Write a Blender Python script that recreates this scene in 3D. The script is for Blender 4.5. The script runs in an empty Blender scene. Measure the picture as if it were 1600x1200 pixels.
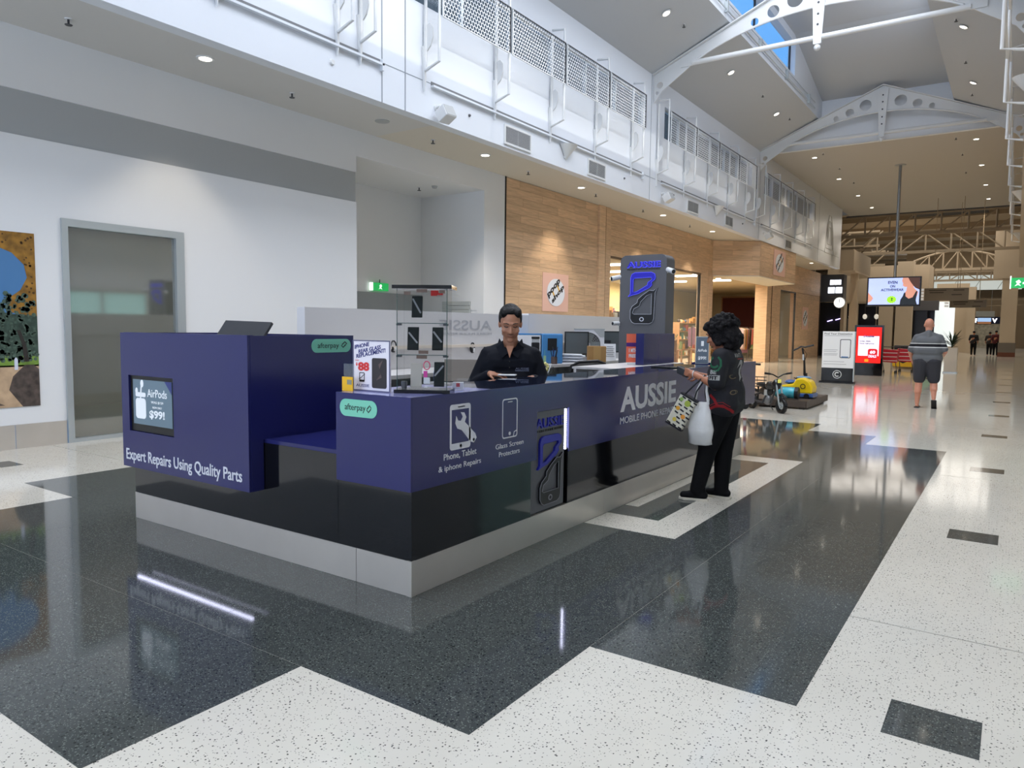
import bpy, bmesh, math, random
from mathutils import Vector, Matrix
from mathutils.bvhtree import BVHTree
random.seed(7)
S = bpy.context.scene
COL = S.collection
PI = math.pi
# ------------------------------------------------------------------ camera
cam = bpy.data.cameras.new('camera'); camo = bpy.data.objects.new('camera', cam); COL.objects.link(camo)
cam.sensor_width = 36; cam.lens = 1142.77 * 36 / 1600; cam.clip_end = 400; cam.clip_start = 0.05
X_ = Vector((0.82380627, 0.56675748, 0.01136628)).normalized()
Z_ = Vector((0.5644028, -0.82192305, 0.07675925)); Z_ = (Z_ - X_ * Z_.dot(X_)).normalized()
Y_ = Z_.cross(X_)
camo.matrix_world = Matrix(((X_.x, Y_.x, Z_.x, 0), (X_.y, Y_.y, Z_.y, 0), (X_.z, Y_.z, Z_.z, 1.6), (0, 0, 0, 1)))
S.camera = camo
S.view_settings.view_transform = 'Standard'; S.view_settings.look = 'None'
S.view_settings.gamma = 1; S.view_settings.use_curve_mapping = False
S.view_settings.exposure = 0.04
S.cycles.max_bounces = 8; S.cycles.diffuse_bounces = 4; S.cycles.glossy_bounces = 4; S.cycles.transmission_bounces = 6
S.cycles.transparent_max_bounces = 12; S.cycles.sample_clamp_indirect = 4; S.cycles.caustics_reflective = False; S.cycles.caustics_refractive = False
S.cycles.use_denoising = True

def lin(c):
    if isinstance(c, str): c = tuple(int(c[i:i+2], 16) / 255 for i in (0, 2, 4))
    return tuple(x / 12.92 if x <= 0.04045 else ((x + 0.055) / 1.055) ** 2.4 for x in c)
# ------------------------------------------------------------------ world: blue sky with soft clouds
w = bpy.data.worlds.new('sky'); S.world = w; w.use_nodes = True
nt = w.node_tree; nt.nodes.clear()
out = nt.nodes.new('ShaderNodeOutputWorld'); bg = nt.nodes.new('ShaderNodeBackground')
tc = nt.nodes.new('ShaderNodeTexCoord'); no = nt.nodes.new('ShaderNodeTexNoise'); no.inputs['Scale'].default_value = 3.2; no.inputs['Detail'].default_value = 5
cr = nt.nodes.new('ShaderNodeValToRGB')
cr.color_ramp.elements[0].position = 0.47; cr.color_ramp.elements[0].color = (*lin('5BA6F2'), 1)
cr.color_ramp.elements[1].position = 0.72; cr.color_ramp.elements[1].color = (*lin('E8F3FC'), 1)
nt.links.new(tc.outputs['Generated'], no.inputs['Vector']); nt.links.new(no.outputs['Fac'], cr.inputs['Fac'])
nt.links.new(cr.outputs['Color'], bg.inputs['Color']); nt.links.new(bg.outputs[0], out.inputs[0])
bg.inputs['Strength'].default_value = 1.25
# ------------------------------------------------------------------ sun through the right lantern windows
def light(kind, name, loc, d=None, energy=100, color=(1, 1, 1), **kw):
    l = bpy.data.lights.new(name, kind); l.energy = energy; l.color = color
    for k, v in kw.items(): setattr(l, k, v)
    o = bpy.data.objects.new(name, l); COL.objects.link(o); o.location = loc
    if d is not None: o.rotation_euler = Vector(d).to_track_quat('-Z', 'Y').to_euler()
    return o
light('SUN', 'sun', (0, 0, 30), (-1, 0.12, -0.62), 0.95, (1, 0.97, 0.92), angle=0.009)
DAY = lin('F1F5FF'); WARM = lin('FFF0DC')
# daylight: lantern glazing (right side), entrance glazing behind the viewer
light('AREA', 'daylight_lantern', (-4.4, 7.5, 11.4), (0, 0, -1), 1500, DAY, shape='RECTANGLE', size=3.6, size_y=21)  # added soft fill below the closed lantern ceiling, out of view; no glazing there
light('AREA', 'daylight_lantern_side', (-2.35, 15, 10.4), (-1, 0, -0.25), 250, DAY, shape='RECTANGLE', size=22, size_y=1.0)
light('AREA', 'daylight_entrance', (-4.6, -8.5, 2.8), (-0.15, 1, -0.02), 620, lin('DDE9FF'), shape='RECTANGLE', size=8.5, size_y=4.6)
light('AREA', 'daylight_far', (-4.4, 92, 8.2), (0, -1, -0.2), 900, DAY, shape='RECTANGLE', size=9, size_y=2.2)

# ------------------------------------------------------------------ materials
MATS = {}
def mat(name, col, rough=0.5, metal=0.0, spec=0.5, emit=None, es=1.0, trans=0.0, alpha=1.0, var=0.0, vscale=4.0, bump=0.0, bscale=60, coat=0.0, randv=0.0, ior=1.45):
    if name in MATS: return MATS[name]
    m = bpy.data.materials.new(name); m.use_nodes = True; n = m.node_tree.nodes; L = m.node_tree.links
    b = n['Principled BSDF']; c = (*lin(col), 1)
    b.inputs['Base Color'].default_value = c; b.inputs['Roughness'].default_value = rough; b.inputs['Metallic'].default_value = metal
    b.inputs['Specular IOR Level'].default_value = spec; b.inputs['Transmission Weight'].default_value = trans; b.inputs['Alpha'].default_value = alpha
    b.inputs['Coat Weight'].default_value = coat; b.inputs['IOR'].default_value = ior
    if emit is not None:
        b.inputs['Emission Color'].default_value = (*lin(emit), 1); b.inputs['Emission Strength'].default_value = es
    last = None
    if var or randv:
        mx = n.new('ShaderNodeHueSaturation'); mx.inputs['Color'].default_value = c
        t = n.new('ShaderNodeTexCoord'); z = n.new('ShaderNodeTexNoise'); z.inputs['Scale'].default_value = vscale; z.inputs['Detail'].default_value = 4
        L.new(t.outputs['Object'], z.inputs['Vector'])
        mr = n.new('ShaderNodeMapRange'); mr.inputs['From Min'].default_value = 0.3; mr.inputs['From Max'].default_value = 0.7
        mr.inputs['To Min'].default_value = 1 - var; mr.inputs['To Max'].default_value = 1 + var
        L.new(z.outputs['Fac'], mr.inputs['Value']); val = mr.outputs[0]
        if randv:
            oi = n.new('ShaderNodeObjectInfo'); m2 = n.new('ShaderNodeMapRange'); m2.inputs['To Min'].default_value = 1 - randv; m2.inputs['To Max'].default_value = 1 + randv
            L.new(oi.outputs['Random'], m2.inputs['Value']); mm = n.new('ShaderNodeMath'); mm.operation = 'MULTIPLY'
            L.new(val, mm.inputs[0]); L.new(m2.outputs[0], mm.inputs[1]); val = mm.outputs[0]
        L.new(val, mx.inputs['Value']); L.new(mx.outputs[0], b.inputs['Base Color'])
    if bump:
        t = n.new('ShaderNodeTexCoord'); z = n.new('ShaderNodeTexNoise'); z.inputs['Scale'].default_value = bscale
        L.new(t.outputs['Object'], z.inputs['Vector']); bp = n.new('ShaderNodeBump'); bp.inputs['Strength'].default_value = bump; bp.inputs['Distance'].default_value = 0.01
        L.new(z.outputs['Fac'], bp.inputs['Height']); L.new(bp.outputs[0], b.inputs['Normal'])
    MATS[name] = m; return m
def terrazzo(name, base, chipcols, scale, thr, rough):
    m = bpy.data.materials.new(name); m.use_nodes = True; n = m.node_tree.nodes; L = m.node_tree.links; b = n['Principled BSDF']
    g = n.new('ShaderNodeNewGeometry')
    col = None; prev = n.new('ShaderNodeRGB'); prev.outputs[0].default_value = (*lin(base), 1); prev = prev.outputs[0]
    ns = n.new('ShaderNodeTexNoise'); ns.inputs['Scale'].default_value = 1.3; L.new(g.outputs['Position'], ns.inputs['Vector'])
    hs = n.new('ShaderNodeHueSaturation'); mr = n.new('ShaderNodeMapRange'); mr.inputs['To Min'].default_value = 0.92; mr.inputs['To Max'].default_value = 1.08
    L.new(ns.outputs['Fac'], mr.inputs['Value']); L.new(mr.outputs[0], hs.inputs['Value']); L.new(prev, hs.inputs['Color']); prev = hs.outputs[0]
    for i, (cc, sc, t) in enumerate(chipcols):
        v = n.new('ShaderNodeTexVoronoi'); v.inputs['Scale'].default_value = sc; v.voronoi_dimensions = '3D'
        L.new(g.outputs['Position'], v.inputs['Vector'])
        lt = n.new('ShaderNodeMath'); lt.operation = 'LESS_THAN'; L.new(v.outputs['Distance'], lt.inputs[0]); lt.inputs[1].default_value = t
        sp = n.new('ShaderNodeSeparateColor'); L.new(v.outputs['Color'], sp.inputs[0])
        l2 = n.new('ShaderNodeMath'); l2.operation = 'LESS_THAN'; L.new(sp.outputs[0], l2.inputs[0]); l2.inputs[1].default_value = thr
        mu = n.new('ShaderNodeMath'); mu.operation = 'MULTIPLY'; L.new(lt.outputs[0], mu.inputs[0]); L.new(l2.outputs[0], mu.inputs[1])
        mx = n.new('ShaderNodeMix'); mx.data_type = 'RGBA'; L.new(mu.outputs[0], mx.inputs[0]); L.new(prev, mx.inputs[6]); mx.inputs[7].default_value = (*lin(cc), 1)
        prev = mx.outputs[2]
    L.new(prev, b.inputs['Base Color']); b.inputs['Roughness'].default_value = rough
    MATS[name] = m; return m
def woodmat(name, col, axis=0, dark=0.8):
    m = bpy.data.materials.new(name); m.use_nodes = True; n = m.node_tree.nodes; L = m.node_tree.links; b = n['Principled BSDF']
    g = n.new('ShaderNodeNewGeometry'); mp = n.new('ShaderNodeMapping'); L.new(g.outputs['Position'], mp.inputs['Vector'])
    mp.inputs['Scale'].default_value = (1.2, 1.2, 14)
    z = n.new('ShaderNodeTexNoise'); z.inputs['Scale'].default_value = 1.6; z.inputs['Detail'].default_value = 6; z.inputs['Distortion'].default_value = 0.6
    oi = n.new('ShaderNodeObjectInfo'); ad = n.new('ShaderNodeVectorMath'); L.new(mp.outputs[0], ad.inputs[0])
    cx = n.new('ShaderNodeCombineXYZ'); mu = n.new('ShaderNodeMath'); mu.operation = 'MULTIPLY'; mu.inputs[1].default_value = 40; L.new(oi.outputs['Random'], mu.inputs[0])
    L.new(mu.outputs[0], cx.inputs[0]); L.new(cx.outputs[0], ad.inputs[1]); L.new(ad.outputs[0], z.inputs['Vector'])
    mr = n.new('ShaderNodeMapRange'); mr.inputs['From Min'].default_value = 0.3; mr.inputs['From Max'].default_value = 0.7; mr.inputs['To Min'].default_value = dark; mr.inputs['To Max'].default_value = 1.12
    L.new(z.outputs['Fac'], mr.inputs['Value'])
    m2 = n.new('ShaderNodeMapRange'); m2.inputs['To Min'].default_value = 0.86; m2.inputs['To Max'].default_value = 1.1; L.new(oi.outputs['Random'], m2.inputs['Value'])
    mm = n.new('ShaderNodeMath'); mm.operation = 'MULTIPLY'; L.new(mr.outputs[0], mm.inputs[0]); L.new(m2.outputs[0], mm.inputs[1])
    hs = n.new('ShaderNodeHueSaturation'); hs.inputs['Color'].default_value = (*lin(col), 1); L.new(mm.outputs[0], hs.inputs['Value']); L.new(hs.outputs[0], b.inputs['Base Color'])
    b.inputs['Roughness'].default_value = 0.55
    MATS[name] = m; return m

WHITE = mat('white_paint', 'DCDDDD', 0.75, spec=0.3)
CEIL = mat('ceiling_paint', 'CBCAC6', 0.85, spec=0.2)
CEILW = mat('soffit_paint', 'CFC9BC', 0.8, spec=0.2)
CEILB = mat('beige_ceiling_paint', 'BDB9B2', 0.8, spec=0.2)
FASC = mat('glossy_white_panel', 'DDE2E8', 0.35, spec=0.4)
STRIP = mat('grey_bulkhead_paint', 'A5A8A8', 0.6)
BEIGE = mat('beige_wall_paint', 'BBAA92', 0.8, var=0.04, vscale=0.5)
BEIGE2 = mat('beige_steel_paint', 'A3937C', 0.6)
STEELW = mat('white_painted_steel', 'D6D8D8', 0.45)
STEEL = mat('brushed_steel', 'C9C2B8', 0.3, metal=0.45, var=0.05, vscale=2, bump=0.02, bscale=200)
ALU = mat('aluminium_frame', 'BFC6C8', 0.35, metal=0.6)
BLACK = mat('black_plastic', '0C0C0E', 0.4)
BLACKG = mat('black_gloss_laminate', '0B0C10', 0.09, coat=0.3)
BLUE = mat('navy_blue_laminate', '23265C', 0.2, spec=0.5)
GREYP = mat('grey_painted_panel', '5D5D60', 0.4, spec=0.4)
DGREY = mat('dark_grey_metal', '3A3B3E', 0.45)
VINYL = mat('white_vinyl_print', 'E6E6EA', 0.5, emit='E6E6EA', es=0.0)
MINT = mat('mint_green_vinyl', '7CCBAE', 0.4)
WOOD = woodmat('oak_plank', 'D2B08C')
WOODD = woodmat('dark_oak', '9A7450')
TW = terrazzo('white_terrazzo', 'D6D1C4', [('5A5852', 55, 0.22), ('8C897F', 95, 0.25), ('3A3A38', 34, 0.12)], 1, 0.45, 0.09)
TD = terrazzo('dark_terrazzo', '434745', [('666C66', 70, 0.3), ('7C827A', 120, 0.25), ('2A2D2C', 60, 0.3)], 1, 0.5, 0.07)
JOINT = mat('dark_joint', '4A4A48', 0.6)
LAMP = mat('lamp_glow', 'FFFFFF', 0.5, emit='FFF4E0', es=8)
LAMPW = mat('fluorescent_glow', 'FFFFFF', 0.5, emit='FFFBEA', es=6)
LEDW = mat('led_glow', 'FFFFFF', 0.5, emit='DDE0FF', es=9)
GLASS = mat('clear_glass', 'E8F2F0', 0.02, spec=0.6, alpha=0.07)
GLASSG = mat('green_tinted_glass', '3A4C48', 0.02, spec=0.4, alpha=0.05)
SMOKE = mat('smoked_glass', '5A5C50', 0.05, spec=1.0, alpha=0.95, ior=2.3)
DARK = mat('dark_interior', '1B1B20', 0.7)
CREAM = mat('cream_paint', 'C8B48A', 0.8)

# ------------------------------------------------------------------ mesh helpers
def V(*a): return Vector(a)
class MB:
    def __init__(s): s.v = []; s.f = []; s.mi = []; s.cm = 0
    def add(s, vs, fs):
        o = len(s.v); s.v += [tuple(v) for v in vs]; s.f += [tuple(i + o for i in f) for f in fs]; s.mi += [s.cm] * len(fs); return s
    def box(s, x0, x1, y0, y1, z0, z1):
        vs = [(x, y, z) for z in (z0, z1) for y in (y0, y1) for x in (x0, x1)]
        return s.add(vs, [(0, 2, 3, 1), (4, 5, 7, 6), (0, 1, 5, 4), (2, 6, 7, 3), (0, 4, 6, 2), (1, 3, 7, 5)])
    def obox(s, c, u, v, w):   # centre and three half-axis vectors
        c, u, v, w = map(Vector, (c, u, v, w))
        vs = [c + u * a + v * b + w * d for d in (-1, 1) for b in (-1, 1) for a in (-1, 1)]
        return s.add(vs, [(0, 2, 3, 1), (4, 5, 7, 6), (0, 1, 5, 4), (2, 6, 7, 3), (0, 4, 6, 2), (1, 3, 7, 5)])
    def cyl(s, p0, p1, r0, r1=None, n=16):
        p0, p1 = Vector(p0), Vector(p1); r1 = r0 if r1 is None else r1
        d = (p1 - p0).normalized(); a = d.orthogonal().normalized(); b = d.cross(a)
        vs = []
        for p, r in ((p0, r0), (p1, r1)):
            for i in range(n):
                t = 2 * PI * i / n; vs.append(p + (a * math.cos(t) + b * math.sin(t)) * r)
        fs = [(i, (i + 1) % n, n + (i + 1) % n, n + i) for i in range(n)] + [tuple(range(n - 1, -1, -1)), tuple(range(n, 2 * n))]
        return s.add(vs, fs)
    def tube(s, path, r, n=8):
        path = [Vector(p) for p in path]; rings = []; a = None
        for i, p in enumerate(path):
            d = (path[min(i + 1, len(path) - 1)] - path[max(i - 1, 0)]).normalized()
            a = (d.orthogonal() if a is None else a - d * a.dot(d)).normalized(); b = d.cross(a)
            rr = r[i] if isinstance(r, (list, tuple)) else r
            rings.append([p + (a * math.cos(2 * PI * k / n) + b * math.sin(2 * PI * k / n)) * rr for k in range(n)])
        vs = [v for q in rings for v in q]; m = len(path)
        fs = [(i * n + k, i * n + (k + 1) % n, (i + 1) * n + (k + 1) % n, (i + 1) * n + k) for i in range(m - 1) for k in range(n)]
        fs += [tuple(range(n - 1, -1, -1)), tuple(range((m - 1) * n, m * n))]
        return s.add(vs, fs)
    def prism(s, pts, o, u, v, w):  # 2D outline pts in plane (o,u,v) extruded along w
        o, u, v, w = map(Vector, (o, u, v, w)); n = len(pts)
        b = [o + u * p[0] + v * p[1] for p in pts]; vs = b + [q + w for q in b]
        return s.add(vs, [tuple(range(n - 1, -1, -1)), tuple(range(n, 2 * n))] + [(i, (i + 1) % n, n + (i + 1) % n, n + i) for i in range(n)])
    def ell(s, c, rx, ry, rz, nu=16, nv=10, M=None):
        c = Vector(c); vs = []
        for j in range(1, nv):
            th = PI * j / nv
            for i in range(nu):
                ph = 2 * PI * i / nu; p = Vector((rx * math.sin(th) * math.cos(ph), ry * math.sin(th) * math.sin(ph), rz * math.cos(th)))
                vs.append(c + (M @ p if M else p))
        top = Vector((0, 0, rz)); bot = Vector((0, 0, -rz))
        vs += [c + (M @ top if M else top), c + (M @ bot if M else bot)]; T = len(vs) - 2; B = T + 1
        fs = [(j * nu + i, j * nu + (i + 1) % nu, (j + 1) * nu + (i + 1) % nu, (j + 1) * nu + i) for j in range(nv - 2) for i in range(nu)]
        fs = [f[::-1] for f in fs]
        fs += [(T, i, (i + 1) % nu) for i in range(nu)] + [(B, (nv - 2) * nu + (i + 1) % nu, (nv - 2) * nu + i) for i in range(nu)]
        return s.add(vs, fs)
    def cap(s, p0, r0, p1, r1, n=14, flat=1.0, M=None):   # tapered capsule
        p0, p1 = Vector(p0), Vector(p1); d = p1 - p0; L = d.length or 1e-6; d = d / L; a = d.orthogonal().normalized(); b = d.cross(a); rings = []
        for k in range(5):
            t = -PI / 2 + PI / 2 * (k + 0.5) / 5; rings.append((p0 + d * math.sin(t) * r0, math.cos(t) * r0))
        for k in range(5):
            t = PI / 2 * (k + 0.5) / 5; rings.append((p1 + d * math.sin(t) * r1, math.cos(t) * r1))
        vs = [c + (a * math.cos(2 * PI * i / n) + b * math.sin(2 * PI * i / n)) * r for c, r in rings for i in range(n)]
        m = len(rings); fs = [(j * n + i, j * n + (i + 1) % n, (j + 1) * n + (i + 1) % n, (j + 1) * n + i) for j in range(m - 1) for i in range(n)]
        fs += [tuple(range(n - 1, -1, -1)), tuple(range((m - 1) * n, m * n))]
        return s.add(vs, fs)
    def build(s, name, m, parent=None, smooth=False, bevel=0.0, kind=None):
        off = Vector((0, 0, 0)); q = parent
        while q is not None: off += q.location; q = q.parent
        me = bpy.data.meshes.new(name); me.from_pydata([tuple(Vector(v) - off) for v in s.v], [], s.f)
        ms = m if isinstance(m, (list, tuple)) else [m]
        for x in ms: me.materials.append(x)
        if len(ms) > 1: me.polygons.foreach_set('material_index', s.mi)
        if smooth: me.polygons.foreach_set('use_smooth', [True] * len(me.polygons))
        me.update(); o = bpy.data.objects.new(name, me); COL.objects.link(o); o.parent = parent
        if bevel:
            b = o.modifiers.new('bevel', 'BEVEL'); b.width = bevel; b.segments = 2; b.limit_method = 'ANGLE'
        if kind: o['kind'] = kind
        return o
def B(x0, x1, y0, y1, z0, z1): return MB().box(x0, x1, y0, y1, z0, z1)
def tag(o, label=None, cat=None, group=None, kind=None):
    if label: o['label'] = label
    if cat: o['category'] = cat
    if group: o['group'] = group
    if kind: o['kind'] = kind
    return o
def thing(name, label, cat, loc=(0, 0, 0), group=None):
    o = bpy.data.objects.new(name, None); o.empty_display_size = 0.1; COL.objects.link(o); o.location = loc
    return tag(o, label, cat, group)
def struct(o): o['kind'] = 'structure'; return o
def dup(root, loc=None, rz=None, label=None, group=None):
    def cp(o, par):
        c = o.copy(); COL.objects.link(c); c.parent = par
        for ch in o.children: cp(ch, c)
        return c
    r = cp(root, root.parent)
    if loc is not None: r.location = loc
    if rz is not None: r.rotation_euler = (0, 0, rz)
    if label: r['label'] = label
    if group: r['group'] = group
    return r
def text(name, s, o, right, up, w, h, depth, m, parent=None, thick=0.0, cx=0.0, italic=0.0, spacing=1.0):
    """lettering as a mesh: bbox fitted to w x h, lower left corner at o"""
    cu = bpy.data.curves.new('t', 'FONT'); cu.body = s; cu.offset = thick; cu.extrude = 0.5; cu.shear = italic; cu.space_character = spacing; cu.resolution_u = 3
    to = bpy.data.objects.new('t', cu); COL.objects.link(to); dg = bpy.context.evaluated_depsgraph_get(); me = to.evaluated_get(dg).to_mesh()
    vs = [v.co.copy() for v in me.vertices]; fs = [tuple(p.vertices) for p in me.polygons]; to.evaluated_get(dg).to_mesh_clear()
    COL.objects.unlink(to); bpy.data.objects.remove(to); bpy.data.curves.remove(cu)
    x0 = min(v.x for v in vs); x1 = max(v.x for v in vs); y0 = min(v.y for v in vs); y1 = max(v.y for v in vs)
    sy = h / (y1 - y0); sx = sy if w is None else w / (x1 - x0)
    o, right, up = Vector(o), Vector(right).normalized(), Vector(up).normalized(); nrm = right.cross(up)
    if cx: o = o - right * ((x1 - x0) * sx / 2 if cx == 1 else 0)
    b = MB(); b.add([o + right * ((v.x - x0) * sx) + up * ((v.y - y0) * sy) + nrm * ((v.z + 0.5) * depth) for v in vs], fs)
    return b.build(name, m, parent)
def plate(name, loops, o, right, up, depth, m, parent=None, bevel=0):
    """flat plate with holes: loops of 2D points, first is the outline"""
    cu = bpy.data.curves.new('t', 'CURVE'); cu.dimensions = '2D'; cu.fill_mode = 'BOTH'; cu.extrude = 0.5
    for lp in loops:
        sp = cu.splines.new('POLY'); sp.points.add(len(lp) - 1); sp.use_cyclic_u = True
        for i, p in enumerate(lp): sp.points[i].co = (p[0], p[1], 0, 1)
    to = bpy.data.objects.new('t', cu); COL.objects.link(to); dg = bpy.context.evaluated_depsgraph_get(); me = to.evaluated_get(dg).to_mesh()
    vs = [v.co.copy() for v in me.vertices]; fs = [tuple(p.vertices) for p in me.polygons]; to.evaluated_get(dg).to_mesh_clear()
    COL.objects.unlink(to); bpy.data.objects.remove(to); bpy.data.curves.remove(cu)
    o, right, up = Vector(o), Vector(right).normalized(), Vector(up).normalized(); nrm = right.cross(up)
    b = MB(); b.add([o + right * v.x + up * v.y + nrm * ((v.z + 0.5) * depth) for v in vs], fs)
    return b.build(name, m, parent)
def circ(cx, cy, r, n=20, ry=None): return [(cx + r * math.cos(2 * PI * i / n), cy + (ry or r) * math.sin(2 * PI * i / n)) for i in range(n)]
def rrect(x0, y0, x1, y1, r, n=5):
    p = []
    for cx, cy, a in ((x1 - r, y1 - r, 0), (x0 + r, y1 - r, PI / 2), (x0 + r, y0 + r, PI), (x1 - r, y0 + r, 1.5 * PI)):
        for i in range(n + 1): t = a + PI / 2 * i / n; p.append((cx + r * math.cos(t), cy + r * math.sin(t)))
    return p
def stroke(pts, w):  # polyline -> outline polygon
    L, R_ = [], []
    for i, p in enumerate(pts):
        a = Vector(pts[max(i - 1, 0)]); b = Vector(pts[min(i + 1, len(pts) - 1)]); d = (b - a).normalized(); n = Vector((-d.y, d.x)) * w / 2
        L.append((p[0] + n.x, p[1] + n.y)); R_.append((p[0] - n.x, p[1] - n.y))
    return L + R_[::-1]
PX, PY, PZ = V(1, 0, 0), V(0, 1, 0), V(0, 0, 1)
W_, E_, SOF, ROOF = -10.35, -8.72, 5.24, 8.67
# ================================================================== FLOOR
fl = thing('floor', None, None); struct(fl); fl['label'] = 'polished white terrazzo floor with dark inlaid pattern'
ys = [-9, -0.65, 4.4, 9.45, 14.5, 19.55, 24.6, 29.65, 34.7, 39.75, 44.8, 49.85]
B(-20, 8, -9, 120, -0.09, -0.012).build('joint_bed', JOINT, fl)
for a, b in zip(ys[:-1], ys[1:]): B(-14, 6, a + 0.006, b - 0.006, -0.06, 0).build('terrazzo_slab', TW, fl)
B(-30, 6, 49.856, 120, -0.06, 0).build('terrazzo_slab', TW, fl)
B(-30, -14.01, 30, 49.85, -0.06, 0).build('terrazzo_slab', TW, fl)
# dark stepped field, tile by tile
xb = [-8.07, -7.07, -6.07, -5.225, -4.38, -3.535, -2.69, -1.69, -0.69]
yb = [1.2, 2.19, 3.18, 4.4, 5.42, 6.4, 7.28, 8.2, 9.45, 10.4, 11.37, 12.36, 13.37]
for i in range(8):
    for j in range(12):
        step = min(i, 7 - i); lo = 2 - min(step, 2); n = min(j, 11 - j)
        if n < lo: continue
        if i in (0, 1, 6, 7) and False: continue
        B(xb[i] + .0012, xb[i+1] - .0012, yb[j] + .0012, yb[j+1] - .0012, -0.02, 0.0012).build('dark_tile', TD, fl)
# the white ring beside the counter and its inner strip
for r in ((-2.86, -2.07, 5.24, 5.66), (-2.86, -2.07, 8.98, 9.34), (-2.385, -2.07, 5.662, 8.978), (-2.86, -2.73, 6.01, 8.66)):
    B(*r[:2], *r[2:], -0.02, 0.0024).build('white_tile', TW, fl)
for k, y0 in enumerate((3.17, 6.56, 9.95, 13.38, 16.8, 20.2, 23.6, 27.0, 30.4, 33.8, 37.2)):
    B(-0.365, -0.03, y0, y0 + 0.32, -0.02, 0.0012).build('dark_tile', TD, fl)
for k, y0 in enumerate((0.0, 3.38, 6.76, 10.1)):
    B(-9.5, -9.13, y0, y0 + 0.22, -0.02, 0.0012).build('dark_tile', TD, fl)

# ================================================================== LEFT SIDE WALL (shopfront line)
wl = thing('wall_left', 'white shopfront wall left of the kiosk', None); struct(wl)
B(W_-.2, W_, -9, 4.62, 0.30, 3.92).build('wall_panel', WHITE, wl)
B(W_-.2, W_, 6.33, 9.84, 0.30, 3.92).build('wall_panel', WHITE, wl)
B(W_-.2, W_, 4.62, 6.33, 2.96, 3.92).build('wall_panel', WHITE, wl)
B(W_-.2, W_, 6.33, 9.84, 0, .30).build('wall_panel', WHITE, wl)
B(W_-.2, W_-.03, -9, 9.84, 3.925, 4.475).build('sign_band', STRIP, wl)
B(W_-.2, W_, -9, 9.84, 4.475, SOF).build('bulkhead', WHITE, wl)
B(W_-.2, W_, 9.84, 13.85, 4.77, SOF).build('bulkhead', WHITE, wl)
B(W_-.2, W_, 13.85, 14.68, 0, SOF).build('wall_panel', WHITE, wl)
B(W_-.22, W_+.012, 14.68, 14.73, 0, SOF).build('black_reveal', BLACK, wl)
for a, b in ((-9, -1), (-1, 1.6), (1.6, 4.0), (4.0, 4.615)): B(W_, W_+.014, a + .004, b - .004, 0.0, 0.305).build('kick_plate', STEEL, wl)
for a, b in ((6.345, 8.2), (8.2, 9.83)): B(W_, W_+.014, a + .004, b - .004, 0.0, 0.305).build('kick_plate', STEEL, wl)
# recess with roller doors behind the kiosk
rc = thing('wall_recess', 'grey recess in the left wall with service doors', None); struct(rc)
B(-12.45, W_-.2, 13.85, 14.05, 2.0, 4.77).build('side_wall', WHITE, rc)
B(-14.6, -12.3, 13.85, 14.05, 3.1, 4.77).build('side_wall', WHITE, rc)
B(-14.6, W_-.2, 9.6, 9.84, 0, 4.77).build('side_wall', WHITE, rc)
B(-12.5, -12.3, 9.84, 13.86, 2.38, 4.77).build('back_wall', WHITE, rc)
B(-12.45, W_-.2, 9.84, 14.0, 4.77, 4.9).build('recess_ceiling', WHITE, rc)
B(-12.34, -12.25, 9.84, 11.4, 0, 2.38).build('service_door', mat('grey_door_paint', '8B8F90', 0.5), rc)
B(-12.34, -12.25, 11.5, 13.85, 0, 2.38).build('service_door', MATS['grey_door_paint'], rc)
B(-12.3, -12.2, 11.4, 11.5, 0, 2.38).build('door_post', DGREY, rc)
B(-12.3, W_-.2, 13.86, 14.0, 0, 2.0).build('side_wall', WHITE, rc)
for k in range(6): B(-11.55, -10.72, 13.78, 13.84, 1.62 + k * .10, 1.70 + k * .10 + .012).build('shutter_slat', mat('shutter_grey', 'AEB2B0', 0.5), rc)
# framed glass door / window in the white wall
dw = thing('door_1', 'tall smoked glass panel in an aluminium frame at far left', None); struct(dw)
for r in ((4.62, 4.70, 0, 2.96), (6.20, 6.33, 0, 2.96), (4.70, 6.20, 2.86, 2.96), (4.70, 6.20, 0, 0.05)): B(W_-.1, W_+.03, *r).build('door_frame', ALU, dw)
B(W_-.05, W_-.03, 4.70, 6.20, 0.05, 2.86).build('glass_pane', SMOKE, dw)
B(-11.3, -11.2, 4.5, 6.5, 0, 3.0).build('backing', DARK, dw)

# ================================================================== WOOD SHOPFRONT
ws = thing('wall_wood', 'oak plank shopfront wall behind the kiosk', None); struct(ws)
B(W_-.25, W_-.03, 14.73, 20.03, 0, SOF).build('backing', WOODD, ws)
UC = bpy.data.meshes.new('plank'); 
_b = MB().box(-.5, .5, -.5, .5, -.5, .5); UC.from_pydata(_b.v, [], _b.f); UC.materials.append(WOOD)
def plank(par, x0, x1, y0, y1, z0, z1, name='plank', me=None):
    o = bpy.data.objects.new(name, me or UC); COL.objects.link(o); o.parent = par
    o.location = ((x0+x1)/2, (y0+y1)/2, (z0+z1)/2); o.scale = (x1-x0, y1-y0, z1-z0); return o
def planks(par, y0, y1, z0, z1, x=W_, h=0.2, L=1.7, axis=1, yc=0, th=.03):
    n = max(1, round((z1 - z0) / h)); hh = (z1 - z0) / n; k = 0
    for i in range(n):
        y = y0 - (0.0 if i % 2 else L * 0.55) - random.random() * .3
        while y < y1:
            a, b = max(y, y0), min(y + L, y1); y += L
            if b - a < .02: continue
            if axis == 1: plank(par, x - th, x, a + .002, b - .002, z0 + i*hh + .002, z0 + (i+1)*hh - .002)
            else: plank(par, a + .002, b - .002, yc, yc + th, z0 + i*hh + .002, z0 + (i+1)*hh - .002)
planks(ws, 14.74, 19.45, 1.75, SOF - .01)
B(W_-.02, W_-.001, 14.74, 19.45, 0, 1.75).build('lower_panel', WOOD, ws)
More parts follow.
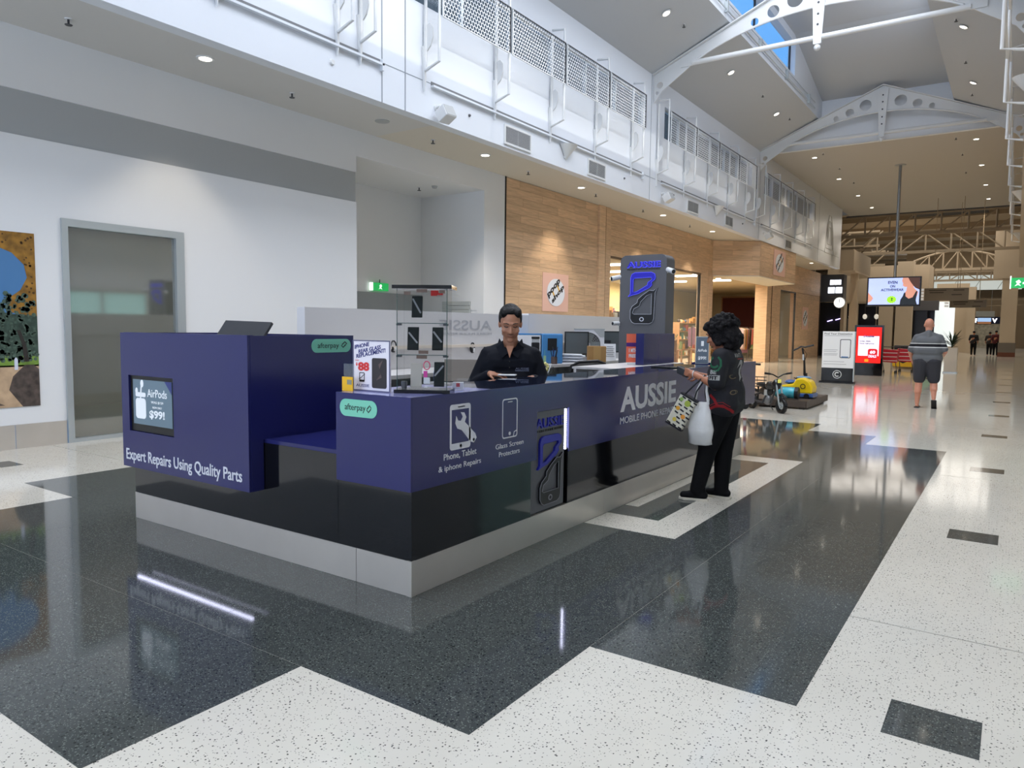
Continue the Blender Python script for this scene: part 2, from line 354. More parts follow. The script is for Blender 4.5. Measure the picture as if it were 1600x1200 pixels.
# pilaster that stands proud, and the strip right of it
B(W_-.02, W_+.06, 19.46, 19.85, 0, SOF-.002).build('pilaster', WOOD, ws)
B(W_-.02, W_+.02, 19.85, 19.90, 0, SOF-.002).build('shadow_gap', mat('brown_gap', '3B2412', 0.7), ws)
B(W_-.02, W_+.05, 19.90, 20.22, 0, SOF-.002).build('pilaster', WOOD, ws)
# fascia over the shop windows
B(W_-.3, W_-.03, 20.03, 47, 3.85, SOF).build('backing', WOODD, ws)
planks(ws, 20.23, 29.42, 3.83, SOF - .01, L=2.6)
B(W_-.16, W_+.02, 28.15, 28.95, 0, 3.83).build('shop_post', WOOD, ws)
B(W_-.14, W_+.04, 28.95, 29.42, 0, 3.83).build('shop_post', WOOD, ws)
# window frames + panes
for y in (20.22, 24.2, 28.11): B(W_-.12, W_-.02, y, y + .05, 0, 3.83).build('window_mullion', BLACK, ws)
B(W_-.12, W_+.0, 20.22, 28.15, 3.76, 3.83).build('window_head', mat('bronze_frame', '6E5A44', 0.5), ws)
for a in (20.27, 24.25): B(W_-.08, W_-.07, a, a + 3.88, 0.05, 3.76).build('glass_pane', GLASS, ws)
# projecting canopy over the entrance
cn = thing('wall_canopy', 'angled oak canopy over the homeware shop entrance', None); struct(cn)
P = [(W_, 29.42), (-8.76, 30.5), (-8.76, 36.3), (W_, 37.5)]
MB().prism(P, (0, 0, 3.80), PX, PY, (0, 0, 0.03)).build('canopy_soffit', CEILW, cn)
def face_planks(par, a, b, z0, z1, h=.2, L=1.6):
    a, b = Vector(a), Vector(b); d = (b - a); T = d.length; d.normalize(); nrm = Vector((d.y, -d.x, 0)); n = round((z1-z0)/h); hh = (z1-z0)/n
    for i in range(n):
        y = -(0 if i % 2 else L*.5)
        while y < T:
            p, q = max(y, 0), min(y + L, T); y += L
            if q - p < .05: continue
            c = a + d * (p + q) / 2 - nrm * .02 + PZ * (z0 + (i + .5) * hh - a.z)
            o = bpy.data.objects.new('plank', UC); COL.objects.link(o); o.parent = par; o.location = c
            o.scale = (.04, q - p - .004, hh - .004); o.rotation_euler = (0, 0, math.atan2(-d.x, d.y))
face_planks(cn, (W_, 29.42, 0), (-8.76, 30.5, 0), 3.83, SOF - .01)
face_planks(cn, (-8.76, 30.5, 0), (-8.76, 36.3, 0), 3.83, SOF - .01, L=2.9)
# right part of the shop: angled pillar, window, end wall
B(-10.95, W_, 37.5, 39.4, 0, 4.0).build('shop_pillar', WOOD, ws)
B(W_-.03, W_+.02, 38.3, 38.34, 0, 4.0).build('shadow_gap', MATS['brown_gap'], ws)
B(W_-.1, W_, 40.0, 40.06, 0, 3.75).build('window_mullion', BLACK, ws); B(W_-.1, W_, 43.2, 43.26, 0, 3.75).build('window_mullion', BLACK, ws)
B(W_-.1, W_, 40.0, 43.26, 3.7, 3.76).build('window_head', BLACK, ws)
B(W_-.06, W_-.05, 40.06, 43.2, 0.02, 3.7).build('glass_pane', GLASS, ws)
B(W_-.2, W_, 39.4, 40.0, 0, 4.0).build('shop_pillar', WOOD, ws)
B(W_-.3, W_-.03, 43.26, 49.4, 0, SOF).build('backing', WOODD, ws)
planks(ws, 43.27, 49.4, 0.0, 3.75, h=.26, L=3.2); planks(ws, 37.5, 49.4, 3.77, SOF - .01, h=.26, L=3.2)
B(W_-.1, W_+.02, 49.3, 49.45, 0, SOF).build('shadow_gap', MATS['brown_gap'], ws)
# shop room
sr = thing('shop_interior', 'cream interior of the homeware shop', None); struct(sr)
B(-21, -20.8, 20, 48, 0, 4.2).build('back_wall', CREAM, sr); B(-21, W_-.3, 19.8, 20.0, 0, 4.2).build('side_wall', CREAM, sr)
B(-21, W_-.35, 49.0, 49.2, 0, 4.2).build('side_wall', mat('shop_side', 'A4977C', .8), sr)
B(-21, W_-.3, 20, 49, 4.0, 4.1).build('shop_ceiling', mat('shop_ceiling', 'B0A48C', .8), sr)
B(-21, W_-.1, 20, 49, 0.0, 0.02).build('shop_floor', mat('shop_floor', 'A89B86', .25), sr)
B(-13.6, -13.3, 30.5, 30.8, 0, 4.0).build('shop_column', CREAM, sr)
B(-17, -16.8, 25.5, 31.5, 0.02, 4.0).build('partition', mat('cream_partition', 'D9C68C', .8), sr)

# ================================================================== SOFFIT
sf = thing('ceiling_soffit', 'cream soffit above the shopfronts on the left', None); struct(sf)
B(-14, E_-.22, -9, 10.35, SOF, SOF + .1).build('soffit_panel', CEIL, sf)
B(-14, E_-.22, 10.35, 46.5, SOF, SOF + .1).build('soffit_panel', CEILW, sf)
# ================================================================== LEFT CLERESTORY WALL
cw = thing('wall_clerestory_left', 'white upper wall with clerestory windows on the left', None); struct(cw)
T = E_ - .22
bays = [(-0.9, 8.8), (9.5, 19.05), (20.35, 28.9), (30.6, 39.5)]
B(T, E_, -9, 46.5, SOF, 7.13).build('upper_wall', FASC, cw); B(T, E_, -9, 46.5, 8.02, ROOF).build('upper_wall', FASC, cw)
ed = [-9] + [q for b in bays for q in b] + [46.5]
for a, b in zip(ed[::2], ed[1::2]): B(T, E_, a, b, 7.13, 8.02).build('upper_wall', FASC, cw)
for y in (8.85, 9.4, 19.4, 30.0, 40.6): B(E_, E_+.006, y, y + .02, SOF, ROOF).build('panel_joint', mat('panel_gap', '8E959C', .7), cw)
for a, b in ((-2, 8.85), (10.07, 18.9), (20.2, 29.3), (30.3, 39.1)):
    B(E_, E_+.07, a, b, 5.80, 5.835).build('ledge', FASC, cw); B(E_, E_+.012, a, b, 5.835, 5.90).build('shadow_groove', mat('groove_grey', '77797B', .7), cw)  # grey strip paints the shadow line above the ledge; no recess is cut
    B(E_, E_+.07, b - .04, b, 5.72, 5.90).build('ledge_end', FASC, cw)
B(E_, E_+.004, -2, 46, 5.86, 5.872).build('panel_joint', MATS['panel_gap'], cw)
n_w = 0
for a, b in bays:
    n_w += 1; wn = thing('window_%d' % n_w, 'clerestory window bay %s' % ['nearest the camera', 'above the kiosk', 'above the shop entrance', 'farthest along'][n_w-1], None); struct(wn)
    B(T + .05, T + .07, a, b, 7.13, 8.02).build('glass_pane', mat('window_glass', 'BFD8E8', .03, alpha=.12), wn)
    k = 0; y = a
    while y < b + .01:
        B(T + .02, T + .1, y - .03, y + .03, 7.13, 8.02).build('mullion', ALU, wn); y += (b - a) / 6
    B(T + .02, T + .1, a, b, 7.13, 7.18).build('window_sill', ALU, wn); B(T + .02, T + .1, a, b, 7.98, 8.02).build('mullion', ALU, wn)
ev = thing('roof_outside', 'dark eaves outside the clerestory windows', None); struct(ev)
B(-10.6, T - .02, -9, 46.5, 8.02, 8.12).build('eave', DARK, ev); B(-14, T - .02, -9, 46.5, 6.2, 6.3).build('low_roof', mat('roof_sheet', 'A9AEB2', .6), ev)
# ================================================================== ROOF
rf = thing('ceiling_roof', 'sloping grey ceiling with skylight lantern', None); struct(rf)
def quadslab(pts, t, name, m, par):
    a = [Vector(p) for p in pts]; n = (a[1] - a[0]).cross(a[3] - a[0]).normalized() * t
    vs = a + [p + n for p in a]; MB().add(vs, [(3, 2, 1, 0), (4, 5, 6, 7), (0, 1, 5, 4), (1, 2, 6, 5), (2, 3, 7, 6), (3, 0, 4, 7)]).build(name, m, par)
LZ, CZ = 9.62, 11.45
ROOFM = mat('roof_paint', 'BABEC2', 0.85, spec=.2)
quadslab([(E_-.1, -9, ROOF-.04), (-6.6, -9, LZ), (-6.6, 30.5, LZ), (E_-.1, 30.5, ROOF-.04)], .1, 'roof_slope', ROOFM, rf)
quadslab([(-2.2, -9, LZ), (-.08, -9, ROOF), (-.08, 30.5, ROOF), (-2.2, 30.5, LZ)], .1, 'roof_slope', ROOFM, rf)
B(-6.72, -6.6, -9, 30.5, LZ, 10.15).build('lantern_wall', FASC, rf); B(-6.85, -6.6, 26.2, 30.5, 10.15, CZ).build('lantern_wall', FASC, rf)
B(-6.85, -6.6, -9, 26.2, 11.2, CZ).build('lantern_wall', FASC, rf); B(-6.85, -6.6, -9, 2.0, 10.15, 11.2).build('lantern_wall', FASC, rf)
B(-2.2, -2.1, -9, 30.5, LZ, 10.15).build('lantern_wall', WHITE, rf); B(-2.2, -2.1, 26.2, 30.5, 10.15, CZ).build('lantern_wall', WHITE, rf)
B(-2.2, -2.1, -9, 26.2, 11.2, CZ).build('lantern_wall', WHITE, rf)
B(-6.85, -2.1, -9, 26.0, CZ, CZ + .1).build('lantern_ceiling', ROOFM, rf)
quadslab([(-6.6, 26.0, CZ), (-2.2, 26.0, CZ), (-2.2, 30.5, 10.37), (-6.6, 30.5, 10.37)], .1, 'lantern_ceiling', ROOFM, rf)
MB().prism([(E_, ROOF-.02), (-.08, ROOF-.02), (-2.2, LZ), (-2.2, 10.45), (-6.6, 10.45), (-6.6, LZ)], (0, 30.42, 0), PX, PZ, (0, .2, 0)).build('gable_wall', FASC, rf)
for y in [2.0 + 4.033 * i for i in range(7)]: B(-6.82, -6.76, y - .02, y + .02, 10.15, 11.2).build('lantern_mullion', DGREY, rf)
B(-6.82, -6.8, 2.0, 26.2, 10.15, 11.2).build('lantern_pane', MATS['window_glass'], rf)
MB().cyl((-6.54, 2, 9.78), (-6.54, 29, 9.78), .02, n=8).build('lantern_rail', ALU, rf); MB().cyl((-6.54, 2, 9.98), (-6.54, 29, 9.98), .012, n=8).build('lantern_rail', ALU, rf)
for y in range(4, 29, 3): B(-6.6, -6.5, y, y + .08, 9.72, 10.02).build('rail_bracket', ALU, rf)
B(E_-.1, .02, 30.63, 49.5, ROOF, ROOF + .1).build('flat_ceiling', CEILB, rf)
B(E_-.3, 0.1, 49.4, 49.5, ROOF-.06, ROOF).build('ceiling_edge', DGREY, rf)
# right hand wall, soffit and back of the mall (closing the space)
rw = thing('wall_right', 'white upper wall on the right', None); struct(rw)
B(-.08, .12, 3.0, 49.4, SOF, ROOF).build('upper_wall', mat('right_wall_paint', 'B5A794', .7), rw)
B(-.08, .12, -9, 3.0, SOF, ROOF).build('upper_wall', MATS['right_wall_paint'], rw)
B(.125, 6, -9, 49.4, SOF, SOF + .1).build('soffit', CEILW, rw); B(1.7, 1.9, -9, 60, 0, SOF).build('shop_wall', WHITE, rw)
bk = thing('wall_back', 'wall behind the viewer', None); struct(bk)
B(-14, -8.9, -9.2, -9, 0, 12).build('wall_panel', WHITE, bk); B(-.3, 2, -9.2, -9, 0, 12).build('wall_panel', WHITE, bk); B(-8.9, -.3, -9.2, -9, 5.2, 12).build('wall_panel', WHITE, bk)

rs_ = thing('window_5', 'lit shop window on the right hand side of the mall', None); struct(rs_)
B(1.66, 1.69, 9.8, 12.4, .25, 2.5).build('lit_pane', EM('lit_window', '9FC8C4', .8) if 'EM' in globals() else mat('lit_window', '9FC8C4', .4, emit='9FC8C4', es=.8), rs_)  # added glowing panel, unseen; gives the smoked glass its teal reflection
for r in ((9.7, 12.5, 2.5, 2.6), (9.7, 9.8, 0, 2.5), (12.4, 12.5, 0, 2.5), (11.05, 11.12, .2, 2.5), (9.7, 12.5, 0, .25)): B(1.62, 1.70, *r).build('window_frame', ALU, rs_)

B(-30, -8.95, 46.5, 46.6, SOF + .1, 9.9).build('end_wall', BEIGE, cw); B(-30, -8.72, 46.5, 49.5, 9.9, 10.0).build('roof_sheet', BEIGE, cw)
# ================================================================== KIOSK
KX0, KX1, KY0, KY1 = -5.92, -2.866, 3.148, 9.45
kb = thing('kiosk_base', 'black gloss kiosk plinth on a brushed steel kick plate', 'counter base', (-4.4, 3.148, 0))
for a, b in ((KX0, -3.33), (-3.33, KX1)): B(a + .002, b - .002, KY0, KY0 + .02, 0.002, .215).build('steel_kick_plate', STEEL, kb)
B(KX1-.035, KX1 + .004, KY0 - .004, KY0 + .035, 0.002, .217).build('steel_corner', STEEL, kb)
for a, b in ((KY0 + .03, 5.6), (5.6, 8.0), (8.0, KY1)): B(KX1 - .02, KX1, a + .001, b - .001, 0.002, .215).build('steel_kick_plate', STEEL, kb)
B(KX0, KX0 + .02, KY0 + .02, KY1, 0.002, .215).build('steel_kick_plate', STEEL, kb)
B(KX0 + .02, KX1 - .02, KY1 - .02, KY1, 0.002, .215).build('steel_kick_plate', STEEL, kb)
B(KX0 + .004, -3.495, KY0 + .004, KY0 + .05, .215, .60).build('black_panel', BLACKG, kb)
B(-4.26, -3.495, KY0 + .004, KY0 + .5, .60, .79).build('black_panel', BLACKG, kb)
B(-3.492, KX1 - .004, KY0 + .004, KY0 + .3, .215, .66).build('black_panel', BLACKG, kb)
for a, b in ((KY0 + .3, 4.44), (4.97, 7.95), (8.28, 9.40)): B(KX1 - .05, KX1 - .004, a, b - .004, .215, .66).build('black_panel', BLACKG, kb)
B(KX1 - .03, KX1 - .025, 5.1, 8.4, .624, .631).build('led_strip', EM('led_blue', 'B9BCFF', 3.5) if 'EM' in globals() else mat('led_blue', 'B9BCFF', .4, emit='B9BCFF', es=3.5), kb)
B(KX1 - .1, KX1 - .06, 7.95, 8.28, .215, .66).build('black_panel', BLACKG, kb)
B(KX0 + .004, KX0 + .05, KY0 + .05, 9.4, .215, .9).build('black_panel', BLACKG, kb)
B(-4.27, -3.50, KY0 + .01, 4.0, .79, .815).build('low_shelf_top', BLUE, kb)
B(-4.25, -3.5, 4.0, 4.03, .3, 1.12).build('inner_panel', BLUE, kb)

# left tall cabinet with the screen
bx = thing('service_cabinet', 'tall navy blue cabinet with a screen and slogan, left end of kiosk', 'cabinet', (-5.05, 3.03, .46))
BY = 3.03
sx0, sx1, sz0, sz1 = -5.752, -5.13, .755, 1.195
B(-5.86, -5.845, BY, 3.98, .463, 1.527).build('side_panel', BLUE, bx)
plate('front_panel', [[(-5.845, .463), (-4.232, .463), (-4.232, 1.527), (-5.845, 1.527)], [(sx0, sz0), (sx0, sz1), (sx1, sz1), (sx1, sz0)]], (0, BY + .02, 0), PX, PZ, .02, BLUE, bx)
B(-4.25, -4.229, BY + .021, 3.98, .815, 1.526).build('side_panel', BLUE, bx); B(-4.25, -4.229, BY + .021, 3.146, .463, .815).build('side_panel', BLUE, bx)
B(-5.845, -4.25, BY + .021, 3.146, .463, .48).build('bottom_panel', BLUE, bx)
B(-5.845, -4.25, 3.45, 3.93, 1.36, 1.38).build('counter_top', mat('grey_worktop', 'B9BBC4', .3), bx)
B(-5.845, -4.25, BY + .021, BY + .06, 1.49, 1.53).build('rim', BLUE, bx); B(-5.845, -4.25, 3.93, 3.98, 1.2, 1.526).build('rim', BLUE, bx)
B(-5.80, -4.30, BY + .05, BY + .07, .452, .463).build('led_strip', LEDW, bx)
text('slogan_lettering', 'Expert Repairs Using Quality Parts', (-5.81, BY, .495), PX, PZ, 1.50, .115, .003, mat('white_print', 'DADADF', .5), bx, thick=.012)
bx['label'] = 'tall navy blue cabinet with a screen and slogan, left end of kiosk'
# screen in the cabinet
sc = thing('advert_screen', 'small recessed advertising screen showing white earphones and a price', 'screen', (-5.44, 3.06, .75))
B(sx0 + .003, sx1 - .003, BY + .015, BY + .05, sz0 + .003, sz1 - .003).build('screen_frame', BLACK, sc)
EM = lambda n, c, e=1.0: mat(n, c, .4, emit=c, es=e)
sg = MB().box(sx0 + .045, sx1 - .035, BY + .011, BY + .014, sz0 + .06, sz1 - .03).build('display_panel', EM('screen_slate', '5C6F7B', .3), sc)
Wt = EM('screen_white', 'D8DCE0', .3)
def scr(name, pts, m, dy=.009): return MB().prism(pts, (0, BY + dy, 0), PX, PZ, (0, .002, 0)).build(name, m, sc)
scr('case_picture', rrect(-5.67, .86, -5.525, 1.02, .03), Wt); scr('case_picture', rrect(-5.67, 1.03, -5.525, 1.065, .015), Wt)
scr('earphone_picture', stroke([(-5.60, 1.02), (-5.585, 1.12)], .016), Wt); scr('earphone_picture', circ(-5.575, 1.135, .022, 12, .03), Wt)
scr('earphone_picture', circ(-5.655, 1.075, .018, 12, .025), Wt)
scr('corner_banner', [(-5.26, sz1-.03), (-5.165, sz1-.03), (-5.165, 1.07)], EM('screen_navy', '252F63', .5))
text('screen_lettering', 'AirPods', (-5.50, BY + .01, 1.035), PX, PZ, .27, .062, .002, Wt, sc, thick=.004)
text('screen_lettering', 'WAS $159', (-5.45, BY + .01, .985), PX, PZ, .17, .022, .002, Wt, sc, thick=.004)
text('screen_lettering', 'NOW ONLY', (-5.43, BY + .01, .95), PX, PZ, .13, .016, .002, Wt, sc)
text('screen_lettering', '$99!', (-5.475, BY + .01, .865), PX, PZ, .21, .07, .002, Wt, sc, thick=.03)
# monitor on the cabinet
mo = thing('pos_monitor', 'black monitor seen from behind on the left blue cabinet', 'monitor', (-4.95, 3.7, 1.38))
ML = [V(-5.22, 3.5, 1.52), V(-4.62, 3.5, 1.505), V(-4.66, 3.56, 1.615), V(-5.28, 3.56, 1.62)]
c0 = V(-4.95, 3.52, 1.56); u = V(.29, 0, -.006); v = V(-.0, .045, .062); n = u.cross(v).normalized() * .012
MB().obox(c0, u, v, n).build('display_back', DGREY, mo, bevel=.004)
MB().box(-5.0, -4.88, 3.52, 3.56, 1.38, 1.56).build('stand', BLACK, mo); MB().box(-5.06, -4.82, 3.5, 3.72, 1.38, 1.395).build('stand_base', BLACK, mo)
# mint stickers
def pill(name, x0, x1, z0, z1, y, lab):
    t = thing(name, lab, 'sticker', ((x0+x1)/2, y, (z0+z1)/2), 'mint payment stickers'); h = z1 - z0; L = x1 - x0
    MB().prism(rrect(x0, z0, x1, z1, h*.48, 8), (0, y - .003, 0), PX, PZ, (0, .0025, 0)).build('sticker_backing', MINT, t)
    text('sticker_lettering', 'afterpay', (x0 + L*.14, y - .0035, z0 + h*.26), PX, PZ, L*.56, h*.48, .001, BLACK, t, thick=.0)
    k = L * .06; cx, cz = x0 + L*.79, z0 + h*.5
    plate('sticker_logo', [stroke([(cx - k, cz - k*.2), (cx - k*.2, cz - k), (cx + k*.9, cz + k*.2)], k*.35)], (0, y-.003, 0), PX, PZ, .001, BLACK, t)
    plate('sticker_logo', [stroke([(cx + k, cz + k*.4), (cx + k*.3, cz + k*1.2), (cx - k*.8, cz)], k*.35)], (0, y-.003, 0), PX, PZ, .001, BLACK, t)
    return t
# right counter: fascia panels
cc = thing('glass_top_counter', 'long navy blue service counter with a glass top and printed fascia', 'counter', (-3.1, 3.148, .63))
F0, F1 = .632, 1.188
B(-3.49, KX1 + .004, KY0 - .012, KY0 + .003, F0, F1).build('fascia_panel', BLUE, cc)
B(-3.49, -3.475, KY0 + .003, 3.9, F0, F1).build('fascia_panel', BLUE, cc)
xf0, xf1 = KX1 - .015, KX1 + .004
for a, b, c, d in ((KY0 + .004, 4.50, F0, F1), (4.97, 9.95, F0, F1), (4.50, 4.97, .985, F1)): B(xf0, xf1, a, b, c, d).build('fascia_panel', BLUE, cc)
B(xf0 - .06, xf0 - .055, 4.44, 4.97, .228, .985).build('recess_back', GREYP, cc)
B(xf0 - .055, xf0 - .02, 4.93, 4.969, F0, .985).build('recess_side', DGREY, cc)
B(-3.38, xf0 - .002, KY0 + .004, 8.4, 1.165, 1.18).build('display_tray', mat('tray_navy', '20223F', .25), cc)
B(-3.40, -3.385, KY0 + .3, 8.4, .25, 1.18).build('back_panel', mat('grey_worktop', 'B9BBC4', .3), cc)
B(-3.49, KX1, KY0, 3.95, 1.182, 1.1875).build('corner_top', mat('lilac_laminate', '8F92C8', .12), cc)
B(-3.40, KX1, 3.951, 8.4, 1.1805, 1.1875).build('glass_top', mat('dark_glass', '1D2338', .03, spec=.9, coat=.5), cc)
B(-3.40, KX1 - .02, 9.0, 9.9, 1.15, 1.1875).build('corner_top', BLUE, cc)
WP = MATS['white_print']
def side(name, pts, m=WP, holes=()): return plate(name, [pts] + list(holes), (xf1, 0, 0), PY, PZ, .002, m, cc)
# phone with spanner icon
side('phone_icon', rrect(3.492, .832, 3.70, 1.118, .02), WP, [[(3.508, .872), (3.508, 1.085), (3.684, 1.085), (3.684, .872)][::-1]])
sp = [(3.735, .855), (3.765, .885), (3.75, .915), (3.64, 1.00), (3.655, 1.03), (3.635, 1.06), (3.60, 1.065), (3.62, 1.035), (3.60, 1.01), (3.572, 1.015), (3.555, 1.045), (3.545, 1.00), (3.565, .965), (3.61, .95), (3.70, .868)]
side('phone_icon', sp); side('phone_icon', circ(3.735, .875, .011, 10), BLUE); side('phone_icon', circ(3.60, .852, .012, 10), BLUE); side('phone_icon', rrect(3.57, 1.097, 3.64, 1.104, .003), BLUE)
ot = rrect(4.055, .838, 4.238, 1.112, .022); inn = rrect(4.062, .846, 4.230, 1.104, .018)
side('screen_protector_icon', ot, WP, [inn[::-1]]); side('screen_protector_icon', circ(4.145, .868, .013, 12)); side('screen_protector_icon', rrect(4.12, 1.086, 4.175, 1.091, .002))
side('screen_protector_icon', stroke([(4.19, .846), (4.20, .875), (4.23, .882)], .006))
L1 = dict(right=PY, up=PZ, depth=.002, m=WP, parent=cc, thick=.01)
def ft(s, y0, z0, w, h, th=.002): return text('fascia_lettering', s, (xf1, y0, z0), PY, PZ, w, h, .002, WP, cc, thick=th)
ft('Phone, Tablet', 3.435, .772, .33, .046); ft('& iphone Repairs', 3.385, .700, .43, .046)
ft('Glass Screen', 3.98, .775, .34, .034); ft('Protectors', 4.02, .718, .25, .034)
ft('AUSSIE', 5.872, .858, 1.28, .225, .03); ft('MOBILE PHONE REPAIRS', 5.872, .752, 1.30, .062, .0)
# broken phone logo, as built plates, re-used on the sign tower
def aussie_logo(o, right, s, par, sz=1.0, lit=True):
    """phone split in two: blue upper half, black lower half; unit box about 1 wide x 1.9 high"""
    q = lambda P: [(x * s, y * s * sz) for x, y in P]
    up = [(.05, 1.02), (.13, 1.12), (.13, 1.70), (.17, 1.82), (.28, 1.88), (.86, 1.88), (.97, 1.82), (1.0, 1.70), (.98, 1.62), (.86, 1.52), (.88, 1.42), (.78, 1.32), (.62, 1.24), (.40, 1.12), (.20, 1.07)]
    uh = [(.22, 1.18), (.22, 1.62), (.27, 1.68), (.85, 1.70), (.88, 1.62), (.74, 1.52), (.72, 1.42), (.52, 1.30), (.34, 1.19)]
    lo = [(.14, .22), (.20, .10), (.30, .04), (.82, .04), (.93, .10), (.97, .22), (1.0, 1.14), (1.08, 1.34), (.94, 1.22), (.80, 1.24), (.55, 1.06), (.40, .92), (.38, .80), (.20, .66), (.14, .52)]
    lh = [(.22, .42), (.27, .58), (.46, .68), (.50, .82), (.70, 1.04), (.88, 1.12), (.88, .38), (.28, .38)]
    nr = Vector(right).cross(PZ)
    OB = EM('logo_blue', '1B18A8', .15) if lit else mat('logo_blue_plain', '20249A', .35)
    pu = plate('logo_upper_half', [q(up), q(uh)[::-1]], o, right, PZ, .018, OB, par)
    pd = plate('logo_lower_half', [q(lo), q(lh)[::-1]], o, right, PZ, .018, BLACK, par)
    OL = mat('logo_outline', 'C9CCD6', .3, emit='C9CCD6', es=.03) if lit else mat('logo_edge_grey', '8A8A90', .4); BL = EM('logo_glow', '5A5CF0', .35) if lit else mat('logo_edge_plain', '34389A', .4)
    def outline(P, m, pp_):
        P = [(x * s, y * s * sz) for x, y in P] ; P = P + P[:2]
        b = MB(); oo = Vector(o) + nr * .018; rr = Vector(right)
        b.tube([oo + rr * p[0] + PZ * p[1] for p in P], .007 * s, 5); return b.build('logo_outline', m, pp_)
    outline(up, BL, pu); outline(uh, BL, pu); outline(lo, OL, pd); outline(lh, OL, pd)
    plate('home_button', [q(circ(.55, .2, .08, 14, .08)), q(circ(.55, .2, .05, 14, .05))[::-1]], Vector(o) + nr * .018, right, PZ, .003, OL, pd)
    return
# logo insert
li = thing('logo_plaque', 'grey lit plaque with broken phone logo, set in the counter front', 'sign', (KX1, 4.47, .22))
B(KX1 - .05, KX1 - .012, 4.445, 4.92, .23, .98).build('plaque', GREYP, li)
text('plaque_lettering', 'AUSSIE', (KX1 - .012, 4.50, .855), PY, PZ, .40, .075, .012, mat('logo_blue_plain', '20249A', .35), li, thick=.01)
text('plaque_lettering', 'MOBILE PHONE REPAIRS', (KX1 - .012, 4.50, .825), PY, PZ, .40, .018, .004, BLACK, li)
aussie_logo((KX1 - .012, 4.50, .26), PY, .355, li, .80, False)
for k in range(22): MB().ell((KX1 - .022, 4.95, .655 + k * .0148), .014, .007, .006, 8, 6).build('led', LEDW, li)
pill('sticker', -3.452, -3.130, 1.044, 1.150, KY0 - .012, 'mint green oval sticker on the low counter corner panel')
s2 = pill('sticker', -3.58, -3.24, 1.435, 1.53, 3.03, 'x')
# the upper sticker sits on the right face of the tall cabinet
bpy.data.objects.remove  # noqa
for ch in list(s2.children): bpy.data.objects.remove(ch)
bpy.data.objects.remove(s2)
t = thing('sticker', 'mint green oval sticker on the tall cabinet side panel', 'sticker', (-4.229, 3.78, 1.44), 'mint payment stickers')
XS = -4.229
MB().prism(rrect(3.57, 1.40, 3.95, 1.50, .048, 8), (XS, 0, 0), PY, PZ, (.003, 0, 0)).build('sticker_backing', MINT, t)
text('sticker_lettering', 'afterpay', (XS + .003, 3.625, 1.422), PY, PZ, .205, .05, .001, BLACK, t, thick=.0)
plate('sticker_logo', [stroke([(3.855, 1.452), (3.872, 1.436), (3.90, 1.458)], .008)], (XS + .003, 0, 0), PY, PZ, .001, BLACK, t)
plate('sticker_logo', [stroke([(3.91, 1.462), (3.89, 1.478), (3.86, 1.456)], .008)], (XS + .003, 0, 0), PY, PZ, .001, BLACK, t)

# end box on the counter and far end
eb = thing('counter_screen', 'navy blue upright box standing on the far part of the counter', 'cabinet', (-3.2, 8.2, 1.19))
B(-3.60, -3.50, 7.75, 8.66, 1.19, 1.55).build('upright_box', BLUE, eb, bevel=.003)
tb = thing('tablet', 'thin black tablet lying on the counter by the blue box', 'tablet', (-3.1, 7.3, 1.19))
MB().obox((-3.1, 7.45, 1.195), V(.02, .10, 0), V(-.12, .02, 0), V(0, 0, .005)).build('tablet_body', BLACK, tb)

# rear partition of the kiosk
pt = thing('partition', 'white back partition of the kiosk with a faint mirrored shop name', 'partition', (-5.93, 7.5, 0))
B(-5.98, -5.93, 4.90, 9.0, .22, 1.375).build('lower_panel', mat('partition_white', 'D2D0D0', .5), pt)
B(-5.98, -5.93, 9.0, 12.05, .22, 1.375).build('lower_panel', MATS['partition_white'], pt)
B(-6.02, -5.90, 4.90, 9.0, 1.375, 1.785).build('upper_panel', mat('partition_upper', 'DAD8D8', .4), pt)
B(-6.02, -5.90, 9.003, 12.05, 1.375, 1.81).build('upper_panel', MATS['partition_upper'], pt)
B(-5.93, -5.88, 4.92, 12.0, 1.34, 1.375).build('light_rail', mat('rail_cream', 'D8CDBE', .5), pt)
GT = mat('faded_grey_print', 'B2B2B6', .6)
text('reversed_lettering', 'AUSSIE', (-5.895, 8.08, 1.56), -PY, PZ, 1.1, .13, .002, GT, pt, thick=.01)
text('reversed_lettering', 'MOBILE PHONE REPAIRS', (-5.895, 8.08, 1.50), -PY, PZ, 1.1, .03, .002, GT, pt)
# work bench
wb = thing('workbench', 'white workbench along the kiosk back partition', 'bench', (-5.55, 8, 0))
B(-5.925, -5.2, 4.95, 11.6, 1.06, 1.10).build('bench_top', mat('bench_white', 'CFCDCC', .35), wb)
for y in (4.95, 6.6, 8.2, 9.9, 11.56): B(-5.9, -5.25, y, y + .04, .24, 1.06).build('bench_panel', MATS['bench_white'], wb)
for y in (9.95, 10.4, 10.85): B(-5.22, -5.20, y, y + .43, .75, 1.05).build('drawer_front', MATS['bench_white'], wb)

# grey phone shaped sign tower
tw = thing('sign_tower', 'tall grey phone shaped tower with blue shop name and broken phone logo', 'sign', (-4.28, 9.4, 0))
MB().prism(rrect(-4.63, .22, -3.94, 2.62, .09, 6), (0, 9.4, 0), PX, PZ, (0, .28, 0)).build('tower_body', GREYP, tw)
text('tower_lettering', 'AUSSIE', (-4.525, 9.399, 2.445), PX, PZ, .50, .085, .012, EM('logo_glow', '5A5CF0', .6), tw, thick=.035)
text('tower_lettering', 'AUSSIE', (-4.52, 9.385, 2.452), PX, PZ, .49, .072, .006, EM('logo_blue', '1B18A8', .25), tw, thick=.01)
text('tower_lettering', 'MOBILE PHONE REPAIRS', (-4.52, 9.399, 2.415), PX, PZ, .48, .018, .004, BLACK, tw)
aussie_logo((-4.515, 9.399, 1.66), PX, .425, tw, .90)
MB().cyl((-4.04, 9.38, 1.42), (-4.04, 9.4, 1.42), .012).build('screw_cap', ALU, tw)
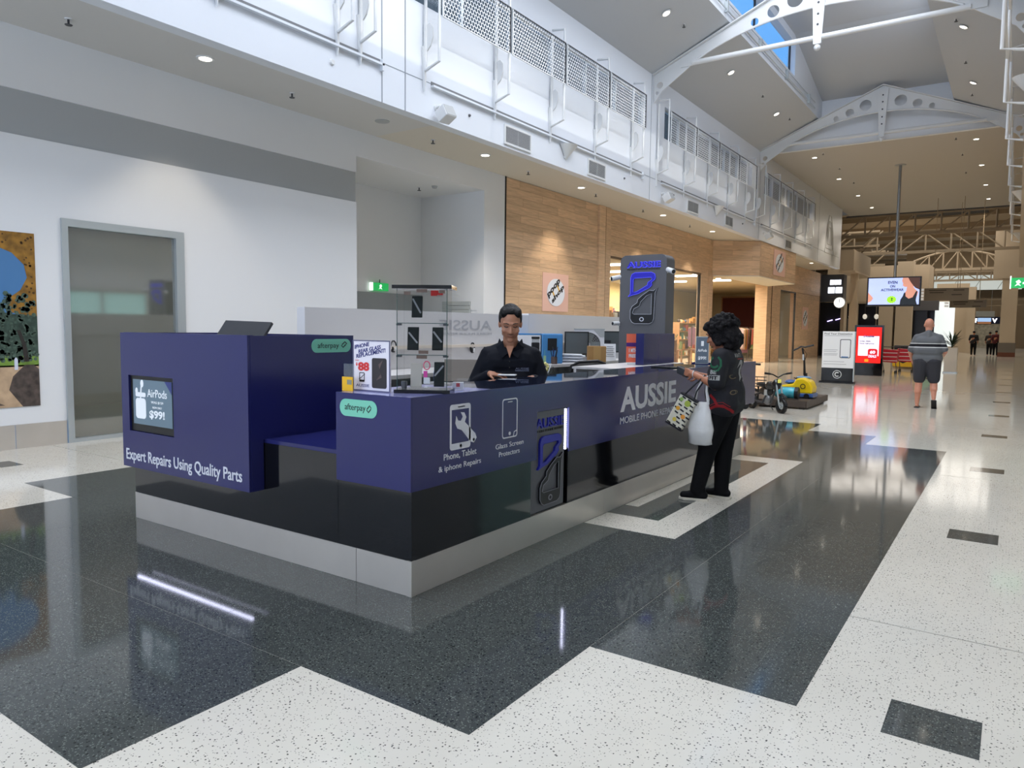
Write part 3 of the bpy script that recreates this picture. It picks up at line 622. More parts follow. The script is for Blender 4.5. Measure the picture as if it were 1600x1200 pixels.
def bullet(name, lab, p, d, s=1.0):
    c = thing(name, lab, 'camera', p, 'bullet cameras on the sign tower'); p = Vector(p); d = Vector(d).normalized()
    MB().cyl(p, p + d * .14 * s, .034 * s, .036 * s, 14).build('housing', STEELW, c, smooth=False)
    MB().cyl(p + d * .14 * s, p + d * .143 * s, .028 * s, .028 * s, 14).build('lens', BLACK, c)
    MB().cyl(p + d * .03, p + d * .03 + V(-d.x * .05, .03, -.03), .014, n=8).build('mount', STEELW, c)
bullet('security_camera', 'white bullet camera on the left edge of the grey tower', (-4.64, 9.42, 2.33), (-.5, -.7, -.2))
bullet('security_camera', 'white bullet camera on the right edge of the grey tower', (-3.93, 9.42, 2.41), (.75, -.5, -.25))
bullet('security_camera', 'white bullet camera low on the left edge of the grey tower', (-4.63, 9.39, 1.68), (-.4, -.9, -.05), .8)
# ================================================================== PERFORATED SCREENS AND BRACKETS
def perf_mesh(Wd, H, cols, rows):
    b = MB(); px = Wd / (cols - .5); R = px / math.sqrt(3); pz = R * 1.5; sc = H / (pz * (rows - 1) + R * .8)
    for j in range(rows):
        for i in range(cols if j % 2 == 0 else cols - 1):
            cx = (i + (.0 if j % 2 == 0 else .5)) * px + px * .25; cz = (j * pz + R * .4) * sc
            o = [(cx + R * math.sin(PI/3*k), cz + R * math.cos(PI/3*k) * sc) for k in range(6)]; h = [(cx + (p[0]-cx)*.80, cz + (p[1]-cz)*.80) for p in o]
            b.add([(0, min(max(p[0], 0), Wd), min(max(p[1], 0), H)) for p in o] + [(0, min(max(p[0], 0), Wd), min(max(p[1], 0), H)) for p in h], [(k, (k+1) % 6, 6 + (k+1) % 6, 6 + k) for k in range(6)])
    return b
SX = -8.30
PM = mat('perforated_sheet', 'DADCDC', .5)
bayn = ['above the kiosk front', 'above the homeware shop windows', 'above the entrance canopy, farthest']
protos = None
def screen_at(y, lab, grp, z=6.86):
    global protos
    if protos is None:
        t = thing('perforated_screen', lab, 'screen', (SX, 0, 0), grp)
        perf_mesh(2.0, .84, 25, 13).build('perforated_sheet', PM, t).location = (0, 0, z)
        # verts are local already
        for o in t.children:
            for v in o.data.vertices: v.co.x += SX
        B(SX-.012, SX+.012, 0, 2.0, z-.012, z+.004).build('edge_frame', STEELW, t); B(SX-.012, SX+.012, 0, 2.0, z+.836, z+.852).build('edge_frame', DGREY, t)
        B(SX-.012, SX+.012, -.012, .012, z, z+.84).build('edge_frame', STEELW, t); B(SX-.012, SX+.012, 1.985, 2.012, z, z+.84).build('edge_frame', DGREY, t)
        protos = t; r = t
    else: r = dup(protos)
    r.location = (SX, y, 0); r['label'] = lab; r['group'] = grp; return r
G0 = [(-.35, 4), (9.9, 4), (19.85, 4), (29.5, 4)]
names = ['nearest clerestory bay', 'clerestory bay above the kiosk', 'clerestory bay above the oak canopy', 'farthest clerestory bay']
ordn = ['first', 'second', 'third', 'fourth']
for gi, (y0, n) in enumerate(G0):
    for k in range(n):
        if gi == 0: continue
        screen_at(y0 + k * 2.08, 'white perforated metal screen, %s from the left in the %s' % (ordn[k], names[gi]), 'perforated screens in the %s' % names[gi])
def bracket(y, lab):
    t = thing('screen_bracket', lab, 'bracket', (E_, y, 6.4), 'white brackets holding the perforated screens')
    # leaf plate on the wall
    MB().prism([(.0, .30), (.05, .26), (.14, .30), (.20, .22), (.21, .06), (.16, -.08), (.08, -.16), (.02, -.10), (0, .0)], (E_ + .01, y, 6.50), PX, PZ, (0, .025, 0)).build('wall_plate', STEELW, t)
    MB().prism([(-.05, .0), (0, .0), (.03, -.55), (.0, -.75)], (E_ + .005, y, 6.42), PY, PZ, (.05, 0, 0)).build('wall_fin', STEELW, t)
    MB().tube([(E_ + .06, y, 7.95), (E_ + .06, y, 6.02)], .03, 8).build('wall_rail', STEELW, t)
    MB().tube([(E_ + .06, y, 6.02), (SX - .05, y, 6.12), (SX - .05, y, 6.86)], .028, 8).build('lower_arm', STEELW, t)
    MB().tube([(SX - .05, y, 6.86), (SX - .05, y, 7.74)], .022, 8).build('post', STEELW, t)
    MB().tube([(SX - .05, y, 7.74), (SX - .05, y, 8.02), (E_ + .06, y, 8.06)], .028, 8).build('upper_arm', STEELW, t)
    return t
br = None; k = 0
for gi, (y0, n) in enumerate(G0):
    for k in range(n + 1):
        y = y0 - .04 + k * 2.08 - (0.0 if k < n else .05)
        lab = 'white tubular bracket, %s along the %s' % ((ordn + ['fifth'])[k], names[gi])
        if br is None: br = bracket(y, lab)
        else: dup(br, (E_, y, 6.4), label=lab)
dup(br, (E_, 8.35, 6.4), label='white tubular bracket just left of the pilaster joint at the top of the picture')

# ================================================================== ROOF GIRDERS
def girder(y, lab):
    t = thing('roof_girder', lab, 'girder', (-4.4, y, 8.7), 'white arched roof girders')
    def roofz(x): d = abs(x + 4.4); return ROOF - .01 + .42 * (4.32 - d) if d < 4.32 else ROOF
    top = [(-8.72, 8.64), (-4.4, 10.45), (-.08, 8.64)]
    arc = []
    for k in range(25):
        a = -1 + 2 * k / 24; x = -4.4 + a * 3.05; arc.append((x, 8.86 + .68 * (1 - a * a) ** .9 if abs(a) < 1 else 8.86))
    outl = top + [(-.12, 7.9), (-.35, 8.2), (-1.0, 8.62)] + arc[::-1] + [(-7.8, 8.62), (-8.45, 8.2), (-8.68, 7.9)]
    outl = [(x + 4.4, z) for x, z in outl]
    holes = []
    for cx, cz, r in ((1.56, 9.50, .10), (1.10, 9.66, .15), (.57, 9.84, .20)):
        for sg in (-1, 1): holes.append(circ(sg * cx, cz, r, 20)[::-1])
    for sg in (-1, 1): holes.append(circ(sg * 4.12, 8.36, .09, 12)[::-1]); holes.append(circ(sg * 4.2, 8.16, .05, 10)[::-1])
    plate('web_plate', [outl] + holes, (-4.4, y + .03, 0), PX, PZ, .03, STEELW, t)
    for a, b in (((-8.72, 8.66), (-4.4, 10.47)), ((-4.4, 10.47), (-.08, 8.66))):
        d = Vector((b[0]-a[0], 0, b[1]-a[1])); c = Vector(((a[0]+b[0])/2, y, (a[1]+b[1])/2)); MB().obox(c, d / 2, V(0, .10, 0), Vector((-d.z, 0, d.x)).normalized() * .012).build('top_flange', STEELW, t)
    MB().tube([(x, y, z) for x, z in arc], .03, 6).build('lower_flange', STEELW, t)
    MB().cyl((-7.6, y, 8.79), (-1.2, y, 8.79), .065, n=12).build('tie_rod', STEELW, t)
    for sx in (-7.75, -1.05): B(sx - .16, sx + .16, y - .03, y + .03, 8.72, 8.86).build('rod_clevis', STEELW, t)
    MB().prism([(-.17, 10.3), (.17, 10.3), (.09, 8.62), (-.09, 8.62)], (-4.4, y - .07, 0), PX, PZ, (0, .05, 0)).build('king_post', STEELW, t)
    for z in (10.1, 9.86, 9.6, 9.33, 9.08): MB().cyl((-4.4, y - .078, z), (-4.4, y - .068, z), .028, n=10).build('bolt_hole', DGREY, t)
    MB().ell((-4.4, y - .03, 8.54), .08, .08, .08, 12, 8).build('rod_knuckle', STEELW, t, smooth=True)
    return t
g = girder(19.5, 'white arched roof girder with round holes, nearer one at the top of the picture')
girder(29.85, 'white arched roof girder in front of the beige ceiling')

# ================================================================== DOWNLIGHTS
lampc = None
def downlight(p, lab, grp, power=0, tilt=None, col=WARM, r=.095, blend=.5, angle=1.5):
    global lampc
    p = Vector(p)
    if lampc is None:
        t = thing('downlight', lab, 'downlight', p, grp)
        rg = MB().cyl(p, p + V(0, 0, -.012), .12, .115, 20).build('trim_ring', WHITE, t); MB().cyl(p + V(0, 0, -.012), p + V(0, 0, -.016), .085, .08, 20).build('lamp', LAMP, rg)
        lampc = t
    else: t = dup(lampc, p)
    t['label'] = lab; t['group'] = grp
    if tilt: t.rotation_euler = (0, tilt, 0)
    if power:
        l = light('SPOT', 'downlight_beam', p + V(0, 0, -.03), (0, 0, -1), power, col, spot_size=angle, spot_blend=blend, shadow_soft_size=.07)
    return t
w7 = ['nearest the camera', 'second', 'third', 'fourth', 'fifth', 'sixth', 'seventh', 'eighth']
for i, (x, y) in enumerate([(-9.37, 6.12), (-9.46, 12.68), (-9.48, 16.87), (-9.49, 22.23), (-9.45, 26.74), (-9.3, 33.0), (-9.25, 41.7)]):
    downlight((x, y, SOF), 'bright round downlight in the left soffit, %s along the row' % w7[i], 'soffit downlights', 130 if i == 0 else 260)
for i, y in enumerate((12.1, 17.2, 22.1, 27.1)):
    for sx, sd in ((-7.40, 'left'), (-1.5, 'right')):
        z = ROOF + .448 * ((sx + 8.72) if sx < -4 else (-.08 - sx))
        downlight((sx, y, z - .02), 'bright round downlight in the %s roof slope, %s along' % (sd, w7[i]), 'roof slope downlights', 190, col=(1, .97, .93), tilt=(-.42 if sx < -4 else .42))
for i, y in enumerate((32.1, 37.1, 42.1, 46.5)):
    for sx, sd in ((-7.17, 'left'), (-1.58, 'right')):
        downlight((sx, y, ROOF), 'bright round downlight in the beige ceiling, %s row, %s along' % (sd, w7[i]), 'beige ceiling downlights', 400)
# sprinklers
sp0 = None
def sprinkler(p, lab, grp):
    global sp0
    p = Vector(p)
    if sp0 is None:
        t = thing('sprinkler', lab, 'sprinkler', p, grp)
        MB().cyl(p, p - PZ*.012, .045, .04, 12).build('escutcheon', WHITE, t); MB().cyl(p - PZ*.012, p - PZ*.07, .014, .012, 8).build('body', DGREY, t); MB().cyl(p - PZ*.07, p - PZ*.078, .045, .04, 10).build('deflector', DGREY, t); sp0 = t
    else: t = dup(sp0, p)
    t['label'] = lab; t['group'] = grp; return t
for i, y in enumerate((4.45, 7.75, 11.13, 14.52, 17.86, 20.91, 24.8)): sprinkler((-9.58, y, SOF), 'small ceiling sprinkler in the left soffit, %s from the camera' % w7[i], 'soffit sprinklers')
sprinkler((-11.40, 12.77, 4.77), 'small sprinkler in the ceiling of the grey wall recess', 'recess fittings')
for i, (x, y) in enumerate([(-7.33, 18.17), (-7.27, 24.95), (-7.22, 28.2), (-1.64, 21.67), (-1.6, 25.05), (-1.59, 28.5)]):
    z = ROOF + .448 * ((x + 8.72) if x < -4 else (-.08 - x)); sprinkler((x, y, z), 'small sprinkler on the %s roof slope, %s from the camera' % ('left' if x < -4 else 'right', w7[i % 3]), 'roof sprinklers')
for i, (x, y) in enumerate([(-6.71, 31.45), (-6.68, 34.6), (-6.72, 38.2), (-2.18, 31.5), (-2.13, 34.4), (-2.2, 38.3)]):
    sprinkler((x, y, ROOF), 'small sprinkler on the beige ceiling, %s side, %s from the camera' % ('left' if x < -4 else 'right', w7[i % 3]), 'beige ceiling sprinklers')
sd = thing('smoke_detector', 'round smoke detector in the ceiling of the grey recess', 'detector', (-11.0, 12.84, 4.77)); MB().cyl((-11.0, 12.84, 4.77), (-11.0, 12.84, 4.72), .07, .05, 16).build('detector_body', STRIP, sd)
for p, l in (((-9.5, 9.66, SOF), 'flat round speaker grille in the left soffit'),): t = thing('ceiling_speaker', l, 'speaker', p); MB().cyl(p, V(*p) - PZ*.01, .13, .13, 20).build('grille', STRIP, t)

# ================================================================== VENTS, SPEAKERS, SCONCES ON THE FASCIA
def vent(y0, y1, z0, z1, lab):
    t = thing('air_vent', lab, 'vent', (E_, (y0+y1)/2, (z0+z1)/2), 'air vents on the left fascia')
    for r in ((y0-.04, y1+.04, z0-.04, z0), (y0-.04, y1+.04, z1, z1+.04), (y0-.04, y0, z0, z1), (y1, y1+.04, z0, z1)): B(E_, E_+.03, *r).build('vent_frame', STEELW, t)
    B(E_, E_+.008, y0, y1, z0, z1).build('vent_backing', DGREY, t)
    for k in range(13): z = z0 + (k + .5) * (z1 - z0) / 13; B(E_+.008, E_+.024, y0, y1, z-.006, z+.006).build('vent_slat', STRIP, t)
    B(E_+.008, E_+.026, (y0+y1)/2-.01, (y0+y1)/2+.01, z0, z1).build('vent_bar', STRIP, t)
for i, (a, b) in enumerate([(12.34, 13.24), (15.83, 16.67), (22.3, 23.2), (25.91, 26.7), (34.1, 35.1)]): vent(a, b, 5.34, 5.65, 'grey slatted air vent on the white fascia, %s from the left' % w7[i].replace('nearest the camera', 'first'))
def floodspk(y, z, lab):
    t = thing('wall_speaker', lab, 'speaker', (E_, y, z), 'white wall speakers on the fascia')
    MB().tube([(E_, y, z+.12), (E_+.10, y, z+.14), (E_+.13, y, z)], .022, 8).build('arm', STEELW, t); MB().cyl((E_, y, z+.12), (E_+.02, y, z+.12), .05, n=12).build('wall_rose', STEELW, t)
    u = V(.02, .12, 0); v = V(-.05, 0, .10); n = V(.11, -.02, .05)
    sb = MB().obox((E_+.22, y + .02, z - .02), u, v, n).build('speaker_box', STEELW, t, bevel=.015)
    MB().obox(Vector((E_+.22, y + .02, z - .02)) + n * 1.02, u * .88, v * .88, n * .03).build('speaker_grille', STRIP, sb)
floodspk(10.2, 5.36, 'white box speaker on the fascia, nearest the camera'); floodspk(20.25, 5.42, 'white box speaker on the fascia, middle of the row'); floodspk(30.7, 5.45, 'white box speaker on the fascia, farthest')
def sconce(x, y, z, lab, sgn=1, s=1.0):
    t = thing('fan_sconce', lab, 'wall light', (x, y, z), 'fan shaped wall lights'); b = MB(); n = 12; vs = []
    for k in range(n + 1):
        a = PI * k / n; vs.append((x + sgn * (.02 + .26 * s * math.sin(a)), y - .27 * s * math.cos(a), z + .16 * s))
    vs2 = [(x + sgn * .01, y, z - .17 * s)]
    b.add(vs + vs2, [(k, k+1, n+1) for k in range(n)]); b.add(vs + [(x, y, z + .16*s)], [(k+1, k, n+1) for k in range(n)]); b.build('shade', STEELW, t)
    B(min(x, x + sgn*.03), max(x, x + sgn*.03), y - .06, y + .06, z - .12*s, z + .12*s).build('wall_plate', STEELW, t)
sconce(E_, 14.75, 5.60, 'white fan shaped wall light between the two nearest vents'); sconce(E_, 24.95, 5.66, 'white fan shaped wall light above the homeware shop windows')
for i, (y, z) in enumerate([(20.4, 7.15), (31, 6.3), (41, 6.0)]): sconce(-.08, y, z, 'white fan shaped wall light high on the right wall, %s' % ['nearest', 'second', 'farthest'][i], -1, 1.15)
for i, (y, z) in enumerate([(7.8, 5.56), (11.17, 5.58), (17.8, 5.55), (21.15, 5.63), (27.9, 5.6)]):
    t = thing('wall_sensor', 'tiny sensor button on the white fascia, %s from the left' % w7[i].replace('nearest the camera', 'first'), 'sensor', (E_, y, z), 'sensor buttons on the fascia'); MB().cyl((E_, y, z), (E_+.03, y, z), .05 if i == 0 else .03, .035 if i == 0 else .02, 12).build('sensor_button', STEELW if i == 0 else GREYP, t)
# right wall: sill rails and window frames seen edge on
for k in range(10):
    y = 14.0 + k * 3.2; t = thing('window_bracket', 'white steel frame standing off the right wall, %s along' % (w7 + ['ninth', 'tenth'])[k], 'bracket', (-.08, y, 6.5), 'white frames along the right wall')
    MB().tube([(-.1, y, 5.95), (-.42, y, 6.02), (-.42, y, 8.02), (-.1, y, 8.06)], .03, 8).build('standoff_frame', STEELW, t)
    B(-.44, -.40, y + .05, y + 3.1, 6.8, 6.86).build('sill_rail', STEELW, t); B(-.44, -.40, y + .05, y + 3.1, 7.7, 7.74).build('sill_rail', STEELW, t)
# hexagon-free plain ornament on the far end of the clerestory wall
orn = thing('trim_1', 'raised bell shaped outline on the far end of the upper wall', None); struct(orn)
for s_ in (1.0, .72, .46):
    P = [(-1.15*s_, -.9*s_), (-.7*s_, .5*s_), (-.25*s_, 1.15*s_), (.25*s_, 1.15*s_), (.7*s_, .5*s_), (1.15*s_, -.9*s_), (-1.15*s_, -.9*s_)]
    MB().tube([(E_+.01, 43.3 + a, 6.75 + b) for a, b in P], .022, 6).build('outline_moulding', STEELW, orn)
# framed photo print on the white wall, far left
pic = thing('wall_print', 'large park photo print with blue sky and a tree on the white wall', 'poster', (W_, 3.3, 1.6))
B(W_, W_+.006, 1.5, 4.30, .53, 2.72).build('print_sky', mat('print_sky', '4B79A8', .4), pic)
x1 = W_ + .007
def pp(name, pts, m, e=0): return MB().prism(pts, (x1 + e, 0, 0), PY, PZ, (.0012, 0, 0)).build(name, m, pic)
OCH = mat('print_ochre', '8A6324', .5, var=.4, vscale=9); DGRN = mat('print_tree', '33443A', .5, var=.5, vscale=14); PATH = mat('print_path', 'B59A7C', .5, var=.3, vscale=5); GRS = mat('print_grass', '6E8B3A', .5, var=.3, vscale=12)
arch = [(1.5, 2.72), (4.3, 2.72), (4.3, 1.66), (4.02, 1.72), (3.94, 1.86), (4.12, 2.0), (4.2, 2.16), (4.17, 2.32), (4.04, 2.46), (3.86, 2.53), (3.4, 2.60), (1.5, 2.62)]
pp('print_arch', arch, OCH)
tr = [(1.5, 1.2), (1.5, 1.75), (2.6, 1.7), (3.3, 1.62), (3.7, 1.7)] + [(3.9 + .03*math.sin(k*2.1), 1.74 + .02*math.cos(k*3)) for k in range(2)] + [(4.0, 1.70), (4.3, 1.68), (4.3, 1.15), (3.9, 1.12)]
pp('print_tree', tr, DGRN, .0008); pp('print_grass', [(1.5, 1.02), (1.5, 1.22), (4.3, 1.17), (4.3, 1.04)], GRS, .0016); pp('print_path', [(1.5, .53), (1.5, 1.04), (4.3, 1.06), (4.3, .53)], PATH, .0016)
pp('print_rock', [(4.1, .53), (3.95, .75), (4.0, .92), (4.14, 1.06), (4.24, 1.06), (4.3, 1.0), (4.3, .53)], mat('print_rock', '4A403A', .6, var=.5, vscale=12), .0024)
pp('print_shade', [(1.5, .55), (3.9, .56), (3.7, .66), (3.2, .70), (1.5, .72)], mat('print_shade', '57493F', .5, var=.4, vscale=10), .0024)
pp('print_figure', [(4.02, 1.0), (4.02, 1.13), (4.04, 1.16), (4.06, 1.13), (4.06, 1.0)], mat('print_shirt', 'C9CFDC', .5), .0032)
random.seed(21); fo = MB(); dots = MB()
for k in range(420):
    a = random.random() * 2 * PI; rr_ = math.sqrt(random.random()); cy_ = 4.02 + rr_ * .55 * math.cos(a); cz_ = 1.52 + rr_ * .44 * math.sin(a)
    if not 1.5 < cy_ < 4.28: continue
    fo.prism(circ(cy_, cz_, random.uniform(.012, .035), 6), (x1 + .0024, 0, 0), PY, PZ, (.0006, 0, 0))
for k in range(150):
    y_ = random.uniform(3.3, 4.28); z_ = random.uniform(1.75, 2.7)
    if (y_ - 3.75) ** 2 / .2 + (z_ - 2.15) ** 2 / .22 < 1: continue
    dots.prism(circ(y_, z_, random.uniform(.008, .018), 6), (x1 + .0014, 0, 0), PY, PZ, (.0006, 0, 0))
fo.build('print_foliage', mat('print_leaf', '44564A', .5, var=.5, vscale=30), pic, kind='stuff'); dots.build('print_speckles', mat('print_speck', '4A3212', .5), pic, kind='stuff')
pp('print_trunk', [(4.13, 1.1), (4.12, 1.3), (4.06, 1.5), (4.10, 1.5), (4.16, 1.32), (4.19, 1.1)], mat('print_trunk', '2E2A26', .5), .0036)
# signs: bee shop logo panels
def shopsign(o, right, w, h, lab):
    t = thing('shop_sign', lab, 'sign', o, 'pink square shop signs'); o = Vector(o); n = Vector(right).cross(PZ)
    q = lambda nm, pts, m, d: MB().prism(pts, o + n * d, right, PZ, n * .01).build(nm, m, t)
    q('sign_board', [(-w/2, -h/2), (w/2, -h/2), (w/2, h/2), (-w/2, h/2)], mat('pink_sign', 'E3B9A8', .5), 0); q('sign_disc', circ(0, 0, w*.34, 28, h*.36), mat('white_disc', 'E4E9F0', .4), .011)
    r2 = (Vector(right) * .80 + PZ * .60).normalized(); u2 = (PZ * .80 - Vector(right) * .60).normalized()
    YB = mat('bee_yellow', 'E8B43A', .5)
    for ch, dx, dz, c in (('poop', -.30, .06, BLACK), ('shop', -.24, -.17, BLACK)):
        text('sign_lettering', ch, o + n * .022 + r2 * (dx * w) + u2 * (dz * h), r2, u2, w*.56, h*.17, .004, c, t, thick=.035)
    for dx in (-.10, .12): MB().obox(o + n * .0245 + r2 * (dx * w) + u2 * (.02 * h), r2 * .02 * w, u2 * .10 * h, n * .001).build('yellow_stripe', YB, t)
    return t
shopsign((W_+.002, 17.1, 2.56), PY, 1.34, 1.02, 'pink square sign with white disc and bee striped lettering on the oak wall')
shopsign((-8.745, 33.4, 4.55), PY, 1.9, 1.1, 'pink square sign high on the oak entrance canopy')
shopsign((W_+.002, 45.6, 2.35), PY, 1.5, 1.3, 'pink square sign on the far oak wall behind the scooter')
# recess signs
ex = thing('exit_sign', 'green exit sign hanging in the grey recess', 'exit sign', (-12.2, 12.3, 2.5)); B(-12.26, -12.22, 12.10, 12.62, 2.42, 2.60).build('sign_box', EM('exit_green', '1C9A4C', .9), ex); B(-12.26, -12.2, 12.04, 12.10, 2.42, 2.60).build('sign_end', EM('exit_white', 'F2FFF6', 1.2), ex)
MB().prism([(.0, .02), (.04, .07), (.02, .11), (.07, .14), (.10, .10), (.07, .07), (.11, .02), (.05, .05)], (-12.218, 12.30, 2.43), PY, PZ, (.003, 0, 0)).build('running_figure', MATS['exit_white'], ex)
MB().cyl((-12.24, 12.35, 2.6), (-12.24, 12.35, 2.68), .01, n=6).build('hanger', DGREY, ex)
fs = thing('fire_sign', 'small red fire equipment sign beside the display case top', 'sign', (-11.9, 13.8, 2.3)); B(-11.75, -11.58, 13.82, 13.845, 2.38, 2.58).build('sign_board', mat('fire_red', 'C4252C', .4, emit='C4252C', es=.15), fs); B(-11.70, -11.64, 13.815, 13.82, 2.43, 2.53).build('sign_pictogram', WHITE, fs); B(-11.95, -11.77, 13.82, 13.845, 2.36, 2.56).build('sign_board', MATS['fire_red'], fs)
# ================================================================== FAR END OF THE MALL
fe = thing('wall_far', 'beige walls and shopfronts at the far end of the mall', None); struct(fe)
fr = thing('ceiling_far', 'beige sheet roof beyond the flat ceiling', None); struct(fr)
RB = mat('far_roof', '9C8F7C', .8, var=.03, vscale=.3)
B(-30, 6, 49.5, 112, 9.9, 10.0).build('roof_sheet', RB, fr); B(-30, 6, 49.5, 49.6, ROOF+.1, 9.9).build('roof_upstand', RB, fr)
for k in range(9): B(-30, 6, 53 + k * 6.2, 53.25 + k * 6.2, 9.55, 9.9).build('purlin', BEIGE2, fr)
B(-6.3, -1.9, 54, 58, 9.50, 9.54).build('dark_roof_opening', DARK, fr)
B(-30, -29.8, 30, 112, 0, 10).build('side_wall', BEIGE, fe); B(-30, W_-.4, 49.5, 49.7, 4.2, 10).build('side_wall', BEIGE, fe)
B(4, 4.2, 49.5, 112, 0, 10).build('side_wall', BEIGE, fe); B(1.9, 4.2, 49.4, 49.6, 0, 10).build('side_wall', BEIGE, fe); B(.1, 6, 49.3, 49.5, SOF, 10).build('side_wall', BEIGE, fe)
B(-30, 6, 110, 110.2, 0, 10).build('end_wall', BEIGE, fe)
# dark shopfronts
B(-12.5, -5.5, 62, 62.3, 0, 3.9).build('dark_shopfront', mat('dark_shopfront', '17181F', .25), fe); B(-12.5, -5.5, 62.0, 66, 3.9, 6.6).build('bulkhead', BEIGE, fe)
B(-12.5, -9.0, 61.8, 62, 3.75, 3.9).build('shop_trim', BEIGE2, fe)
for x in (-10.2, -8.9, -8.0): B(x, x+.06, 61.9, 62, 0, 3.7).build('shop_mullion', BEIGE2, fe)
B(-11.2, -10.2, 61.85, 62, 1.5, 2.6).build('shop_counter', mat('shop_bar', '5A5A5A', .4), fe)
for x0, x1, y, z in ((-8.45, -7.5, 60, 5.75), (-7.35, -6.3, 60, 6.7),): B(x0, x1, y, y+.8, 0, z).build('beige_column', BEIGE, fe)
B(-6.3, -5.0, 64, 64.3, 0, 3.9).build('dark_shopfront', MATS['dark_shopfront'], fe); B(-6.3, -4.7, 61, 61.4, 3.2, 3.9).build('shop_bulkhead', GREYP, fe)
B(-5.6, -3.3, 70, 70.2, 0, 5.6).build('bulkhead', BEIGE, fe)
B(-5.0, -3.75, 62.0, 62.1, 0.6, 3.85).build('backlit_panel', EM('backlit_panel', 'DDE6E6', .9), fe)
B(-3.3, -2.75, 68, 68.8, 0, 5.2).build('beige_column', BEIGE, fe)
# end shops: navy sign band, shop opening, translucent screen wall
B(-6.5, 3, 100, 100.3, 3.45, 5.6).build('end_bulkhead', BEIGE, fe)
B(-9.5, .2, 84, 84.1, 5.75, 7.15).build('translucent_panel', EM('translucent_panel', 'C9D2CF', .62), fe)
for k in range(6): MB().tube([(-9.3 + k*1.9, 83.9, 5.8), (-8.6 + k*1.9, 83.9, 7.1)], .03, 5).build('panel_rib', STEELW, fe)
B(-9.5, .2, 83.9, 84.3, 7.15, 9.9).build('end_gable', BEIGE, fe)
B(-20, -5.4, 100, 100.3, 0, 5.6).build('end_wall', BEIGE, fe); B(-.85, 3, 100, 100.3, 0, 3.4).build('end_wall', BEIGE, fe)
B(-5.4, -.85, 108, 108.1, 0, 3.0).build('lit_shop_back', mat('shop_back_lit', 'BFB39A', .8, var=.3, vscale=3), fe)
for z in (4.4, 5.0): B(-9, .5, 90, 90.1, z, z+.06).build('beam', BEIGE2, fe)
light('AREA', 'shop_ceiling_light', (-3.1, 104, 3.2), (0, 0, -1), 60, (1, 1, 1), shape='RECTANGLE', size=4, size_y=6)
light('AREA', 'far_hall_light', (-6, 64, 9.4), (0, 0, -1), 1500, (1, .93, .84), shape='RECTANGLE', size=10, size_y=22)  # added fill without a fixture, brightens the far hall
light('AREA', 'shop_light', (-14, 27, 3.85), (0, 0, -1), 1000, WARM, shape='RECTANGLE', size=5, size_y=8)
light('AREA', 'shop_light_far', (-14, 36, 3.85), (0, 0, -1), 900, WARM, shape='RECTANGLE', size=5, size_y=7)
ns = thing('shop_fascia_sign', 'navy sign band with white letters over the far shop', 'sign', (-3, 99.9, 3)); B(-5.3, -.85, 99.8, 99.95, 2.66, 3.42).build('sign_band', mat('navy_sign', '10204F', .4), ns)
text('sign_letter', 'F', (-4.0, 99.78, 2.78), PX, PZ, .34, .5, .03, EM('sign_white', 'FFFFFF', 1.5), ns, thick=.05); text('sign_letter', 'V', (-2.35, 99.78, 2.78), PX, PZ, .5, .5, .03, MATS['sign_white'], ns, thick=.05)
hs = thing('hanging_screen', 'small hanging landscape screen in front of the navy sign band', 'screen', (-3, 96, 3.1)); B(-3.65, -2.3, 95.9, 96, 2.55, 3.3).build('display_frame', BLACK, hs); B(-3.6, -2.35, 95.88, 95.9, 2.85, 3.26).build('display_sky', EM('hs_sky', '9FC0EA', .9), hs); B(-3.6, -2.35, 95.88, 95.9, 2.6, 2.85).build('display_land', EM('hs_land', '9A6A4A', .6), hs)
B(-3.8, -2.05, 95.8, 96.2, 3.38, 4.0).build('projector_box', mat('pale_box', 'B7BDBD', .4), hs)
for x in (-3.5, -2.4): MB().cyl((x, 96, 4.0), (x, 96, 7), .02, n=6).build('hanger_rod', ALU, hs)
# right hand far column and edge
c = thing('column', 'broad beige column at the far right with a dark base', 'column', (-.48, 60, 0)); B(-.95, -.05, 60, 60.9, 0.95, 5.6).build('column_shaft', BEIGE, c); B(-1.0, 0, 59.95, 60.95, .3, .95).build('column_base', mat('base_grey', '6B6358', .5), c); B(-1.0, 0, 59.95, 60.95, 0, .3).build('column_skirting', mat('base_brown', '6A3A22', .5), c)
B(-1.5, 1.8, 59.9, 61, 5.3, 8.5).build('upper_block', BEIGE, fe); B(-.05, 1.8, 49.6, 60, 0, .01)
c = thing('column', 'tall slim beige column beyond the end of the upper wall', 'column', (-8.15, 48, 0)); B(-8.37, -7.95, 47.9, 48.3, 0, 5.15).build('column_shaft', BEIGE, c)
eb2 = thing('edge_beam', 'beige box beam at the end of the left upper wall', 'beam', (-8.4, 48.5, 5)); B(-8.75, -8.0, 46.6, 52.5, 5.15, 6.35).build('beam_box', BEIGE2, eb2); B(-8.8, -7.9, 46.6, 52.6, 5.05, 5.15).build('beam_flange', BEIGE, eb2)
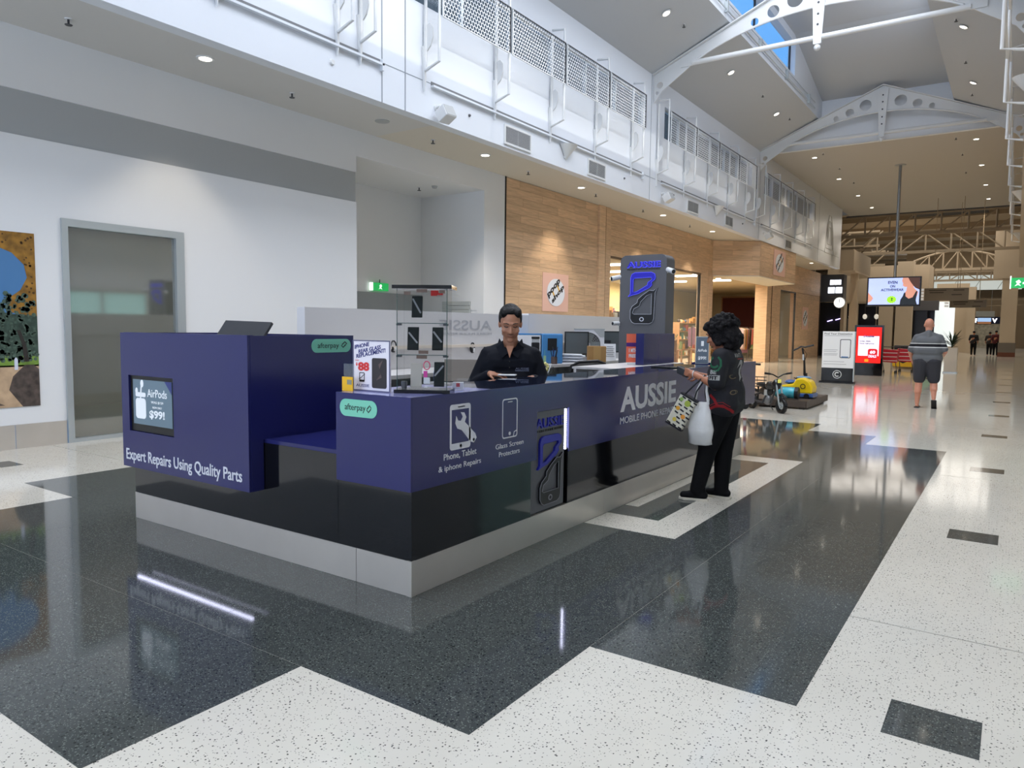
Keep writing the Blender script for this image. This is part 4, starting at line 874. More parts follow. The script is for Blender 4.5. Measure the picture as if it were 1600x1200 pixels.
# trusses
def truss(y, x0, x1, z0, z1, n, lab, arch=0, r=.07, alt=True):
    t = thing('roof_truss', lab, 'truss', ((x0+x1)/2, y, z0), 'beige roof trusses'); tp = lambda x: z1 + arch * (1 - ((x - (x0+x1)/2) / ((x1-x0)/2)) ** 2)
    if arch: MB().tube([(x0 + (x1-x0)*k/16, y, tp(x0 + (x1-x0)*k/16)) for k in range(17)], r, 6).build('top_chord', BEIGE2, t)
    else: B(x0, x1, y-r, y+r, z1-r, z1+r).build('top_chord', BEIGE2, t)
    B(x0, x1, y-r*1.3, y+r*1.3, z0-r*1.3, z0+r*1.3).build('bottom_chord', BEIGE2, t)
    for k in range(n + 1):
        x = x0 + (x1-x0)*k/n; MB().cyl((x, y, z0), (x, y, tp(x)), r*.8, n=6).build('vertical', BEIGE2, t)
        if k < n:
            xa = x0 + (x1-x0)*(k+1)/n; a, b = ((x, z0), (xa, tp(xa))) if k < n/2 or not alt else ((x, tp(x)), (xa, z0))
            MB().cyl((a[0], y, a[1]), (b[0], y, b[1]), r*.7, n=6).build('diagonal', BEIGE2, t)
    return t
truss(50.6, -15, 1.5, 7.55, 8.75, 12, 'nearest beige roof truss just past the ceiling edge', alt=False)
truss(56, -14, 2, 6.95, 8.15, 11, 'second beige roof truss, lower chord below the first')
truss(70, -8.3, -.2, 6.75, 7.0, 8, 'beige arched roof truss above the hanging signs', arch=1.25, r=.08)
truss(78, -9.5, 0, 6.35, 7.1, 9, 'straight beige roof truss behind the arched one')
for i, (y, z) in enumerate(((51, 5.9), (54, 7.0), (57, 7.6), (60, 6.5))):
    t = thing('roof_truss', 'beige truss running left of the slim column, %s' % w7[i].replace('nearest the camera', 'first'), 'truss', (-11, y, z), 'side trusses'); B(-20, -8.2, y-.08, y+.08, z-.08, z+.08).build('bottom_chord', BEIGE2, t)
    for k in range(6): MB().cyl((-19 + k*2, y, z), (-18 + k*2, y, z+1.0), .05, n=6).build('diagonal', BEIGE2, t)
    B(-20, -8.2, y-.06, y+.06, z+.94, z+1.06).build('top_chord', BEIGE2, t)
for x, s_ in ((-7.9, 1), (-.4, -1)):
    t = thing('cable_box', 'square vent box on the far beige wall, %s side' % ('left' if s_ > 0 else 'right'), 'vent', (x, 83.6, 8)); B(x, x+.7, 83.5, 83.85, 8.2, 8.8).build('vent_box', BEIGE2, t)
# hanging TV
tv = thing('hanging_screen', 'large ceiling hung screen advertising activewear', 'screen', (-4.4, 35.3, 3.3)); TY = 35.3
B(-5.48, -3.40, TY, TY+.12, 2.70, 3.96).build('screen_frame', BLACK, tv); B(-5.42, -3.46, TY-.004, TY, 2.78, 3.91).build('display_panel', EM('tv_blue', 'AFC0F2', .95), tv)
MB().cyl((-4.42, TY+.06, 3.9), (-4.42, TY+.06, ROOF), .06, n=12).build('pole', mat('pole_grey', '8E9192', .35, metal=.6), tv); MB().cyl((-4.42, TY+.06, ROOF-.02), (-4.42, TY+.06, ROOF), .22, n=16).build('ceiling_plate', STRIP, tv)
def tvp(name, pts, m, d=.006): MB().prism(pts, (0, TY - d, 0), PX, PZ, (0, .002, 0)).build(name, m, tv)
SK = EM('tv_skin', 'D99A86', .7)
tvp('face_picture', [(-4.10, 3.91), (-4.13, 3.78), (-4.08, 3.66), (-4.10, 3.58), (-4.02, 3.52), (-3.93, 3.52), (-3.95, 3.36), (-4.05, 3.2), (-4.08, 3.05), (-3.8, 2.95), (-3.55, 3.1), (-3.5, 3.3), (-3.62, 3.42), (-3.68, 3.5), (-3.7, 3.91)], SK)
tvp('hair_picture', [(-3.9, 3.91), (-3.82, 3.75), (-3.72, 3.6), (-3.62, 3.48), (-3.46, 3.4), (-3.46, 3.91)], EM('tv_hair', '5A3A30', .4), .008)
tvp('top_picture', [(-4.18, 2.78), (-4.16, 2.98), (-4.08, 3.12), (-4.03, 3.28), (-3.98, 3.28), (-3.97, 3.12), (-3.85, 3.02), (-3.70, 3.08), (-3.58, 3.34), (-3.53, 3.34), (-3.56, 3.1), (-3.58, 2.95), (-3.53, 2.78)], EM('tv_black', '1C242C', .5), .010)
tvp('elbow_picture', [(-5.42, 3.3), (-5.26, 3.12), (-5.22, 3.04), (-5.3, 2.92), (-5.42, 2.86)], SK)
star = [(-4.5 + (.20 if k % 2 else .165) * math.cos(2*PI*k/24), 2.99 + (.17 if k % 2 else .14) * math.sin(2*PI*k/24)) for k in range(24)]
tvp('green_splash_picture', star, EM('tv_green', '9BE02A', .9), .008)
tvp('figure_picture', [(-4.53, 2.92), (-4.5, 3.0), (-4.53, 3.05), (-4.48, 3.07), (-4.44, 3.04), (-4.47, 3.0), (-4.44, 2.9), (-4.48, 2.95)], EM('tv_dgreen', '2A6A1A', .5), .011)
TB = EM('tv_navy', '2B3264', .5)
text('screen_lettering', 'EVEN', (-4.66, TY-.008, 3.66), PX, PZ, .36, .12, .003, TB, tv, thick=.03); text('screen_lettering', 'ON', (-4.58, TY-.008, 3.50), PX, PZ, .2, .11, .003, TB, tv, thick=.03); text('screen_lettering', 'ACTIVEWEAR', (-4.93, TY-.008, 3.35), PX, PZ, .88, .11, .003, TB, tv, thick=.03)
# totems
t1 = thing('directory_stand', 'white and black directory stand reading Find Your Destination', 'sign', (-4.52, 24.4, 0)); Y1 = 24.4
B(-4.98, -4.07, Y1, Y1+.10, .47, 1.60).build('white_panel', mat('panel_white', 'D9DBDC', .4, emit='D9DBDC', es=.25), t1); B(-4.98, -4.07, Y1, Y1+.1, .06, .47).build('black_panel', BLACKG, t1); B(-5.02, -4.02, Y1-.1, Y1+.22, 0, .06).build('foot_plate', BLACK, t1); B(-4.07, -4.04, Y1, Y1+.1, .06, 1.6).build('edge_trim', ALU, t1)
GP = mat('grey_print', '4A4C52', .5)
text('panel_lettering', 'Find Your Destination', (-4.93, Y1-.001, 1.50), PX, PZ, .80, .055, .002, GP, t1, thick=.01)
for z, ww in ((1.46, .78), (1.02, .4), (.97, .36), (.90, .4), (.86, .38), (.66, .6), (.58, .66)): B(-4.93, -4.93+ww, Y1-.003, Y1, z, z+.012).build('print_line', mat('light_print', 'A8AAB0', .5), t1)
plate('phone_outline', [rrect(-4.47, .78, -4.16, 1.36, .04), rrect(-4.45, .80, -4.18, 1.34, .03)[::-1]], (0, Y1-.001, 0), PX, PZ, .003, GP, t1); B(-4.42, -4.22, Y1-.003, Y1, .80, .83).build('blue_bar', mat('blue_print', '4A7FB8', .5), t1)
plate('logo_ring', [circ(-4.52, .27, .13, 24), circ(-4.52, .27, .11, 24)[::-1]], (0, Y1-.001, 0), PX, PZ, .003, WHITE, t1)
plate('logo_mark', [stroke([(-4.52 + .06*math.cos(a), .27 + .06*math.sin(a)) for a in [PI*(.25 + 1.5*k/14) for k in range(15)]], .035)], (0, Y1-.001, 0), PX, PZ, .003, WHITE, t1)
t2 = thing('advert_totem', 'black digital totem with a bright red advert', 'screen', (-4.45, 29.5, 0)); Y2 = 29.5
B(-4.92, -3.95, Y2, Y2+.16, 0, 1.84).build('totem_body', BLACKG, t2); B(-4.85, -4.02, Y2-.004, Y2, .46, 1.76).build('display_panel', EM('ad_red', 'F01A14', 1.0), t2)
B(-4.78, -4.09, Y2-.008, Y2-.004, .72, 1.44).build('ad_panel', EM('ad_white', 'E6E0F4', 1.0), t2)
MB().prism(rrect(-4.45, .58, -4.13, .98, .07), (0, Y2-.012, 0), PX, PZ, (0, .003, 0)).build('ad_box', EM('ad_crimson', 'C81420', .8), t2)
text('ad_lettering', 'Great deals,', (-4.74, Y2-.01, 1.22), PX, PZ, .38, .07, .002, EM('ad_ink', '2A2440', .3), t2, thick=.02); text('ad_lettering', 'Now half price.', (-4.74, Y2-.01, 1.13), PX, PZ, .5, .07, .002, MATS['ad_ink'], t2, thick=.02)
text('ad_lettering', '60', (-4.38, Y2-.014, .80), PX, PZ, .18, .12, .002, MATS['ad_white'], t2, thick=.05); text('ad_lettering', 'DEALS', (-4.42, Y2-.014, .66), PX, PZ, .26, .10, .002, MATS['ad_white'], t2, thick=.04)
text('ad_lettering', 'Double', (-4.62, Y2-.01, 1.40), PX, PZ, .36, .08, .002, EM('ad_blue', '1F3470', .4), t2, thick=.04, italic=.3)
B(-4.55, -4.42, Y2-.012, Y2-.008, .50, .60).build('ad_square', EM('ad_orange', 'F08A20', 1), t2)
# clock
ck = thing('wall_clock', 'round white lit clock hanging from the left shopfront line', 'clock', (-8.2, 44, 3.2)); MB().cyl((-8.2, 44, 3.2), (-8.2, 44.12, 3.2), .30, n=28).build('clock_rim', ALU, ck); MB().cyl((-8.2, 43.99, 3.2), (-8.2, 44, 3.2), .275, n=28).build('clock_face', EM('clock_white', 'F2F6F8', .9), ck)
B(-8.21, -8.19, 43.97, 43.99, 3.2, 3.40).build('clock_hand', BLACK, ck); B(-8.33, -8.2, 43.97, 43.99, 3.11, 3.13).build('clock_hand', BLACK, ck); B(-8.8, -8.2, 44.04, 44.08, 3.5, 3.54).build('clock_arm', DGREY, ck)
# cube sign of the next shop
cs = thing('shop_sign', 'grey projecting sign box with two rows of white lit letters', 'sign', (-9.8, 50, 4)); B(-10.5, -9.15, 50.2, 51.2, 3.5, 5.2).build('sign_box', mat('sign_grey', '4C5058', .5), cs)
LWT = EM('letter_white', 'F4F8FF', 2)
for z0, z1, xs_ in ((4.55, 4.86, ((-9.95, -9.72), (-9.69, -9.50), (-9.47, -9.30))), (4.02, 4.40, ((-10.05, -9.66), (-9.60, -9.22)))):
    for a_, b_ in xs_: B(a_, b_, 50.17, 50.2, z0, z1).build('lit_letter_block', LWT, cs)
B(-12.5, -9.2, 52, 52.2, 0, 3.5).build('dark_shopfront', DARK, fe); B(-9.4, -9.2, 51, 52.2, 0, 3.6).build('beige_column', BEIGE, fe)
for i, (x, z) in enumerate(((-10.2, 2.3), (-9.7, 2.4))): t = thing('neon_light', 'small violet neon strip in the dark shop, %s' % ('left' if i == 0 else 'right'), 'light', (x, 51.9, z)); MB().obox((x, 51.9, z), V(.16, 0, .05), V(0, .02, 0), V(-.01, 0, .03)).build('neon_tube', EM('neon', 'C9B8FF', 2.5), t)
for i, x in enumerate((-10.6, -9.6, -7.9 - .9)): t = thing('pendant_lamp', 'small white pendant lamp in the dark far shop, %s' % ['left', 'middle', 'right'][i], 'lamp', (x, 61.5, 2.9), 'pendant lamps in the far shop'); MB().ell((x, 61.5, 2.75), .16, .16, .2, 12, 8).build('lamp_globe', EM('globe', 'D8D2C4', .7), t, smooth=True); MB().cyl((x, 61.5, 2.9), (x, 61.5, 3.7), .02, n=6).build('cord', DGREY, t)
# hanging direction signs
for i, (x0, x1, z0, z1, y, lab) in enumerate(((-4.17, -2.15, 3.29, 3.95, 45, 'upper hanging grey direction sign past the activewear screen'), (-3.12, -1.40, 2.97, 3.40, 47, 'lower hanging grey direction sign behind the first'))):
    t = thing('direction_sign', lab, 'sign', ((x0+x1)/2, y, z0), 'hanging direction signs'); B(x0, x1, y, y+.1, z0, z1).build('sign_board', mat('sign_taupe', '6F675C', .6), t)
    for k, (a, b) in enumerate(((.1, .5), (.12, .44), (.62, .85), (.66, .9))): B(x0+(x1-x0)*a, x0+(x1-x0)*b, y-.006, y, z1-.14-.12*(k % 3), z1-.09-.12*(k % 3)).build('sign_line', mat('sign_ink', '3A342E', .6), t)
    for k in range(4 if i == 0 else 2): B(x0 - .24, x0 - .04, y, y+.1, z0 + .03 + k*.165, z0 + .15 + k*.165).build('pictogram', EM('picto', 'D8D8D8', .4), t)
    for a in (.2, .8): MB().cyl((x0+(x1-x0)*a, y+.05, z1), (x0+(x1-x0)*a, y+.05, ROOF if y < 49 else 7), .015, n=6).build('hanger_rod', BEIGE2, t)
xs = thing('exit_sign', 'green hanging exit sign with running figure at the far right', 'exit sign', (.0, 14, 2.4)); B(-.11, .28, 14, 14.03, 2.31, 2.47).build('sign_board', EM('exit_green', '1C9A4C', .9), xs); B(-.125, -.11, 13.99, 14.04, 2.30, 2.50).build('sign_edge', EM('exit_white', 'F2FFF6', 1.2), xs)
MB().prism([(0, .02), (.03, .06), (.01, .09), (.05, .12), (.08, .08), (.05, .06), (.08, .02), (.04, .04)], (-.06, 13.998, 2.32), PX, PZ, (0, .002, 0)).build('running_figure', MATS['exit_white'], xs)
MB().prism([(.10, .05), (.10, .08), (.14, .08), (.14, .10), (.18, .065), (.14, .03), (.14, .05)], (-.06, 13.998, 2.32), PX, PZ, (0, .002, 0)).build('arrow', MATS['exit_white'], xs)
MB().cyl((.1, 14.02, 2.47), (.1, 14.02, SOF), .01, n=6).build('hanger_rod', ALU, xs)
# ------------------------------------------------------------------ potted plant
pl = thing('potted_plant', 'dark green spiky plant in a tall white pot past the walking man', 'plant', (-2.1, 34, 0))
MB().prism([(-.22, -.22), (.22, -.22), (.22, .22), (-.22, .22)], (-2.1, 34, .05), PX, PY, (0, 0, .95)).build('pot', mat('pot_white', 'CFC9BE', .5), pl); B(-2.35, -1.85, 33.75, 34.25, 0, .05).build('pot_base', ALU, pl)
LV = mat('leaf_dark', '1F3322', .5, randv=.3)
for k in range(46):
    a = random.random() * 2 * PI; e = .2 + random.random() * 1.1; L = .45 + random.random() * .35; d = V(math.cos(a) * math.cos(e), math.sin(a) * math.cos(e), math.sin(e)); o = V(-2.1, 34, 1.0 + random.random() * .2)
    s_ = d.cross(PZ).normalized() * .035; p1 = o + d * L * .5; p2 = o + d * L + V(0, 0, -.1)
    MB().add([o - s_*.4, o + s_*.4, p1 + s_, p1 - s_, p2], [(0, 1, 2, 3), (3, 2, 4)]).build('leaf', LV, pl)
# yellow and black striped ride box, red trolleys
yb_ = thing('striped_barrier', 'black and yellow stepped ride base beside the walking man', 'barrier', (-3.95, 35.4, 0)); YL = mat('ride_yellow', 'C9A21A', .4)
for i, (z0, z1, m_, d) in enumerate(((0, .12, BEIGE2, .3), (.12, .34, YL, .1), (.34, .46, BLACK, .14), (.46, .62, YL, .16), (.62, .78, BLACK, .3), (.78, .84, YL, .34), (.84, 1.02, BLACK, .4))): B(-4.35, -3.45, 35.3 + d, 36.4, z0, z1).build('striped_step', m_, yb_)
MB().prism([(.25, .02), (.45, -.08), (.65, .02)], (-4.4, 35.39, .34), PX, PZ, (0, .01, 0)).build('dark_emblem', BLACK, yb_)
def trolley(x, y, lab, s=1.0):
    t = thing('shopping_trolley', lab, 'trolley', (x, y, 0), 'red trolleys by the totem'); RD = mat('trolley_red', 'B01828', .4)
    b = MB().prism([(-.24, .45), (.24, .42), (.30, .90), (-.30, .95)], (x, y, 0), PX, PZ, (0, .5, 0)); b.build('basket', RD, t)
    for z in (.5, .65, .8): MB().tube([(x-.30, y-.01, z), (x-.1, y-.015, z), (x+.28, y-.01, z)], .012, 5).build('basket_wire', STEELW, t)
    for sx in (-.22, .22):
        MB().tube([(x+sx, y+.05, .45), (x+sx, y+.45, .08)], .016, 6).build('frame_leg', DGREY, t); MB().cyl((x+sx-.02, y+.05, .06), (x+sx+.02, y+.05, .06), .06, n=12).build('wheel', BLACK, t); MB().cyl((x+sx-.02, y+.45, .06), (x+sx+.02, y+.45, .06), .06, n=12).build('wheel', BLACK, t)
    MB().tube([(x-.28, y+.5, .9), (x-.28, y+.6, 1.02), (x+.28, y+.6, 1.02), (x+.28, y+.5, .9)], .016, 6).build('handle', BLACK, t)
trolley(-3.98, 31.4, 'red shopping trolley right beside the red advert totem'); trolley(-3.55, 32.6, 'red shopping trolley behind the first, further right')
gs = thing('floor_marker', 'small green folded floor sign by the white pot', 'sign', (-2.35, 29, 0)); MB().add([(-2.62, 29, .02), (-2.24, 29, .10), (-2.62, 29, .45), (-2.62, 29.2, .02), (-2.24, 29.2, .1), (-2.62, 29.1, .45)], [(0, 1, 2), (5, 4, 3), (0, 3, 4, 1), (1, 4, 5, 2), (2, 5, 3, 0)]).build('green_panel', mat('green_sign', '1E7A48', .5), gs)
# ------------------------------------------------------------------ shop interior furnishing
def lampstrip(x, y, L, lab, ax=0):
    t = thing('strip_light', lab, 'light', (x, y, 3.95), 'strip lights in the homeware shop'); B(x, x + (L if ax == 0 else .25), y, y + (.25 if ax == 0 else L), 3.93, 3.99).build('light_tube', LAMPW, t)
k = 0
for x in (-12.6, -14.8, -17.0):
    for y in (21.5, 24.5, 27.5, 31, 34.5):
        k += 1; lampstrip(x, y, 1.3, 'white strip light on the shop ceiling, row %s, %s back' % (['by the glass', 'in the middle', 'at the rear'][[-12.6, -14.8, -17.0].index(x)], w7[[21.5, 24.5, 27.5, 31, 34.5].index(y)]))
for i, y in enumerate((30.8, 32.3, 33.8, 35.3)):
    t = thing('downlight', 'warm downlight inside the shop entrance, %s of four' % ordn[i], 'downlight', (-11.6, y, 4.0), 'shop entrance downlights'); MB().cyl((-11.6, y, 3.985), (-11.6, y, 3.999), .12, n=16).build('lamp', LAMP, t)
bn = thing('wall_banner', 'dark red banner on the rear wall of the homeware shop', 'banner', (-15.3, 48.9, 2.8)); B(-16.4, -14.2, 48.8, 48.85, 1.75, 3.75).build('banner_cloth', mat('dark_red', '4A1714', .8), bn); B(-16.5, -14.1, 48.86, 48.95, 1.65, 3.85).build('banner_frame', WOODD, bn)
B(-17.7, -17.5, 31.5, 49, 0, 4.0).build('rear_partition', mat('cream_partition', 'D9C68C', .8), sr)
random.seed(11); CC = ['8A3B2A', 'C9B28A', '3A4A5E', 'D8D2C0', '6B7A4A', '3A2A20', 'A87A3A', 'B9A0A0', '2A2A30', '7F5A70', 'C98A4A', '4A6A5A']
CN = 'rust red,tan,slate blue,cream,moss green,dark brown,ochre,dusty pink,black,plum,amber,sea green'.split(',')
CM = [mat('goods_%d' % i, c, .6) for i, c in enumerate(CC)]
# clothes racks near the entrance
for ri, (x, y) in enumerate(((-11.7, 38.2), (-12.3, 42.0), (-13.4, 40.0), (-12.6, 34.0))):
    t = thing('clothes_rack', 'clothes rack with hanging garments inside the shop, %s from the entrance pillar' % ordn[ri], 'clothes rack', (x, y, 0), 'clothes racks in the homeware shop')
    for yy in (y - .75, y + .75): MB().tube([(x, yy, .03), (x, yy, 1.75)], .02, 6).build('rack_post', DGREY, t); B(x-.25, x+.25, yy-.02, yy+.02, .02, .06).build('rack_foot', DGREY, t)
    MB().cyl((x, y - .75, 1.75), (x, y + .75, 1.75), .018, n=6).build('rack_rail', DGREY, t)
    for k in range(11):
        yy = y - .66 + k * .13; L = .8 + random.random() * .5; w = .2 + random.random() * .05
        ci = random.randrange(12); g = tag(MB().prism([(-w, -.08), (-.05, 0), (.05, 0), (w, -.08), (w*.9, -L), (-w*.9, -L)], (x, yy, 1.72), PX, PZ, (0, .05, 0)).build('garment', CM[ci]), '%s garment, %s along the clothes rack %s from the entrance pillar' % (CN[ci], (w7 + ['ninth', 'tenth', 'last'])[k].replace('nearest the camera', 'first'), ordn[ri]), 'garment', 'garments on the racks')
# display tables and shelves with goods
def shelf(x, y0, y1, lab, n=4, H=2.0, seed=0):
    sn = {21.0: 'front left shelf', 25.6: 'low shelf', 38.0: 'deep rear shelf', 42.5: 'far rear shelf', 25.4: 'tall shelf', 29.2: 'short shelf', 21.5: 'rear shelf'}[y0]
    t = thing('display_shelf', lab, 'shelf', (x, (y0+y1)/2, 0), 'display shelves in the homeware shop')
    for yy in (y0, y1 - .04): B(x - .2, x + .2, yy, yy + .04, .02, H).build('shelf_side', WOODD, t)
    for k in range(n):
        z = .15 + k * (H - .2) / (n - 1); B(x - .2, x + .2, y0 + .04, y1 - .04, z, z + .03).build('shelf_board', WOODD, t)
    goods = []
    for k in range(n):
        z = .18 + k * (H - .2) / (n - 1); y = y0 + .15; gi_ = 0
        while y < y1 - .2:
            w_ = .10 + random.random() * .16; h = .12 + random.random() * .25; r = random.random(); ci = random.randrange(12); m_ = CM[ci]
            if r < .4:
                b = MB().cyl((x + .05, y + w_/2, z), (x + .05, y + w_/2, z + h*.7), w_*.45, w_*.3, 10); b.cyl((x + .05, y + w_/2, z + h*.7), (x+.05, y + w_/2, z + h), w_*.15, w_*.2, 10); o = b.build('vase', m_); nm = 'vase'
            elif r < .75: o = B(x - .08, x + .12, y, y + w_, z, z + h).build('box', m_, bevel=.01); nm = 'box'
            else: o = MB().ell((x + .05, y + w_/2, z + w_*.45), w_*.45, w_*.45, w_*.45, 10, 8).build('ornament', m_, smooth=True); nm = 'ornament'
            tag(o, '%s %s on the %s, %s board, %s from its left end' % (CN[ci], nm, sn, ['lowest', 'second', 'third', 'fourth', 'top'][k], (('first second third fourth fifth sixth seventh eighth ninth tenth eleventh twelfth thirteenth fourteenth fifteenth sixteenth seventeenth eighteenth nineteenth twentieth'.split() + ['last'] * 20)[gi_])), nm, 'goods on the ' + sn); y += w_ + .06; gi_ += 1
shelf(-11.3, 21.0, 23.0, 'wooden display shelf just inside the first shop window'); shelf(-11.4, 25.6, 28.0, 'low wooden display shelf behind the second shop window', 3, 1.2); shelf(-13.6, 25.4, 27.6, 'tall wooden display shelf deeper in the shop, left of cream column', 5, 2.2); shelf(-12.9, 29.2, 30.4, 'short wooden shelf left of the clothes racks', 4, 1.6); shelf(-15.2, 21.5, 24.5, 'long wooden display shelf at the left rear of the shop', 5, 2.3)
shelf(-15.3, 38.0, 41.5, 'tall wooden shelf along the deep rear of the shop', 5, 2.0); shelf(-15.6, 42.5, 47.0, 'long wooden shelf at the far rear of the shop', 5, 2.1)
mr_ = thing('gold_mirror', 'gold framed mirror with candle lights in the shop window', 'mirror', (-12.6, 27.8, 1.8)); B(-12.7, -12.65, 26.9, 28.1, 1.3, 2.4).build('mirror_frame', mat('gold', 'A8842F', .3, metal=.7), mr_); B(-12.65, -12.64, 27.0, 28.0, 1.4, 2.3).build('mirror_glass', mat('mirror_glass', '9A8550', .1, metal=.6), mr_)
for i in range(5): MB().ell((-12.55, 27.05 + i*.22, 1.7 + .12*(i % 2)), .035, .035, .05, 8, 6).build('candle_bulb', EM('bulb', 'FFE2A0', 5), mr_)
for i, (x, y) in enumerate(((-12.2, 30.6), (-12.0, 28.7), (-11.9, 32.8))):
    t = thing('shop_table', 'dark wooden table with goods behind the shop glass, %s' % ordn[i], 'table', (x, y, 0), 'tables in the homeware shop'); B(x-.4, x+.4, y-.5, y+.5, .70, .75).build('tabletop', WOODD, t)
    for q in range(9):
        ci = random.randrange(12); xx, yy = x - .28 + .28*(q % 3), y - .36 + .3*(q//3); hh = .12 + random.random()*.3
        tag(MB().cyl((xx, yy, .751), (xx, yy, .751 + hh), .07, .04 + random.random()*.05, 10).build('vase', CM[ci]), '%s vase on the %s dark shop table, %s' % (CN[ci], ordn[i], (w7 + ['ninth'])[q].replace('nearest the camera', 'first') + ' of nine'), 'vase', 'goods on the shop tables')
    for sx in (-.35, .35):
        for sy in (-.45, .45): B(x+sx-.03, x+sx+.03, y+sy-.03, y+sy+.03, .02, .70).build('leg', WOODD, t)
for i, (x, y, s_) in enumerate(((-11.3, 23.8, 1), (-12.9, 29.6, 1.1), (-13.0, 31.8, .9), (-13.4, 36.0, 1.2))):
    t = thing('artificial_plant', 'leafy green plant in a basket inside the shop, %s from the left' % ordn[i], 'plant', (x, y, 0), 'plants in the homeware shop'); MB().cyl((x, y, .02), (x, y, .4), .16, .2, 12).build('basket', CM[1], t)
    b = MB()
    for k in range(60):
        d = V(random.gauss(0, 1), random.gauss(0, 1), random.gauss(0, 1)).normalized(); c_ = V(x, y, 1.15 * s_ + .2) + d * random.random() * .38 * s_; e1 = d.orthogonal().normalized() * .07; e2 = d.cross(e1).normalized() * .04; b.add([c_ - e1, c_ + e2, c_ + e1, c_ - e2], [(0, 1, 2, 3)])
    b.build('foliage', mat('shop_leaf', '4A6238', .6), t, kind='stuff'); MB().cyl((x, y, .4), (x, y, 1.2*s_), .02, n=6).build('stem', WOODD, t)

# ------------------------------------------------------------------ ride-on display in the mall
pf = thing('display_platform', 'low dark timber platform holding the ride-on toys', 'platform', (-4.3, 16.6, 0)); DB = mat('dark_timber', '4A3F38', .5, var=.15, vscale=6)
for k in range(7): B(-5.3, -3.46, 15.62 + k*.285, 15.62 + k*.285 + .275, .13, .17).build('deck_board', DB, pf)
for x in (-5.25, -4.4, -3.6): B(x, x + .1, 15.65, 17.55, .0, .13).build('bearer', DB, pf)
B(-5.3, -3.46, 15.60, 15.615, .04, .17).build('edge_board', DB, pf); B(-3.455, -3.43, 15.6, 17.6, .04, .17).build('edge_board', DB, pf)
# mini motorbike
mb = thing('mini_motorbike', 'black mini motorbike leaning in front of the toy platform', 'motorbike', (-4.0, 14.9, 0))
Fw = V(-3.68, 14.60, .15); Rw = V(-4.42, 15.22, .15); d = (Fw - Rw).normalized(); sd = d.cross(PZ).normalized()
def wheel(c, r, par, wd=.045):
    b = MB(); pts = [c + (d * math.cos(2*PI*k/20) + PZ * math.sin(2*PI*k/20)) * (r - wd*.8) for k in range(21)]
    b.tube(pts, wd*.8, 8); ty = b.build('tyre', BLACK, par); b = MB(); pts = [c + (d * math.cos(2*PI*k/20) + PZ * math.sin(2*PI*k/20)) * (r - wd*1.9) for k in range(21)]; b.tube(pts, .012, 6); rim = b.build('wheel_rim', ALU, ty)
    for k in range(5): q = c + (d * math.cos(2*PI*k/5) + PZ * math.sin(2*PI*k/5)) * (r - wd*1.9); MB().cyl(c, q, .014, n=6).build('spoke', ALU, ty)
    MB().cyl(c - sd*.03, c + sd*.03, .03, n=10).build('hub', ALU, ty)
wheel(Fw, .165, mb, .052); wheel(Rw, .165, mb, .052)
hd = Fw + PZ*.50 - d*.14
for s_ in (-1, 1): MB().tube([Fw + sd*.05*s_, hd + sd*.05*s_], .016, 8).build('fork_leg', ALU, mb)
MB().tube([hd + sd*.26 + PZ*.12, hd + sd*.12 + PZ*.1, hd + PZ*.04, hd - sd*.12 + PZ*.1, hd - sd*.26 + PZ*.12], .013, 8).build('handlebar', BLACK, mb)
for s_ in (-1, 1): MB().cyl(hd + sd*.18*s_ + PZ*.11, hd + sd*.30*s_ + PZ*.125, .02, n=8).build('grip', BLACK, mb)
MB().obox(hd + d*.05 - PZ*.03, sd*.035, PZ*.035, d*.015).build('headlamp', EM('headlamp', 'E8E06A', .2), mb, bevel=.01)
ctr = (Fw + Rw) / 2
MB().tube([hd, ctr + PZ*.25, Rw + PZ*.12], .022, 8).build('frame_tube', DGREY, mb); MB().tube([hd - PZ*.05, ctr + d*.15 + PZ*.02, Rw], .02, 8).build('frame_tube', DGREY, mb)
MB().ell(ctr + d*.12 + PZ*.36, .17, .09, .09, 14, 10, Matrix((d, sd, PZ)).transposed()).build('fuel_tank', mat('tank_black', '2A2A28', .2), mb, smooth=True)
MB().ell(ctr - d*.15 + PZ*.37, .20, .08, .045, 14, 10, Matrix((d, sd, PZ)).transposed()).build('seat', BLACK, mb, smooth=True)
MB().ell(ctr + d*.03 + PZ*.08, .12, .08, .11, 12, 8, Matrix((d, sd, PZ)).transposed()).build('engine', mat('engine_grey', '77787A', .35, metal=.6), mb, smooth=True)
MB().ell(hd - PZ*.10 - d*.03, .09, .10, .11, 12, 8, Matrix((d, sd, PZ)).transposed()).build('front_shroud', BLACK, mb, smooth=True); MB().ell(ctr - d*.02 + PZ*.24, .24, .05, .09, 14, 8, Matrix((d, sd, PZ)).transposed()).build('side_panel', BLACK, mb, smooth=True)
MB().obox(ctr + d*.02 + PZ*.21, d*.05, sd*.05, PZ*.07).build('cylinder_head', ALU, mb, bevel=.01)
MB().tube([ctr + d*.06 + PZ*.16 + sd*.05, ctr + PZ*.02 + sd*.1, Rw + sd*.1 + PZ*.05], .022, 8).build('exhaust', DGREY, mb)
MB().tube([Rw + PZ*.21 - d*.14, Rw + PZ*.26, Rw + PZ*.23 + d*.14], .03, 6).build('rear_mudguard', BLACK, mb); MB().tube([Fw + PZ*.19 - d*.10, Fw + PZ*.22, Fw + PZ*.16 + d*.13], .028, 6).build('front_mudguard', BLACK, mb)
MB().tube([ctr + PZ*.02 - sd*.05, ctr - sd*.16 - PZ*.14], .01, 6).build('kickstand', DGREY, mb)
